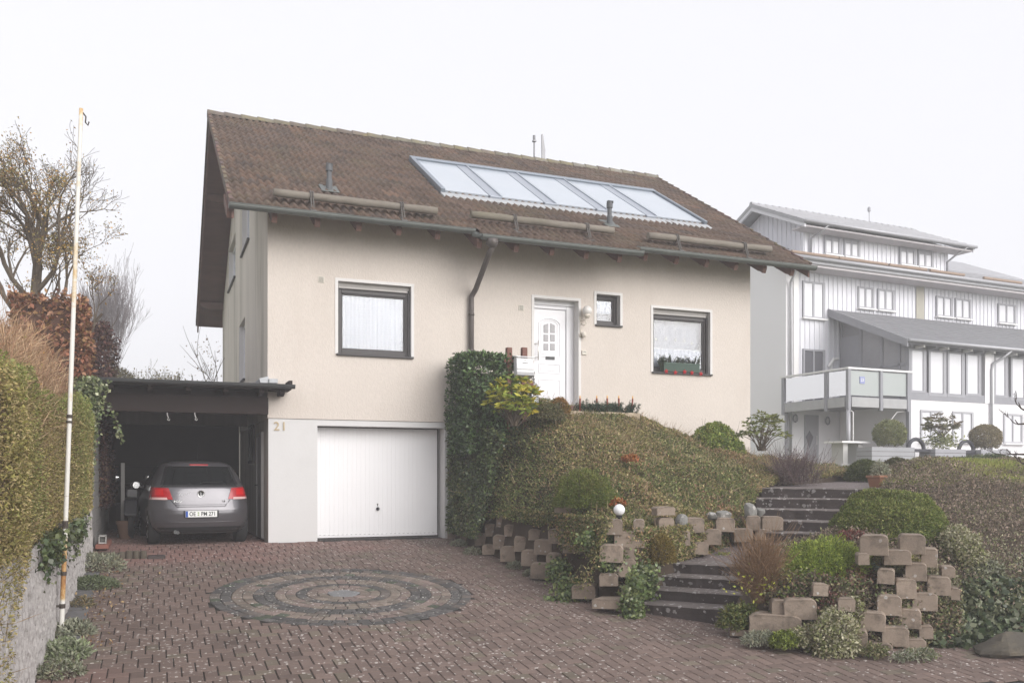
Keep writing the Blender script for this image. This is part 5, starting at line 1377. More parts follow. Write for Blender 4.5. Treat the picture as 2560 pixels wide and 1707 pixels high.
lw_ = MB().box(-(u1 - u0) / 2, -.2, 0, (u1 - u0) / 2, .2, z1 - 1.54).build("low_wall", m_nwhite, local=True); lw_.location = (w[0], w[1], 1.54); lw_.rotation_euler = (0, 0, NA); tag(lw_, "low white wall beside the brown ball shrub at the clad house", "wall")
# ================================================================ concrete planter blocks of the two dry walls
m_stone = lichen(M("planter_block", (.275, .218, .172), rough=.88, var=.24, scale=4.5, fine=.14, fscale=60, bump=.45, bscale=50, rand=.16, dirt=(.11, .088, .068), dirt_scale=5, dirt_amt=.85), scale=16, size=.3, mask=3, bias=-.28, flat=False)
def stone_proto(seed):
    rr = random.Random(seed); b = MB(); n = 6; rc, rz = .20, .26      # seen from the front: square foot, rounded shoulders
    def outline(k):
        p = [(-.5 * k, 0.0), (-.5 * k + .01, .4)]
        p += [(-.5 * k + rc - rc * math.cos(PI / 2 * i / n), (1 - rz) + rz * math.sin(PI / 2 * i / n)) for i in range(n + 1)]
        return p + [(-x, z) for x, z in reversed(p)]
    rows = []
    for y, k, zk in ((-.5, .965, .975), (-.46, 1.0, 1.0), (0, 1.0, 1.01), (.5, .98, 1.0)):
        rows.append([(x * k + rr.uniform(-.006, .006), y + .04 * (x * 2) ** 2 * (y < -.4), z * zk) for x, z in outline(1.0)])
    m_ = len(rows[0])
    for r_ in rows: b.v += r_
    for i in range(len(rows) - 1):
        for k in range(m_): b.f.append((i * m_ + k, i * m_ + (k + 1) % m_, (i + 1) * m_ + (k + 1) % m_, (i + 1) * m_ + k)); b.c.append(None)
    b.f += [tuple(reversed(range(m_))), tuple((len(rows) - 1) * m_ + k for k in range(m_))]; b.c += [None, None]
    return b.build("planter_block", m_stone, smooth=False, local=True)
protos = [stone_proto(s) for s in (1, 2, 3)]
used = [0, 0, 0]
ORD = ["first", "second", "third", "fourth", "fifth", "sixth", "seventh", "eighth", "ninth", "tenth", "eleventh", "twelfth", "thirteenth", "fourteenth"]
def put_stone(P, w, h, d, yaw, label, group, k, tilt=0.0):
    pr = protos[k % 3]
    o = pr if used[k % 3] == 0 else pr.copy()
    if used[k % 3]: COL.objects.link(o)
    used[k % 3] = 1
    o.location = tuple(map(float, P)); o.scale = (w, d, h); o.rotation_euler = (0, tilt, yaw)
    tag(o, label, "block", group)
    return o
def courses(stones, frm):
    """sort stones into courses by height and number each course from one end"""
    stones.sort(key=lambda s: s[0][2]); cs = []
    for s in stones:
        if cs and s[0][2] - cs[-1][0][0][2] < .15: cs[-1].append(s)
        else: cs.append([s])
    return cs
cyaw = lambda P: math.atan2(CX - P[0], -(CY - P[1]))
CN = ["lowest", "second", "third", "fourth", "fifth", "sixth", "seventh", "eighth"]
z7 = lambda x, y: (1100 + .3826 * x, 1000 + .3826 * y)
z8 = lambda x, y: (1800 + .3872 * x, 1100 + .3872 * y)
rr = random.Random(9)
# --- drive side wall
A = [(35, 110, 850, 905), (105, 165, 795, 870), (120, 185, 865, 925), (155, 210, 740, 805), (185, 245, 810, 880), (215, 250, 695, 750), (220, 285, 875, 950), (250, 310, 750, 820), (265, 335, 950, 1010), (285, 345, 815, 890), (315, 355, 700, 755), (330, 400, 890, 975), (355, 410, 755, 830), (385, 465, 965, 1055), (410, 470, 820, 890), (465, 530, 900, 990), (520, 605, 990, 1085), (580, 680, 1075, 1170), (565, 645, 850, 915), (610, 710, 920, 1010), (680, 760, 1010, 1100), (705, 805, 850, 940), (740, 860, 690, 780), (805, 910, 935, 1000), (840, 950, 765, 830), (860, 985, 1215, 1300), (1000, 1150, 1305, 1365), (1035, 1155, 955, 1060), (1055, 1155, 785, 880)]
st = []
for x0, x1, y0, y1 in A:
    (pa, ya), (pb, yb) = z7(x0, y1), z7(x1, y0); pc = (pa + pb) / 2
    r = ray(pc, ya); ze = lambda t: CZ + r[2] * t
    # battered face: x = 3.42 + .42 (z - drive)
    t = (3.42 - CX) / r[0]
    for _ in range(12):
        P = np.array(CAM) + r * t; lev = np.clip(P[2] - float(drive_z(0, P[1])), 0, 1.4); t = (3.42 + .34 * lev - CX) / r[0]
        if t > 17.1: t = 17.1
        if t < 10.5: t = 10.5
    P = np.array(CAM) + r * t
    st.append((P, (pb - pa) * t / FPX, (ya - yb) * t / FPX))
for ci, c in enumerate(courses(st, 0)):
    c.sort(key=lambda s: -s[0][1])
    for k, (P, w, h) in enumerate(c):
        yaw = cyaw(P) - .18 + rr.uniform(-.2, .2)
        put_stone(P + np.array([.12, .12, 0]), w * 1.28, h * 1.08, .28, yaw, f"brown concrete block, {ORD[k]} from the garage in the {CN[min(ci, 7)]} course of the drive wall", "concrete blocks of the drive wall", rr.randrange(3), rr.uniform(-.04, .04))
# --- corner column and stair side wall
Bs = [(1155, 1280, 865, 968, 0), (1150, 1280, 970, 1040, 0), (1145, 1280, 1045, 1155, 0), (1060, 1170, 1135, 1215, 0), (1205, 1285, 1220, 1300, 0), (1280, 1345, 785, 860, 0), (1282, 1345, 905, 965, 0), (1338, 1388, 1145, 1225, 0),
      (1390, 1492, 1045, 1138, 1), (1490, 1568, 940, 1042, 1), (1445, 1537, 775, 880, 1), (1520, 1642, 858, 950, 1), (1630, 1732, 775, 866, 1), (1645, 1762, 932, 1008, 1), (1745, 1852, 850, 945, 1), (1835, 1942, 775, 860, 1), (1940, 2052, 845, 925, 1), (1430, 1540, 700, 752, 1), (2035, 2115, 762, 850, 1), (2085, 2180, 850, 912, 1), (2130, 2250, 765, 850, 1)]
st = []
for x0, x1, y0, y1, w_ in Bs:
    (pa, ya), (pb, yb) = z7(x0, y1), z7(x1, y0); pc = (pa + pb) / 2; r = ray(pc, ya)
    if w_ == 0: t = 11.75 + .35 * np.clip((1530 - ya) / 190, 0, 1.2) - .1
    else: t = 12.35 + .0052 * (pc - 1640)
    P = np.array(CAM) + r * t; st.append((P, (pb - pa) * t / FPX, (ya - yb) * t / FPX, w_))
col_ = [s for s in st if s[3] == 0]; col_.sort(key=lambda s: s[0][2])
for k, (P, w, h, _) in enumerate(col_):
    put_stone(P + np.array([.05, .14, 0]), w * 1.12, h * 1.06, .30, cyaw(P) + .05 + rr.uniform(-.1, .1), f"brown concrete block, {ORD[k]} from the ground at the wall corner left of the lower steps", "concrete blocks of the corner by the steps", rr.randrange(3), rr.uniform(-.03, .03))
for ci, c in enumerate(courses([s for s in st if s[3] == 1], 0)):
    c.sort(key=lambda s: s[0][0])
    for k, (P, w, h, _) in enumerate(c):
        put_stone(P + np.array([.03, .15, 0]), w * 1.16, h * 1.06, .28, cyaw(P) + .18 + rr.uniform(-.15, .15), f"brown concrete block, {ORD[k]} from the left in the {CN[ci]} course beside the steps' landing", "concrete blocks beside the landing", rr.randrange(3), rr.uniform(-.04, .04))
# --- wall of the right-hand mound
Cs = [(110, 310, 1225, 1265), (245, 510, 1135, 1250), (490, 690, 1250, 1370), (690, 865, 1350, 1402), (865, 972, 1235, 1360), (975, 1117, 1320, 1402), (1085, 1222, 1215, 1330), (1225, 1340, 1290, 1378), (945, 1082, 1120, 1230), (1210, 1320, 1100, 1215), (1330, 1400, 1205, 1282), (1060, 1182, 1012, 1130), (1285, 1412, 995, 1100), (1180, 1282, 905, 1022), (1390, 1507, 890, 1000), (960, 1102, 620, 740), (1212, 1338, 615, 732), (1110, 1247, 715, 802), (1350, 1430, 705, 817), (455, 622, 1035, 1157), (360, 462, 1040, 1140), (785, 875, 1022, 1104), (1065, 1150, 838, 926), (1250, 1355, 800, 905), (925, 982, 735, 802), (1478, 1545, 820, 885), (620, 700, 930, 1004), (1530, 1575, 960, 1030)]
st = []
bxs = np.array([1840, 1880, 1990, 2100, 2300, 2420]); bts = []
for px, py in ((1840, 1580), (1880, 1605), (1990, 1625), (2100, 1632), (2300, 1625), (2420, 1622)):
    bts.append(float((onD(px, py)[:2] - np.array(CAM[:2])) @ FV))
for x0, x1, y0, y1 in Cs:
    (pa, ya), (pb, yb) = z8(x0, y1), z8(x1, y0); pc = (pa + pb) / 2; r = ray(pc, ya)
    tb_ = float(np.interp(pc, bxs, bts)); t = tb_
    for _ in range(10):
        P = np.array(CAM) + r * t; t = tb_ + .42 * max(0, P[2] - (-.82))
    P = np.array(CAM) + r * t; st.append((P, (pb - pa) * t / FPX, (ya - yb) * t / FPX))
for ci, c in enumerate(courses(st, 0)):
    c.sort(key=lambda s: s[0][0])
    for k, (P, w, h) in enumerate(c):
        yaw = cyaw(P) + .12 + rr.uniform(-.15, .15)
        put_stone(P + np.array([.08, .17, -.01]), w * 1.24, h * 1.08, .30, yaw, f"brown concrete block, {ORD[k]} from the left in the {CN[min(ci, 7)]} course of the right-hand mound wall", "concrete blocks of the right mound wall", rr.randrange(3), rr.uniform(-.04, .04))
# kerb wall behind the upper blocks on the mound
c = z8(900, 645); d = z8(1215, 650); P0, P1 = at(*z8(690, 640), 11.6), at(*d, 11.75); b = MB()
dd = (P1 - P0); dd[2] = 0; ln = np.linalg.norm(dd); ya = math.atan2(dd[1], dd[0])
b.box(0, -.04, -.35, ln, .04, 0); kw = b.build("kerb_stone", M("kerb_concrete", (.17, .135, .12), rough=.9, var=.2, scale=4), local=True, bevel=.012); kw.location = tuple(P0); kw.rotation_euler = (0, 0, ya); tag(kw, "long straight concrete kerb edging the bed under the clipped dome hedge", "kerb")
# boulders
m_rock = lichen(M("grey_rock", (.22, .215, .20), rough=.9, var=.25, scale=5, fine=.2, fscale=40, bump=.7, bscale=18), scale=12, size=.4, mask=3, bias=-.1, flat=False)
m_rockd = M("mossy_rock", (.085, .075, .06), rough=.9, var=.35, scale=3, fine=.2, fscale=40, bump=.8, bscale=14, dirt=(.20, .16, .10), dirt_scale=3, dirt_amt=.6)
def boulder(P, rad, label, seed, mat, rz=0, tilt=0):
    b = MB(); b.ball((0, 0, 0), 1, 14); V = np.array(b.v); r = rng(seed)
    N = V / (np.linalg.norm(V, axis=1)[:, None] + 1e-9)
    for _ in range(14):
        d = r.normal(size=3); d /= np.linalg.norm(d); k = r.uniform(.58, .82); s = V @ d; V = V - np.maximum(s - k, 0)[:, None] * d * .95
    V *= (1 + .05 * fbm(N, seed, 2))[:, None]; V *= np.array(rad)
    R_ = np.array((Matrix.Rotation(rz, 3, 'Z') @ Matrix.Rotation(tilt, 3, 'Y'))); V = V @ R_.T; V[:, 2] -= V[:, 2].min() * .8
    b.v = [tuple(p) for p in V]; o = b.build("boulder", mat, local=True, smooth=False); o.location = tuple(P); tag(o, label, "boulder", "boulders on the garden banks")
for (px, py, t, rad, lb, sd_, mt, tl) in ((1704, 1325, 12.9, (.10, .12, .16), "grey pointed boulder left of the middle blocks at the landing", 3, m_rock, .2), (1806, 1298, 13.6, (.17, .14, .09), "flat grey boulder lying above the landing wall", 5, m_rock, 0), (1876, 1296, 13.9, (.12, .1, .18), "upright pale boulder nearest the upper steps", 7, m_rock, -.5), (1900, 1290, 14.0, (.08, .08, .10), "small grey boulder right beside the upright one", 8, m_rock, .2), (1780, 1298, 13.4, (.08, .1, .07), "low grey boulder beside the flat one above the landing", 9, m_rock, .1)):
    boulder(at(px, py, t), rad, lb, sd_, mt, .3, tl)
c = onD(2545, 1650); boulder(c + np.array([.15, .25, -.05]), (.5, .32, .22), "big dark mossy boulder at the foot of the ivy", 11, m_rockd, .3)
# ---- split-faced wall on the left of the drive, crowned by the hedge
m_split = M("split_block", (.40, .375, .36), rough=.95, var=.2, scale=6, fine=.28, fscale=30, bump=.6, bscale=30, dirt=(.12, .105, .09), dirt_scale=10, dirt_amt=.7)
lw = thing("retaining_wall", "pale split-faced block wall with vertical ribs along the left of the drive", "wall", (-2.95, -4.8, -.45)); b = MB(); rr = random.Random(12)
def wtop(y): return .575 + .02 * (y + 5) + .045 * max(0, y + 5)
wx = lambda y: .0167 * (y + 4.2)                                # the wall runs slightly askew to the house
y = -10.4
while y < -1.0:
    w = .085 + rr.uniform(-.012, .016)
    zb = float(drive_z(0, y)) - .2; zt = wtop(y)
    nz = 22; d0 = rr.uniform(0, .012)
    pts0 = []
    for k in range(nz + 1):
        z = zb + (zt - zb) * k / nz; d = wx(y) + d0 + rr.uniform(-.009, .012); e = rr.uniform(-.006, .006)
        pts0.append(((-2.90 + wx(y), y, z), (-2.860 + d, y + w * .12 + e, z), (-2.846 + d, y + w * .35, z + rr.uniform(-.01, .01)), (-2.850 + d + e, y + w * .6, z), (-2.866 + d, y + w * .86, z), (-2.905 + wx(y), y + w * .9, z), (-2.905 + wx(y), y + w, z)))
    b.grid(pts0); y += w
b.prism([(-3.15, -10.4), (-2.902 + wx(-10.4), -10.4), (-2.902 + wx(-1), -1.0), (-3.15, -1.0)], 'z', -1.2, .50)
b.build("ribbed_face", m_split, lw, recalc=False)
b = MB()
for zc in (-.62, -.40, -.18, .04, .26):
    b.prism([(-2.9 + wx(-10.3), -10.3), (-2.853 + wx(-10.3), -10.3), (-2.853 + wx(-1), -1.0), (-2.9 + wx(-1), -1.0)], 'z', zc - .004, zc + .004)
b.build("bed_joint", M("split_joint", (.14, .13, .12), rough=.95, var=.2), lw)
sheet("planted_bank", [(-3.0, -10.2), (-3.0, -1.0), (-3.0, 6), (-9, 6), (-9, -10.2)], lambda x, y: np.where(y < -5, .50, .50 + .045 * np.clip(y + 5, 0, 6)) + .05 * (-3 - x), m_soil, .5)
# strip of grey slabs along the wall foot
b = MB(); y = -6.6
while y < -2.6:
    z0, z1 = float(drive_z(0, y)) + .012, float(drive_z(0, y + .48)) + .012; b.add([(-2.845, y, z0), (-2.62, y, z0), (-2.62, y + .48, z1), (-2.845, y + .48, z1), (-2.845, y, z0 - .05), (-2.62, y, z0 - .05), (-2.62, y + .48, z1 - .05), (-2.845, y + .48, z1 - .05)], [(0, 1, 2, 3), (0, 4, 5, 1), (1, 5, 6, 2), (2, 6, 7, 3), (3, 7, 4, 0)]); y += .49
eb = b.build("edge_strip", M("grey_slab", (.15, .145, .145), rough=.9, var=.2, scale=4)); tag(eb, kind="structure")
# ---- the old white pole
pole = thing("old_pole", "leaning rusty white metal pole with clamps standing against the ribbed wall", "pole", (-2.79, -5.29, -.49))
P0, P1 = at(154, 1563, 9.6), at(203, 272, 9.6); P0 = P0 + (P0 - P1) * .03; b = MB(); n = 30; V_ = []
m_pole = bpy.data.materials.new("pole_paint"); m_pole.use_nodes = True
pn, pll = m_pole.node_tree.nodes, m_pole.node_tree.links; pp = pn["Principled BSDF"]; pp.inputs["Roughness"].default_value = .65
gq = pn.new("ShaderNodeNewGeometry"); nq = pn.new("ShaderNodeTexNoise"); nq.inputs["Scale"].default_value = 5; nq.inputs["Detail"].default_value = 8; nq.inputs["Roughness"].default_value = .75; pll.new(gq.outputs["Position"], nq.inputs["Vector"])
sx = pn.new("ShaderNodeSeparateXYZ"); pll.new(gq.outputs["Position"], sx.inputs[0])
cr = pn.new("ShaderNodeValToRGB"); mr_ = pn.new("ShaderNodeMapRange"); mr_.inputs[1].default_value = -.5; mr_.inputs[2].default_value = 5.4; pll.new(sx.outputs[2], mr_.inputs[0])
els = cr.color_ramp.elements; els[0].position = 0; els[0].color = (.02, .02, .02, 1); els[1].position = 1; els[1].color = (.35, .35, .35, 1)
for ps, v in ((.055, .03), (.07, .42), (.12, .40), (.165, .36), (.175, .12), (.30, .06), (.55, .02), (.60, .10), (.68, .25), (.74, .08), (.9, .06), (.95, .3)):
    e_ = els.new(ps); e_.color = (v, v, v, 1)
pll.new(mr_.outputs[0], cr.inputs[0])
ad = pn.new("ShaderNodeMath"); ad.operation = 'ADD'; pll.new(nq.outputs[0], ad.inputs[0]); pll.new(cr.outputs[0], ad.inputs[1])
c2 = pn.new("ShaderNodeValToRGB"); e2 = c2.color_ramp.elements; e2[0].position = .62; e2[0].color = (.74, .72, .67, 1); e2[1].position = 1.0; e2[1].color = (.30, .13, .05, 1)
q_ = e2.new(.78); q_.color = (.62, .47, .27, 1); q_ = e2.new(.89); q_.color = (.48, .25, .08, 1)
pll.new(ad.outputs[0], c2.inputs[0]); pll.new(c2.outputs[0], pp.inputs["Base Color"])
b.tube([P0 + (P1 - P0) * k / 24 for k in range(25)], [.0255 - .005 * k / 24 for k in range(25)], 16); po = b.build("shaft", m_pole, pole, smooth=True)
for py, hgt in ((1310, .07), (1432, .035), (1513, .04), (1040, .03), (1054, .02)):
    k = (1601 - py) / (1601 - 272.); c = P0 + (P1 - P0) * k; ax = (P1 - P0) / np.linalg.norm(P1 - P0)
    b = MB(); b.tube([c - ax * hgt * .6, c + ax * hgt * .6], .031, 14)
    if py > 1100: b.box(c[0] - .06, c[1] - .015, c[2] - .012, c[0] - .02, c[1] + .015, c[2] + .012)
    b.build("clamp", M("clamp_iron", (.085, .07, .06), rough=.7, var=.3, scale=15, metal=.3), pole)
k = (1601 - 300) / (1601 - 272.); c = P0 + (P1 - P0) * k; b = MB(); b.tube([c + np.array([.02, 0, .08]), c + np.array([.05, 0, .04]), c + np.array([.045, 0, -.02]), c + np.array([.07, 0, -.05]), c + np.array([.08, 0, -.01])], .008, 6); b.build("hook", M("clamp_iron", (.085, .07, .06)), pole)
# ================================================================ plants
leafM, glossM = LEAF(), LEAF_GLOSSY()
def plant(name, label, cat, c, group=None): return thing(name, label, cat, c, group)
def box_points(x0, x1, y0, y1, zlo, zhi, n, seed, faces="LFRT", depth=.12, lump=.07):
    """points through the skin of a clipped box; zlo/zhi may be functions of y. L: -x side, R: +x side, F: front, T: top"""
    r = rng(seed); fl = zlo if callable(zlo) else (lambda y: zlo + 0 * y); fh = zhi if callable(zhi) else (lambda y: zhi + 0 * y)
    H = float(np.mean(fh(np.array([y0, y1])))) - float(np.mean(fl(np.array([y0, y1]))))
    ar = dict(L=(y1 - y0) * H, R=(y1 - y0) * H, F=(x1 - x0) * H, B=(x1 - x0) * H, T=(x1 - x0) * (y1 - y0)); tot = sum(ar[f] for f in faces)
    PP, NN_ = [], []
    for f in faces:
        m = int(n * ar[f] / tot); u, v, d = r.random(m), r.random(m), depth * r.random(m) ** 1.5 - .02
        x, y = x0 + (x1 - x0) * u, y0 + (y1 - y0) * u
        if f in "RL":
            xx = (x1 - d) if f == "R" else (x0 + d); P = np.c_[xx, y, fl(y) + (fh(y) - fl(y)) * v]; N = np.tile([1. if f == "R" else -1., 0, .25], (m, 1))
        elif f in "FB":
            yy = (y0 + d) if f == "F" else (y1 - d); P = np.c_[x, yy, fl(yy) + (fh(yy) - fl(yy)) * v]; N = np.tile([0, -1. if f == "F" else 1., .25], (m, 1))
        else:
            y = y0 + (y1 - y0) * v; P = np.c_[x, y, fh(y) - d]; N = np.tile([0, 0, 1.], (m, 1))
        P = P + N * (lump * fbm(P, seed, 1.3))[:, None]; PP.append(P); NN_.append(N)
    return np.vstack(PP), np.vstack(NN_)
def twigs(b, c, n, length, r0, seed, spread=.7, fork=2, up=1.0, base=.05, sides=4):
    rr = random.Random(seed)
    for _ in range(n):
        d = Vector((rr.gauss(0, spread), rr.gauss(0, spread), up)).normalized(); p = Vector(c) + Vector((rr.uniform(-base, base), rr.uniform(-base, base), 0))
        L_ = length * rr.uniform(.6, 1.1); pts = [p]; dd = d.copy()
        for k in range(4): dd = (dd + Vector((rr.gauss(0, .13), rr.gauss(0, .13), rr.gauss(.03, .1)))).normalized(); pts.append(pts[-1] + dd * L_ / 4)
        b.tube(pts, [r0 * (1 - .18 * k) for k in range(5)], sides, cap=False)
        for q in range(fork):
            s = pts[rr.randint(1, 3)]; d2 = (dd + Vector((rr.gauss(0, .55), rr.gauss(0, .55), rr.gauss(.1, .3)))).normalized(); p2 = [s]
            for k in range(3): d2 = (d2 + Vector((rr.gauss(0, .12), rr.gauss(0, .12), .05))).normalized(); p2.append(p2[-1] + d2 * L_ * .2)
            b.tube(p2, [r0 * .55, r0 * .45, r0 * .35, r0 * .2], 3, cap=False)
def dome_shrub(name, label, cat, px, py, t, rad, n, size, pal_, seed, aspect=.5, low=-.2, lump=.12, lf=2.0, mat=None, group=None, up=.35, depth=.25, tw=16, jit=.25, droop=0, zc=0.0, c=None, curl=.15):
    c = at(px, py, t) if c is None else np.array(c, float); root = plant(name, label, cat, c, group); cc = c + np.array([0, 0, zc])
    P, N = dome_points(cc, rad, n, seed, low, depth, lump, lf)
    leaf_mesh("foliage", P, N, size, colours(P, pal_, seed, 2.2 / max(rad), jit), mat or leafM, root, aspect, up, droop, seed, curl)
    b = MB(); twigs(b, c - np.array([0, 0, .02]), tw, rad[2] * .95, .008, seed, .75, 2, base=rad[0] * .3)
    b.build("branches", TWIG(), root, recalc=False)
    return root

# ---------------------------------------------------------------- left: hedge over the ribbed wall
hl = lambda y: np.interp(y, [-11.2, -8.9, -8.68, -8.55, -8.27, -7.76, -7.26, -5, -1], [-.95, -.9, -.4, .04, .28, .48, .56, .58, .76])
hh = lambda y: 2.12 + .085 * np.minimum(y + 7.4, 0) + .05 * np.sin(y * 1.3) + .03 * np.sin(y * 3.1)
hg = plant("hedge", "olive green and tan clipped hedge bulging over the ribbed wall", "hedge", (-3.4, -6, .5))
P, N = box_points(-4.7, -2.90, -11.2, -1.75, hl, hh, 135000, 21, "RTB", .14, .06); P[:, 0] += (.12 * sstep(-6.0, -9.0, P[:, 1]) + .13 * sstep(-5.0, -3.6, P[:, 1])) * sstep(-3.3, -2.95, P[:, 0])
P[:, 0] += .0167 * (P[:, 1] + 4.2)
cF = colours(P, [(.47, .36, .17), (.39, .31, .13), (.31, .28, .09), (.42, .34, .17), (.24, .23, .08), (.35, .31, .11), (.52, .41, .22)], 22, 1.6, .24)
cT = colours(P, [(.27, .30, .09), (.22, .27, .075), (.33, .33, .12), (.28, .25, .11)], 23, 1.4, .22)
k = np.clip(sstep(1.80, 2.12, P[:, 2] + .16 * fbm(P, 31, 1.1)) * .95 + .35 * sstep(.25, .6, fbm(P, 33, .9)), 0, 1)[:, None]; k = np.where(rng(3).random((len(k), 1)) < k, 1.0, k * .3)
leaf_mesh("foliage", P, N, .030, cF * (1 - k) + cT * k, leafM, hg, .42, .35, 0, 24)
b = MB(); b.box(-4.5, -11, .5, -3.0, -1.95, 1.88); b.build("dark_core", M("hedge_core", (.085, .06, .035), rough=.95, var=.4, scale=14, fine=.3, fscale=60), hg)  # solid core added against see-through, dark like the hedge's shaded inside
r = rng(25); m = 1500; yy = r.uniform(-11, -1.9, m); zz = hl(yy) + (hh(yy) - hl(yy)) * r.random(m); Pt = np.c_[np.full(m, -2.95) + r.normal(0, .03, m), yy, zz]
leaf_mesh("twigs", Pt, np.tile([.8, 0, .7], (m, 1)), .22, colours(Pt, [(.30, .21, .12), (.2, .14, .08)], 4, 2, .2), leafM, hg, .022, .6, 0, 26, 0)
# dark ivy leaves creeping out under the hedge beside the pole
iv = plant("ivy", "dark ivy tuft hanging from the hedge over the ribbed wall beside the pole", "ivy", (-2.8, -4.0, .5)); r = rng(41); m = 2600
Y = np.r_[r.normal(-3.7, .7, m - m // 3), r.normal(-6.3, .5, m // 3)]; Z = .66 + .02 * (Y + 4) - np.abs(r.normal(0, .17, m)); P = np.c_[-2.84 + r.normal(0, .035, m), Y, Z]
leaf_mesh("foliage", P, np.tile([1, -.2, .2], (m, 1)), .062, colours(P, [(.05, .075, .03), (.08, .11, .04), (.13, .15, .06), (.06, .07, .035)], 6, 3, .3), glossM, iv, .8, .2, .5, 42)
# brown twiggy shrub behind the hedge
br = plant("brown_shrub", "tan leafless shrub of dense upright shoots rising behind the clipped hedge", "shrub", (-3.7, -4, .8)); r = rng(51); m = 36000
Yb = r.uniform(-8.4, -1.3, m); Xb = r.uniform(-4.7, -2.95, m); top = 2.38 + .12 * sstep(-7, -3.5, Yb) - .45 * sstep(-3.4, -1.6, Yb) - .35 * np.clip(Xb + 3.3, 0, 1) + .22 * fbm(np.c_[Xb, Yb, 0 * Xb], 52, 1.2)
top = top + .14; Zb = 1.4 + (top - 1.4) * r.random(m) ** .75; P = np.c_[Xb, Yb, Zb]; N = np.c_[r.normal(.1, .35, m), r.normal(0, .35, m), np.ones(m)]
leaf_mesh("shoots", P, N, .24, colours(P, [(.46, .31, .19), (.37, .235, .14), (.55, .39, .25), (.29, .18, .11), (.40, .235, .15)], 53, 1.0, .2), leafM, br, .026, .75, 0, 54, 0, .75)
m = 5000; q = r.integers(0, len(P), m); leaf_mesh("foliage", P[q] + r.normal(0, .05, (m, 3)), N[q], .03, colours(P[q], [(.34, .2, .07), (.3, .23, .08), (.25, .13, .07)], 55, 2, .3), leafM, br, .5, .4, 0, 56)
# copper beech column beside the car port
be = plant("beech_hedge", "copper red clipped beech block standing above the tan shrub", "hedge", (-3.4, 0, .6))
P, N = box_points(-4.0, -2.92, -.75, .75, .6, lambda y: 4.12 + .06 * np.sin(y * 4), 11000, 61, "RLFT", .22, .10)
leaf_mesh("foliage", P, N, .085, colours(P, [(.27, .115, .07), (.34, .155, .09), (.21, .09, .058), (.32, .19, .085), (.40, .22, .135), (.16, .09, .05)], 62, 1.6, .25), leafM, be, .58, .3, .3, 63)
MB().box(-3.85, -.6, .6, -3.07, .6, 3.95).build("dark_core", M("beech_core", (.10, .055, .04), rough=.95, var=.4, scale=12), be)  # added solid core, inner shade put into its dark brown
pu = plant("beech_hedge", "purple brown hedge behind the left edge of the car port roof", "hedge", (-3.1, 2.6, .6), None)
P, N = box_points(-3.7, -2.72, 1.5, 4.4, .6, lambda y: 4.05 + .1 * np.sin(y * 3), 14000, 65, "RLFT", .3, .12)
leaf_mesh("foliage", P, N, .07, colours(P, [(.115, .062, .06), (.15, .08, .07), (.085, .05, .05), (.17, .11, .07)], 66, 1.6, .25), leafM, pu, .55, .3, .2, 67)
MB().box(-3.5, 1.8, .6, -2.95, 4.1, 3.8).build("dark_core", M("beech_core", (.10, .055, .04)), pu)  # same added dark core inside the purple hedge
b = MB(); twigs(b, (-2.72, 3.4, 3.0), 12, 1.15, .008, 68, .22, 3, base=.2); twigs(b, (-3.1, 2.6, 3.9), 20, .5, .007, 69, .6, 2, base=.5); b.build("twigs", TWIG(), pu, recalc=False)
# ivy on the front corner of the car port
iv = plant("ivy", "variegated ivy hanging over the left front corner of the car port", "ivy", (-2.8, -1.0, 1.4)); r = rng(71); m = 3000
zz = 2.72 - r.random(m) ** 1.25 * 1.75; wdt = np.interp(zz, [1.0, 1.3, 1.9, 2.3, 2.6, 2.8], [.03, .05, .10, .19, .22, .14]); P = np.c_[-2.84 + r.normal(0, 1, m) * wdt * .55, -1.08 + r.normal(0, 1, m) * wdt * .5, zz]
hang = [(c_ + np.array([r.normal(0, .012), r.normal(0, .012), 0])) for c_ in ([-2.58 + .22 * u, -1.0, 2.35 - .62 * u ** 1.4] for u in r.random(70))]; P = np.vstack([P, np.array(hang)])
leaf_mesh("foliage", P, np.c_[r.normal(.5, .4, len(P)), r.normal(-.8, .4, len(P)), .2 + 0 * P[:, 0]], .062, colours(P, [(.10, .13, .05), (.20, .23, .10), (.33, .34, .20), (.14, .17, .07), (.07, .09, .04)], 72, 3, .25, .3), glossM, iv, .8, .2, .6, 73)
b = MB(); b.tube([(-2.7, -1.0, 2.5), (-2.58, -1.0, 2.35), (-2.45, -1.0, 2.1), (-2.36, -1.0, 1.73)], .006, 4); b.tube([(-2.85, -1.05, .8), (-2.83, -1.05, 2.6)], .012, 5); b.build("stem", TWIG(), iv, recalc=False)

# ---------------------------------------------------------------- trees
def grow(b, tips, p, d, length, r, depth, rr, up=.12, wob=.13, split=(2, 3), ratio=.72, ang=.55, sides=6, minr=.0035):
    n = 4; pts = [p]; dd = d.copy()
    for k in range(n): dd = (dd + Vector((rr.gauss(0, wob), rr.gauss(0, wob), rr.gauss(up, wob * .6)))).normalized(); pts.append(pts[-1] + dd * length / n)
    r1 = max(r * .68, minr); b.tube(pts, [r + (r1 - r) * k / n for k in range(n + 1)], max(3, sides), cap=False)
    if depth <= 2: tips += [(q, dd) for q in pts[1:]]
    if depth == 0: return
    for k in range(rr.randint(*split) + (1 if depth <= 2 else 0)):
        a = rr.uniform(0, 2 * PI); u = dd.orthogonal().normalized(); w = dd.cross(u); t = rr.uniform(.5, 1) * ang
        d2 = (dd * math.cos(t) + (u * math.cos(a) + w * math.sin(a)) * math.sin(t)).normalized(); s = pts[rr.choice((2, 3, 4, 4))]
        grow(b, tips, s, d2, length * ratio * rr.uniform(.75, 1.15), r1 * rr.uniform(.6, .85), depth - 1, rr, up, wob * 1.08, split, ratio, ang, sides - 1, minr)
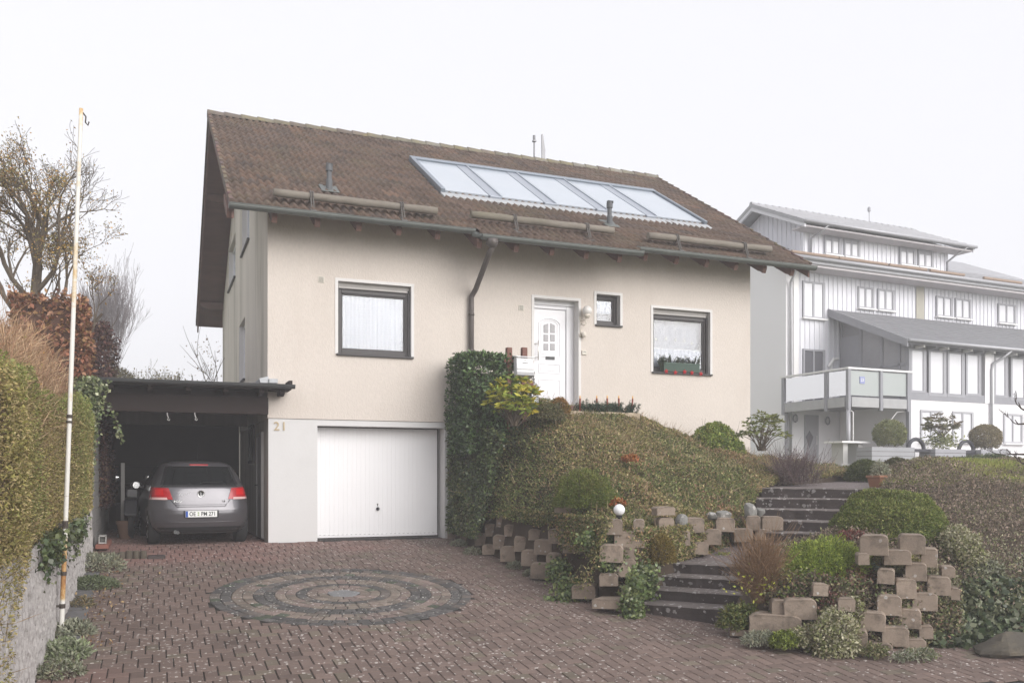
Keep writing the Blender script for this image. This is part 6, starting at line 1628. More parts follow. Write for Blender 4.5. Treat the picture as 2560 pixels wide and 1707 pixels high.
tr = plant("autumn_tree", "multi-stemmed tree with thin orange leaves behind the hedge and copper beech", "tree", (-3.75, .6, .6)); b = MB(); tips = []; rr = random.Random(83)
p0 = Vector((-3.75, .6, .6)); b.tube([p0, p0 + Vector((.02, 0, 1.8)), p0 + Vector((-.03, 0, 3.4)), p0 + Vector((.02, .05, 4.2))], [.13, .10, .085, .075], 9)
for (z, dx, dy, dz, L_, r0) in ((4.1, .45, -.1, 1, .95, .055), (4.2, -.35, .2, 1, .95, .055), (4.0, .1, .4, 1, .9, .05), (3.7, .9, -.2, .55, 1.0, .045), (3.5, -.95, -.1, .5, 1.05, .05), (3.9, .0, -.6, .9, .9, .045), (2.9, -.8, -.2, .75, 1.05, .05), (3.2, .8, .3, .8, .95, .04), (4.2, .1, .0, 1.2, 1.0, .05), (3.0, .5, -.3, .9, .85, .035)):
    grow(b, tips, p0 + Vector((0, 0, z)), Vector((dx, dy, dz)).normalized(), L_, r0, 4, rr, .06, .15, (3, 3), .70, .75, 6)
for (x, y, dx, L_) in ((-4.4, -.2, -.25, 1.3), (-4.9, .3, -.4, 1.5), (-4.3, .8, .25, 1.4), (-3.3, .9, .18, 1.2), (-5.2, 0, .1, 1.5)):
    q = Vector((x, y, .7)); b.tube([q, q + Vector((dx * .6, 0, 1.4)), q + Vector((dx * 1.4, 0, 2.7))], [.06, .05, .04], 6); grow(b, tips, q + Vector((dx * 1.4, 0, 2.7)), Vector((dx, .1, 1)).normalized(), L_ * .62, .035, 4, rr, .08, .14, (2, 2), .72, .6, 5)
m_bark = M("bark", (.13, .105, .08), rough=.95, var=.35, scale=9, bump=.4, bscale=30)
b.build("trunk", m_bark, tr, recalc=False); T = np.array([tuple(q) for q, _ in tips]); D = np.array([tuple(d) for _, d in tips]); r = rng(84); m = 15000; q = r.integers(0, len(T), m)
keep = fbm(T[q], 85, .8) - .35 * np.clip((np.linalg.norm((T[q] - np.array([-3.7, .6, 5.4])) * [1, 1, .9], axis=1) - 1.2), -1, 2) > -.30 + .3 * r.normal(size=m); q = q[keep]
P = T[q] + r.normal(0, .05, (len(q), 3)); leaf_mesh("crown", P, D[q], .042, colours(P, [(.44, .27, .09), (.36, .26, .11), (.28, .24, .10), (.50, .31, .10), (.32, .19, .09), (.25, .23, .11)], 86, 1.2, .25), leafM, tr, .55, .3, .3, 87)
def far_tree(name, label, c, H, R, seed, colr, n=14, leaf=None, fan=.35, depth=3, group=None, up=.1):
    t = plant(name, label, "tree", c, group); b = MB(); tips = []; rr = random.Random(seed)
    b.tube([Vector(c), Vector(c) + Vector((0, 0, H * .42))], [.09, .06], 7)
    for k in range(n):
        a = 2 * PI * k / n + rr.uniform(-.2, .2); d = Vector((math.cos(a) * fan * rr.uniform(.3, 1.2), math.sin(a) * fan * rr.uniform(.3, 1.2), 1)).normalized()
        grow(b, tips, Vector(c) + Vector((0, 0, H * rr.uniform(.25, .42))), d, H * (.26 if depth < 4 else .20), .022 if depth < 4 else .011, depth, rr, up, .08, (2, 3), .74, .38, 4, .006 if depth < 4 else .0045)
    b.build("branches", M(name + "_bark", colr, rough=.95, var=.2), t, recalc=False)
    if leaf:
        T = np.array([tuple(q) for q, _ in tips]); D = np.array([tuple(d) for _, d in tips]); r = rng(seed); q = r.integers(0, len(T), leaf[0]); P = T[q] + r.normal(0, .04, (leaf[0], 3)); leaf_mesh("crown", P, D[q], leaf[1], colours(P, leaf[2], seed, 1.5, .25), leafM, t, .55, .3, 0, seed)
c = at(262, 900, 32.); c[2] = float(land_z(c[0], c[1])); far_tree("bare_tree", "grey leafless tree of fine upright twigs fading in the fog behind the purple hedge", c, 8.9 - c[2] + .3, 1.1, 91, (.27, .24, .245), 34, None, .30, 4, None, .12)
for px, t, top, sd_, lb, fan in ((375, 30, 905, 93, "small rounded tree in the fog above the car port, left one of the pair", .5), (438, 30.5, 900, 94, "small rounded tree in the fog above the car port, right one of the pair", .55)):
    c = at(px, 960, t); zt = CZ + (HORIZON - top) / FPX * t; c[2] = float(land_z(c[0], c[1])); far_tree("small_tree", lb, c, (zt - c[2]) * .88, .9, sd_, (.12, .095, .06), 26, (3600, .075, [(.22, .19, .08), (.19, .175, .07), (.26, .2, .09)]), fan, 3, "rounded trees beyond the car port")
dome_shrub("far_bush", "dull olive bush in the fog just left of the small rounded trees", "shrub", 290, 962, 27, (.55, .5, .55), 2500, .06, [(.17, .15, .07), (.2, .17, .09)], 95)
sp = plant("sapling", "thin leafless sapling beside the rear corner of the cream house", "tree", at(535, 1000, 26)); c = at(535, 1000, 26.); b = MB(); twigs(b, c, 5, 1.7, .018, 96, .28, 3, base=.25, sides=5); b.build("stems", m_bark, sp, recalc=False)
r = rng(97); P = np.array(c) + np.c_[r.normal(0, .35, 90), r.normal(0, .3, 90), r.uniform(.7, 1.75, 90)]; leaf_mesh("leaves", P, np.tile([0, -1, .3], (90, 1)), .07, colours(P, [(.28, .25, .1), (.3, .2, .1)], 98), leafM, sp)

# ---------------------------------------------------------------- bank in front of the house
PA = [(.33, .275, .125), (.25, .235, .08), (.42, .345, .18), (.18, .19, .06), (.30, .215, .11), (.13, .155, .05), (.37, .24, .14)]
gx_, gy_ = sample_poly([(3.45, -.05), (3.6, -3), (3.8, -5.75), (4.15, -5.98), (4.6, -5.78), (5.3, -5.38), (6.1, -4.98), (6.9, -4.55), (7.7, -3.85), (8.7, -3.1), (9.9, -2.55), (11.8, -1.7), (11.8, -.1)], 150000, 101)
r = rng(102); z = zA(gx_, gy_); N = zA.normal(gx_, gy_); P = np.c_[gx_, gy_, z]; P = P + N * (.035 + .09 * r.random(len(z)) + .08 * np.maximum(fbm(P, 103, 1.3), -.4) + .045 * np.maximum(fbm(P, 104, 3.6), -.5))[:, None]
cA = colours(P, PA, 105, .8, .27, .55); grn = sstep(5.0, 3.9, gx_ + .5 * fbm(P, 107, 1.0)) * .8
red = sstep(.1, .6, fbm(P, 108, .7)) * sstep(4.6, 6.5, gx_) * .8
cg = colours(P, [(.11, .15, .05), (.17, .20, .07), (.24, .26, .10), (.085, .105, .04)], 109, 1.2, .35)
pick = r.random(len(z)); cA = np.where((pick < grn)[:, None], cg, cA); cA = np.where(((pick < .7 * sstep(.15, .5, fbm(P, 115, .75))) & (gx_ > 4.2))[:, None], colours(P, [(.19, .21, .075), (.14, .17, .055), (.26, .265, .11)], 116, 1.2, .3), cA); cA = np.where(((pick > 1 - red * .5))[:, None], colours(P, [(.38, .20, .12), (.32, .165, .11), (.42, .27, .17)], 110), cA)
gc = leaf_mesh("ground_cover", P, N, .044, cA, leafM, None, .5, .35, 0, 106); tag(gc, "brown and green ground cover over the bank before the house", kind="stuff")
# long trailing shoots over it
r = rng(111); m = 5200; q = r.integers(0, len(P), m); tw = leaf_mesh("trailing_shoots", P[q] + N[q] * .03, N[q], .19, colours(P[q], [(.38, .28, .18), (.30, .23, .14), (.46, .33, .22)], 112, 1, .2), leafM, None, .03, .45, 0, 113, 0); tag(tw, "dry trailing shoots among the ground cover of the bank", kind="stuff")
# greenery hanging over the blocks of the drive wall
r = rng(121); m = 26000; Y = r.uniform(-5.95, -.15, m); lev = r.random(m) ** .7 * 1.2; zz = np.minimum(drive_z(0, Y) + lev, .62); X = 3.42 + .34 * np.clip(zz - drive_z(0, Y), 0, 1.3); P = np.c_[X, Y, zz]
cov = fbm(P * [1, 1, 1.2], 122, 1.1) + .9 * sstep(.55, .9, lev) * sstep(-1.2, -2.6, Y) - .45 * sstep(-3.3, -4.0, Y) * sstep(.75, .45, lev) - .75 * sstep(-3.2, -1.5, Y) - .15
P = P[cov > .32 + .2 * r.normal(size=m)]; P = P + np.c_[-.06 - .09 * r.random(len(P)), -.04 - .06 * r.random(len(P)), 0 * P[:, 0]]
wc = leaf_mesh("wall_greenery", P, np.tile([-.75, -.5, .4], (len(P), 1)), .042, np.where((r.random(len(P)) < .5)[:, None], colours(P, PA, 123, 1.2, .25), colours(P, [(.08, .105, .035), (.13, .14, .05), (.20, .19, .09)], 124, 1.3, .25)), leafM, None, .5, .25, .35, 125); tag(wc, "trailing plants between the blocks of the drive wall", kind="stuff")
r = rng(127); m = 9000; u = r.random(m); pl = np.array([(3.86, -5.6), (3.92, -5.9), (4.15, -6.08), (4.6, -5.88), (5.3, -5.5), (6.1, -5.1), (6.9, -4.68)]); sl = np.r_[0, np.cumsum(np.linalg.norm(np.diff(pl, axis=0), axis=1))]
X, Y = np.interp(u * sl[-1], sl, pl[:, 0]), np.interp(u * sl[-1], sl, pl[:, 1]); zb = np.where(X < 4.3, drive_z(X, Y), -.02 + .05 * (X - 4.6)); P = np.c_[X + r.normal(0, .03, m), Y + .05 - .06 * r.random(m), zb + (.5 - zb) * r.random(m)]
P = P[fbm(P, 128, 2.0) > -.1 + .3 * r.normal(size=m)]; g2 = leaf_mesh("wall_greenery", P, np.tile([-.4, -.85, .4], (len(P), 1)), .042, colours(P, PA + [(.12, .15, .05), (.17, .2, .07)], 129, 1.6, .3), leafM, None, .5, .3, .3, 130); tag(g2, "low growth between the blocks beside the landing", kind="stuff")
# laurel hedge at the garage corner, with green shoots running down the corner to the drive
la = plant("laurel_hedge", "dark glossy clipped laurel hedge between the garage and the front door", "hedge", (4.0, -.8, 1.9))
P, N = box_points(3.32, 4.28, -1.40, -.2, 1.6, lambda y: 3.40 + .03 * np.sin(y * 6), 9000, 131, "LFRT", .16, .06)
k = P[:, 2] < 3.45 - .34 * np.clip((P[:, 0] - 3.9) / .7, 0, 1) ** 1.5; P, N = P[k], N[k]
P2 = np.c_[rng(132).uniform(3.38, 4.25, 2200), rng(133).uniform(-1.38, -.25, 2200)]; P2 = np.c_[P2, 3.40 - .34 * np.clip((P2[:, 0] - 3.9) / .7, 0, 1) ** 1.5 - .08 * rng(134).random(2200)]
P = np.vstack([P, P2]); N = np.vstack([N, np.tile([0, 0, 1.], (2200, 1))])
leaf_mesh("foliage", P, N, .078, colours(P, [(.065, .12, .04), (.095, .16, .05), (.04, .075, .028), (.13, .20, .075), (.08, .115, .042)], 135, 2.2, .28), glossM, la, .46, .5, 0, 136)
MB().box(3.45, -1.25, 1.5, 4.12, -.3, 3.05).build("dark_core", M("leaf_backing", (.04, .04, .022), rough=.95, var=.4, scale=12), la)  # added solid core, dark as the shaded inside of the laurel
iv = plant("ivy", "green ivy curtain on the bank's edge beside the white garage door", "ivy", (3.45, -.6, .5)); r = rng(141); m = 9500
u, v = r.random(m), r.random(m); Y = -.06 - 1.9 * u ** 1.3; zt = 2.5 - .55 * u; zz = .12 + (zt - .12) * v; X = 3.33 + .24 * u * (zz - .4) + .10 * r.random(m) + .05 * fbm(np.c_[Y, zz, Y], 142, 2.5)
P = np.c_[X, Y, zz]; leaf_mesh("foliage", P, np.tile([-.85, -.45, .3], (m, 1)), .055, colours(P, [(.07, .105, .035), (.10, .14, .045), (.05, .075, .027), (.14, .17, .06), (.13, .12, .055)], 143, 1.7, .28), glossM, iv, .62, .25, .35, 144)
rows = [[(3.40 + .24 * u_ * (z_ - .4), -.03 - 1.9 * u_ ** 1.3, z_) for z_ in np.linspace(.3, 2.35 - .5 * u_, 6)] for u_ in np.linspace(0, 1, 10)]
MB().grid(rows).build("stems", M("leaf_backing", (.04, .04, .022)), iv, recalc=False)  # solid dark sheet standing in for the shade behind the leaves
# yellow rhododendron
def rosettes(root, c, rad, n, leaf, pal_, seed, per=9, low=-.35, mat=None, droop=.3):
    P, N = dome_points(c, rad, n, seed, low, .5, .1); r = rng(seed + 1); PP = np.repeat(P, per, axis=0); NN_ = np.repeat(N, per, axis=0)
    a = np.tile(np.arange(per) * 2 * PI / per, n)[:len(PP)] + np.repeat(r.uniform(0, 6, len(P)), per); T_ = np.c_[np.cos(a), np.sin(a), r.normal(.12, .25, len(a))]
    d = T_ * 1.0 + NN_ * .45; d[:, 2] -= droop * r.random(len(d)); leaf_mesh("foliage", PP, d, leaf, colours(P, pal_, seed, 2, .15)[np.repeat(np.arange(len(P)), per)] * np.clip(1 + r.normal(0, .15, len(PP)), .6, 1.5)[:, None], mat or leafM, root, .34, 1.6, .1, seed, .10, .12)
    b = MB(); rr = random.Random(seed)
    for p in P[::2]:
        s = Vector((c[0] + rr.gauss(0, .04), c[1] + rr.gauss(0, .04), c[2] - rad[2] * .8)); mid = s.lerp(Vector(p), .5) + Vector((rr.gauss(0, .03), rr.gauss(0, .03), .05)); b.tube([s, mid, Vector(p)], [.010, .007, .004], 4, cap=False)
    b.build("stems", TWIG(), root, recalc=False)
c = at(1283, 1003, 15.55); rh = plant("rhododendron", "yellow-green rhododendron in front of the white letter box", "shrub", c - np.array([0, 0, .45])); rosettes(rh, c - np.array([0, 0, .03]), (.46, .38, .50), 95, .125, [(.33, .36, .055), (.25, .31, .05), (.42, .40, .06), (.20, .26, .05), (.47, .38, .05)], 151)
c = at(1905, 1100, 18.3); rh = plant("rhododendron", "loose open rhododendron at the right corner of the cream house", "shrub", c - np.array([0, 0, .5])); rosettes(rh, c + np.array([0, 0, .12]), (.52, .4, .42), 70, .11, [(.19, .22, .07), (.25, .26, .09), (.15, .18, .06)], 153, 8, -.1)
# shrubs on the bank
dome_shrub("cypress_shrub", "low dark green dwarf conifer in the middle of the bank above the globe lamp", "shrub", 1462, 1262, 13.3, (.46, .42, .50), 26000, .034, [(.15, .19, .045), (.11, .15, .035), (.21, .235, .06), (.19, .17, .055)], 161, .26, -.05, .16, 2.5, up=.9, depth=.35)
dome_shrub("box_shrub", "rounded fresh green shrub against the right end of the cream wall", "shrub", 1786, 1150, 18.0, (.60, .5, .72), 20000, .05, [(.20, .27, .06), (.15, .21, .05), (.27, .32, .075), (.33, .33, .09)], 163, .5, -.05, .12, 2.2)
dome_shrub("heather_bush", "orange-tipped dwarf bush before the white front door", "shrub", 1399, 1028, 16.2, (.19, .17, .24), 3500, .032, [(.42, .21, .05), (.36, .18, .05), (.30, .2, .07), (.16, .15, .05)], 165, .3, -.1, .1, 2.5, up=1.0)
dome_shrub("dark_bush", "dull green low bush left of the orange-tipped dwarf bush", "shrub", 1370, 1045, 15.9, (.30, .25, .26), 3500, .036, [(.10, .115, .045), (.16, .15, .07), (.2, .16, .09)], 167, .5, -.1, .14)
dome_shrub("golden_bush", "small mustard coloured dwarf bush beside the lower steps", "shrub", 1652, 1398, 12.1, (.20, .2, .34), 7000, .026, [(.24, .18, .05), (.19, .15, .04), (.28, .2, .06)], 169, .3, -.1, .08, 2.5, up=.8)
c = at(1988, 1205, 16.4); sh = plant("heath_shrub", "purple brown twiggy shrub left of the top garden step", "shrub", c); b = MB(); twigs(b, c, 150, .62, .006, 171, .55, 3, base=.28, sides=3); b.build("twigs", M("purple_twig", (.13, .09, .09), rough=.9, var=.25, scale=9), sh, recalc=False)
r = rng(172); P, N = dome_points(c, (.48, .4, .55), 5500, 173, -.1, .7, .2); leaf_mesh("foliage", P, N, .03, colours(P, [(.16, .11, .10), (.12, .09, .08), (.22, .18, .16), (.3, .28, .26)], 174, 3, .25), leafM, sh, .3, .7)
for px, py, t, s, sd_, lb in ((1806, 1165, 17.2, .16, 181, "orange leaved tuft in the middle of the bank's right end"), (1545, 1262, 12.5, .10, 182, "small red and orange tuft beneath the white globe lamp"), (1575, 1150, 14.5, .12, 183, "faint reddish tuft high on the bank")):
    dome_shrub("autumn_tuft", lb, "plant", px, py, t, (s, s, s * .7), 260, .05, [(.40, .16, .05), (.35, .11, .05), (.3, .18, .07)], sd_, .55, -.1, .2, tw=5, group="autumn tufts on the bank")
# silvery and green tufts along the drive wall foot
SILV = [(.30, .31, .23), (.38, .38, .29), (.24, .26, .18), (.34, .32, .22)]
for px, py, s, sd_, lb in ((1150, 1362, .14, 191, "nearest the garage"), (1185, 1383, .15, 192, "second from the garage"), (1162, 1330, .12, 193, "up between the blocks by the garage"), (1290, 1418, .13, 194, "halfway along the wall"), (1330, 1437, .11, 195, "farthest from the garage")):
    c = onD(px, py); dome_shrub("silver_tuft", f"silvery tuft at the drive wall, {lb}", "plant", px, py, 1, (s, s, s * .65), 600, .042, SILV, sd_, .35, -.1, .15, tw=3, c=c + np.array([-.03, -.02, 0]), up=.7, group="silvery tufts at the drive wall")
for px, py, t, rx, rz, sd_, lb in ((1440, 1495, 12.3, .32, .22, 201, "glossy ivy spilling from the drive wall onto the paving"), (1395, 1425, 12.8, .15, .16, 202, "ivy patch on the drive wall left of the big spilling one"), (1580, 1505, 11.4, .13, .36, 203, "ivy cascading down the wall corner left of the lowest step"), (1530, 1400, 11.9, .18, .16, 204, "ivy clump between the corner blocks of the wall"), (1610, 1455, 11.8, .15, .22, 205, "narrow ivy strand between the corner and the lower steps"), (1490, 1345, 12.1, .22, .12, 206, "ivy on the upper blocks near the corner")):
    c = at(px, py, t); iv = plant("ivy", lb, "ivy", c - np.array([0, 0, rz])); r = rng(sd_); m = int(3600 * rx * rz / .09); P = np.array(c) + np.c_[r.normal(0, rx * .5, m), r.normal(0, .05, m) + .02, r.normal(0, rz * .5, m)]
    P[:, 2] = np.maximum(P[:, 2], drive_z(P[:, 0], P[:, 1]) + .01); P[:, 1] -= .05
    leaf_mesh("foliage", P, np.tile([-.3, -.9, .4], (m, 1)), .052, colours(P, [(.10, .15, .045), (.14, .19, .06), (.19, .22, .085), (.07, .10, .033), (.12, .14, .05)], sd_, 2.4, .28), glossM, iv, .8, .2, .45, sd_)
# ---------------------------------------------------------------- left foot of the ribbed wall
for px, py, rad, sd_, lb, pal_, asp, n in ((248, 1423, (.34, .26, .22), 211, "silver leaved perennial clump nearest the car port wall", SILV, .22, 1500), (232, 1468, (.32, .22, .15), 212, "mossy green cushion plant before the silver clump", [(.17, .20, .11), (.21, .24, .15), (.13, .16, .08)], .3, 2600), (172, 1584, (.19, .14, .11), 213, "silver leaved clump at the foot of the old pole", SILV, .24, 1100), (150, 1640, (.20, .16, .14), 214, "pale green woolly clump in front of the old pole", [(.30, .33, .22), (.25, .29, .16), (.36, .37, .27)], .28, 1300), (112, 1690, (.20, .16, .13), 215, "woolly grey clump nearest the bottom left corner", SILV + [(.16, .2, .08)], .3, 1300), (185, 1515, (.12, .12, .10), 216, "small dry tuft between the cushion plant and the pole", [(.26, .2, .11), (.2, .18, .1)], .3, 420)):
    c = onD(px, py); c[0] = max(c[0], -2.70); dome_shrub("perennial", lb, "plant", px, py, 1, rad, n, .075 if asp < .3 and n < 2000 else .04, pal_, sd_, asp, -.05, .16, 2.2, tw=4, c=c, up=.75, group="clumps at the foot of the ribbed wall")
r = rng(219); P = np.c_[-2.55 + r.normal(0, .2, 260), r.uniform(-6.6, -2.2, 260)]; P = np.c_[P, drive_z(P[:, 0], P[:, 1]) + .016]; P = P[P[:, 0] > -2.83]
lf = leaf_mesh("fallen_leaves", P, np.tile([0, 0, 1.], (len(P), 1)), .045, colours(P, [(.28, .16, .08), (.34, .24, .12), (.2, .12, .07)], 220), leafM, None, .6, .02, 0, 221, .05, 1.0, 1.5); tag(lf, "fallen brown leaves on the paving along the ribbed wall", kind="stuff")

# ---------------------------------------------------------------- right-hand mound
PB = [(.25, .19, .15), (.19, .16, .11), (.31, .24, .19), (.165, .165, .08), (.36, .27, .21), (.14, .12, .085)]
poly = [(5.0, -7.4), (5.7, -6.7), (6.5, -6.15), (7.2, -6.05), (7.9, -6.3), (9.0, -5.35), (10.3, -4.3), (11.2, -3.2), (13.5, -2.4), (15.5, -3), (15.5, -8.9), (9.6, -8.9), (8.4, -8.7), (7.3, -8.4), (6.2, -8.25), (5.4, -8.05), (5.0, -7.8)]
x_, y_ = sample_poly(poly, 95000, 231); r = rng(232); z = zB(x_, y_); N = zB.normal(x_, y_); P = np.c_[x_, y_, z]
P = P + N * (.01 + .10 * r.random(len(z)) + .06 * fbm(P, 233, 1.4))[:, None]
cB = colours(P, PB, 234, .9, .25, .45); gr = sstep(.12, .5, z + .25 * fbm(P, 236, .8) - 1.02) * 1.0; ye = sstep(.5, -.15, z + .3 * fbm(P, 237, .8)) * .5
pk = r.random(len(z)); cB = np.where((pk < ye)[:, None], colours(P, [(.40, .39, .25), (.28, .28, .14), (.15, .17, .07)], 238, 1.5), cB)
k = pk >= gr; gcB = leaf_mesh("ground_cover", P[k], N[k], .042, cB[k], leafM, None, .45, .4, 0, 239); tag(gcB, "brown heather-like ground cover on the right-hand mound", kind="stuff")
k = z + .12 * fbm(P, 241, .8) > .98; r2 = rng(242); rep = 3; Pg = np.repeat(np.c_[x_, y_, z][k], rep, axis=0) + r2.normal(0, .04, (k.sum() * rep, 3)) * [1, 1, .1]
gs = leaf_mesh("grass", Pg, np.repeat(N[k], rep, axis=0), .085, colours(Pg, [(.31, .35, .09), (.25, .30, .075), (.40, .40, .14), (.33, .29, .12)], 243, .9, .25), leafM, None, .10, 1.0, 0, 244, 0); tag(gs, "mown green grass on top of the right-hand mound", kind="stuff")
dome_shrub("dome_hedge", "big low clipped green dome right of the upper steps", "shrub", 2222, 1338, 12.2, (.86, .6, .62), 60000, .036, [(.18, .225, .06), (.135, .185, .05), (.24, .27, .075), (.28, .28, .10), (.15, .165, .06)], 251, .4, -.1, .09, 1.6, up=.5, depth=.2)
dome_shrub("juniper", "bright yellow-green spreading conifer right of the lower steps", "shrub", 2062, 1430, 11.15, (.56, .42, .40), 26000, .045, [(.29, .36, .065), (.21, .28, .055), (.38, .42, .09), (.165, .21, .05)], 253, .2, -.35, .22, 2.4, up=1.0, depth=.4)
c = at(1900, 1505, 10.75); sh = plant("broom_shrub", "tan leafless broom-like shrub right of the lower steps", "shrub", c); b = MB(); twigs(b, c, 150, .78, .006, 255, .28, 3, base=.07, sides=3); b.build("twigs", M("tan_twig", (.23, .145, .085), rough=.9, var=.25, scale=9), sh, recalc=False)
r = rng(256); m = 2600; d = r.normal(size=(m, 3)); d[:, 2] = abs(d[:, 2]) + .6; d /= np.linalg.norm(d, axis=1)[:, None]; P = np.array(c) + d * (r.uniform(.3, .80, m))[:, None] * [.42, .42, .95]; leaf_mesh("shoots", P, d, .14, colours(P, [(.27, .17, .10), (.22, .14, .08)], 257), leafM, sh, .035, 1.2, 0, 258, 0)
P = np.array(c) + np.c_[r.normal(0, .24, 130), r.normal(-.1, .15, 130), r.normal(.22, .1, 130)]; leaf_mesh("leaves", P, np.tile([0, -1, .5], (130, 1)), .045, colours(P, [(.38, .38, .06), (.28, .32, .06)], 259), leafM, sh, .5)
VAR = [(.42, .40, .27), (.50, .47, .33), (.30, .30, .15), (.22, .24, .10), (.38, .33, .22)]
for px, py, t, rad, n, sd_, lb, pal_, asp in ((2085, 1615, 9.95, (.30, .22, .40), 5200, 261, "cream variegated shrub at the foot of the right wall", VAR, .5), (2010, 1600, 10.0, (.18, .15, .15), 1500, 262, "small cream tuft left of the variegated shrub at the wall foot", VAR, .5), (2130, 1555, 10.4, (.16, .14, .32), 2200, 263, "upright cream and green shoots above the variegated shrub", VAR + [(.2, .22, .07)], .5), (2260, 1425, 11.2, (.22, .18, .20), 2200, 264, "yellow variegated tuft between the upper blocks of the right wall", [(.46, .42, .18), (.5, .45, .24), (.3, .3, .12)], .5), (2200, 1410, 11.2, (.13, .13, .26), 1500, 265, "yellow variegated shoots below the upper left block of the right wall", [(.42, .38, .17), (.32, .3, .12), (.25, .2, .1)], .5), (2340, 1455, 11.3, (.28, .2, .22), 2600, 266, "beige variegated mat between the blocks at the right wall", VAR + [(.28, .22, .14)], .5),
                                      (2400, 1390, 11.6, (.24, .3, .36), 5000, 267, "cream variegated bush right of the clipped dome", VAR, .5), (2545, 1450, 11.9, (.5, .3, .34), 6500, 268, "silvery variegated bush above the ivy on the far right", [(.40, .40, .32), (.30, .31, .22), (.17, .19, .10), (.48, .47, .38)], .5), (2460, 1450, 11.5, (.32, .22, .26), 3600, 269, "silvery variegated bush left of the larger one on the far right", [(.36, .36, .28), (.26, .27, .18), (.17, .18, .1)], .5),
                                      (2130, 1470, 10.9, (.34, .22, .26), 4200, 271, "reddish brown sprawling shrub under the bright conifer", [(.20, .085, .07), (.16, .10, .07), (.24, .14, .09), (.14, .12, .06)], .45), (2180, 1500, 10.8, (.24, .18, .24), 2800, 272, "brownish sprawling shrub right of the reddish one under the conifer", [(.19, .14, .10), (.15, .10, .08), (.22, .17, .12)], .4), (2075, 1515, 10.5, (.22, .18, .24), 2400, 273, "dull red twiggy shrub above the big long block", [(.19, .09, .075), (.14, .09, .06), (.2, .15, .1)], .4),
                                      (1900, 1600, 10.1, (.20, .14, .10), 1500, 274, "silvery cushion at the paving edge below the broom", SILV, .3), (1962, 1608, 9.95, (.17, .13, .13), 1500, 275, "lime green cushion at the paving edge below the long block", [(.22, .26, .05), (.17, .21, .05)], .4), (1850, 1555, 10.6, (.26, .18, .22), 2600, 276, "dark green tuft under the broom beside the lowest step", [(.09, .12, .035), (.13, .15, .05), (.2, .19, .06)], .45), (2195, 1300, 11.9, (.16, .12, .16), 420, 277, "orange red leaved shoot before the clipped dome", [(.50, .15, .05), (.42, .10, .05), (.45, .22, .08)], .6), (2133, 1342, 11.6, (.22, .14, .08), 700, 278, "low dark red mat on the kerb before the clipped dome", [(.22, .08, .07), (.17, .08, .06)], .5), (2180, 1425, 11.1, (.09, .09, .09), 200, 279, "blue-green succulent rosette among the yellow shoots", [(.26, .31, .24), (.2, .26, .2)], .25), (2290, 1640, 9.8, (.30, .1, .08), 700, 280, "grey green mat along the wall foot on the right", SILV + [(.15, .18, .07)], .4), (2185, 1632, 9.85, (.18, .1, .09), 500, 281, "sparse green tuft between the lowest blocks of the right wall", [(.2, .2, .1), (.26, .23, .13), (.12, .15, .05)], .4), (1815, 1392, 13.2, (.18, .12, .05), 600, 282, "lime green moss cushion on the landing", [(.22, .26, .06), (.18, .22, .05)], .4)):
    dome_shrub("garden_shrub" if rad[2] > .2 else "cushion_plant", lb, "plant", px, py, t, rad, n, .042, pal_, sd_, asp, -.25, .2, 2.2, tw=10, group="small plants of the right mound", jit=.22, depth=.5)
# small growth in the gaps of the right wall
r = rng(285); m = 26000; pxx, pyy = r.uniform(1905, 2400, m), r.uniform(1360, 1640, m); tb2 = np.interp(pxx, bxs, bts)
den = np.array([1.0]); PP = []
for a_, c_, t0 in zip(pxx, pyy, tb2):
    q_ = ray(a_, c_); t_ = t0
    for _ in range(5): t_ = t0 + .16 + .42 * max(0, CZ + q_[2] * t_ + .82)
    PP.append(np.array(CAM) + q_ * t_)
P = np.array(PP); P = P[(P[:, 2] > drive_z(P[:, 0], P[:, 1]) - .02) & (P[:, 2] < zB(P[:, 0], P[:, 1]) + .45)]; k = fbm(P, 286, 2.2) > -.15 + .3 * r.normal(size=len(P)); P = P[k]
wg = leaf_mesh("wall_greenery", P + r.normal(0, .03, P.shape), np.tile([-.5, -.8, .4], (len(P), 1)), .045, colours(P, [(.22, .17, .12), (.17, .18, .08), (.30, .28, .15), (.14, .11, .08), (.11, .14, .05), (.25, .15, .11)], 287, 2.0, .3), leafM, None, .5, .3, .3, 288); tag(wg, "mixed low growth between the blocks of the right mound wall", kind="stuff")
# ivy over the right end of the wall
iv = plant("ivy", "thick dark ivy covering the right end of the mound wall", "ivy", at(2450, 1560, 10.8) - np.array([0, 0, .6])); r = rng(291); m = 9000
pxx, pyy = r.uniform(2318, 2620, m), r.uniform(1455, 1650, m); ok = (pyy > 1500 - .35 * (pxx - 2330) + 22 * np.sin(pxx * .03)) & (pyy < 1632 + 8 * np.sin(pxx * .05)); pxx, pyy = pxx[ok], pyy[ok]
P = np.array([at(a, c_, 10.35 + .0013 * (a - 2318) + .0042 * (1632 - c_)) for a, c_ in zip(pxx, pyy)]); P = P + r.normal(0, .05, P.shape)
leaf_mesh("foliage", P, np.tile([-.45, -.85, .4], (len(P), 1)), .085, colours(P, [(.06, .085, .04), (.085, .11, .05), (.045, .065, .03), (.11, .13, .065), (.16, .17, .10)], 292, 1.8, .25, .3), glossM, iv, .85, .15, .5, 293)
rows = [[at(a, c_, 10.48 + .0013 * (a - 2318) + .0042 * (1632 - c_)) for c_ in (1640, 1590, 1530, 1475)] for a in (2325, 2400, 2480, 2560, 2640)]
MB().grid(rows).build("stems", M("leaf_backing", (.04, .04, .022)), iv, recalc=False)  # one dark sheet backs the ivy, shade put into its colour
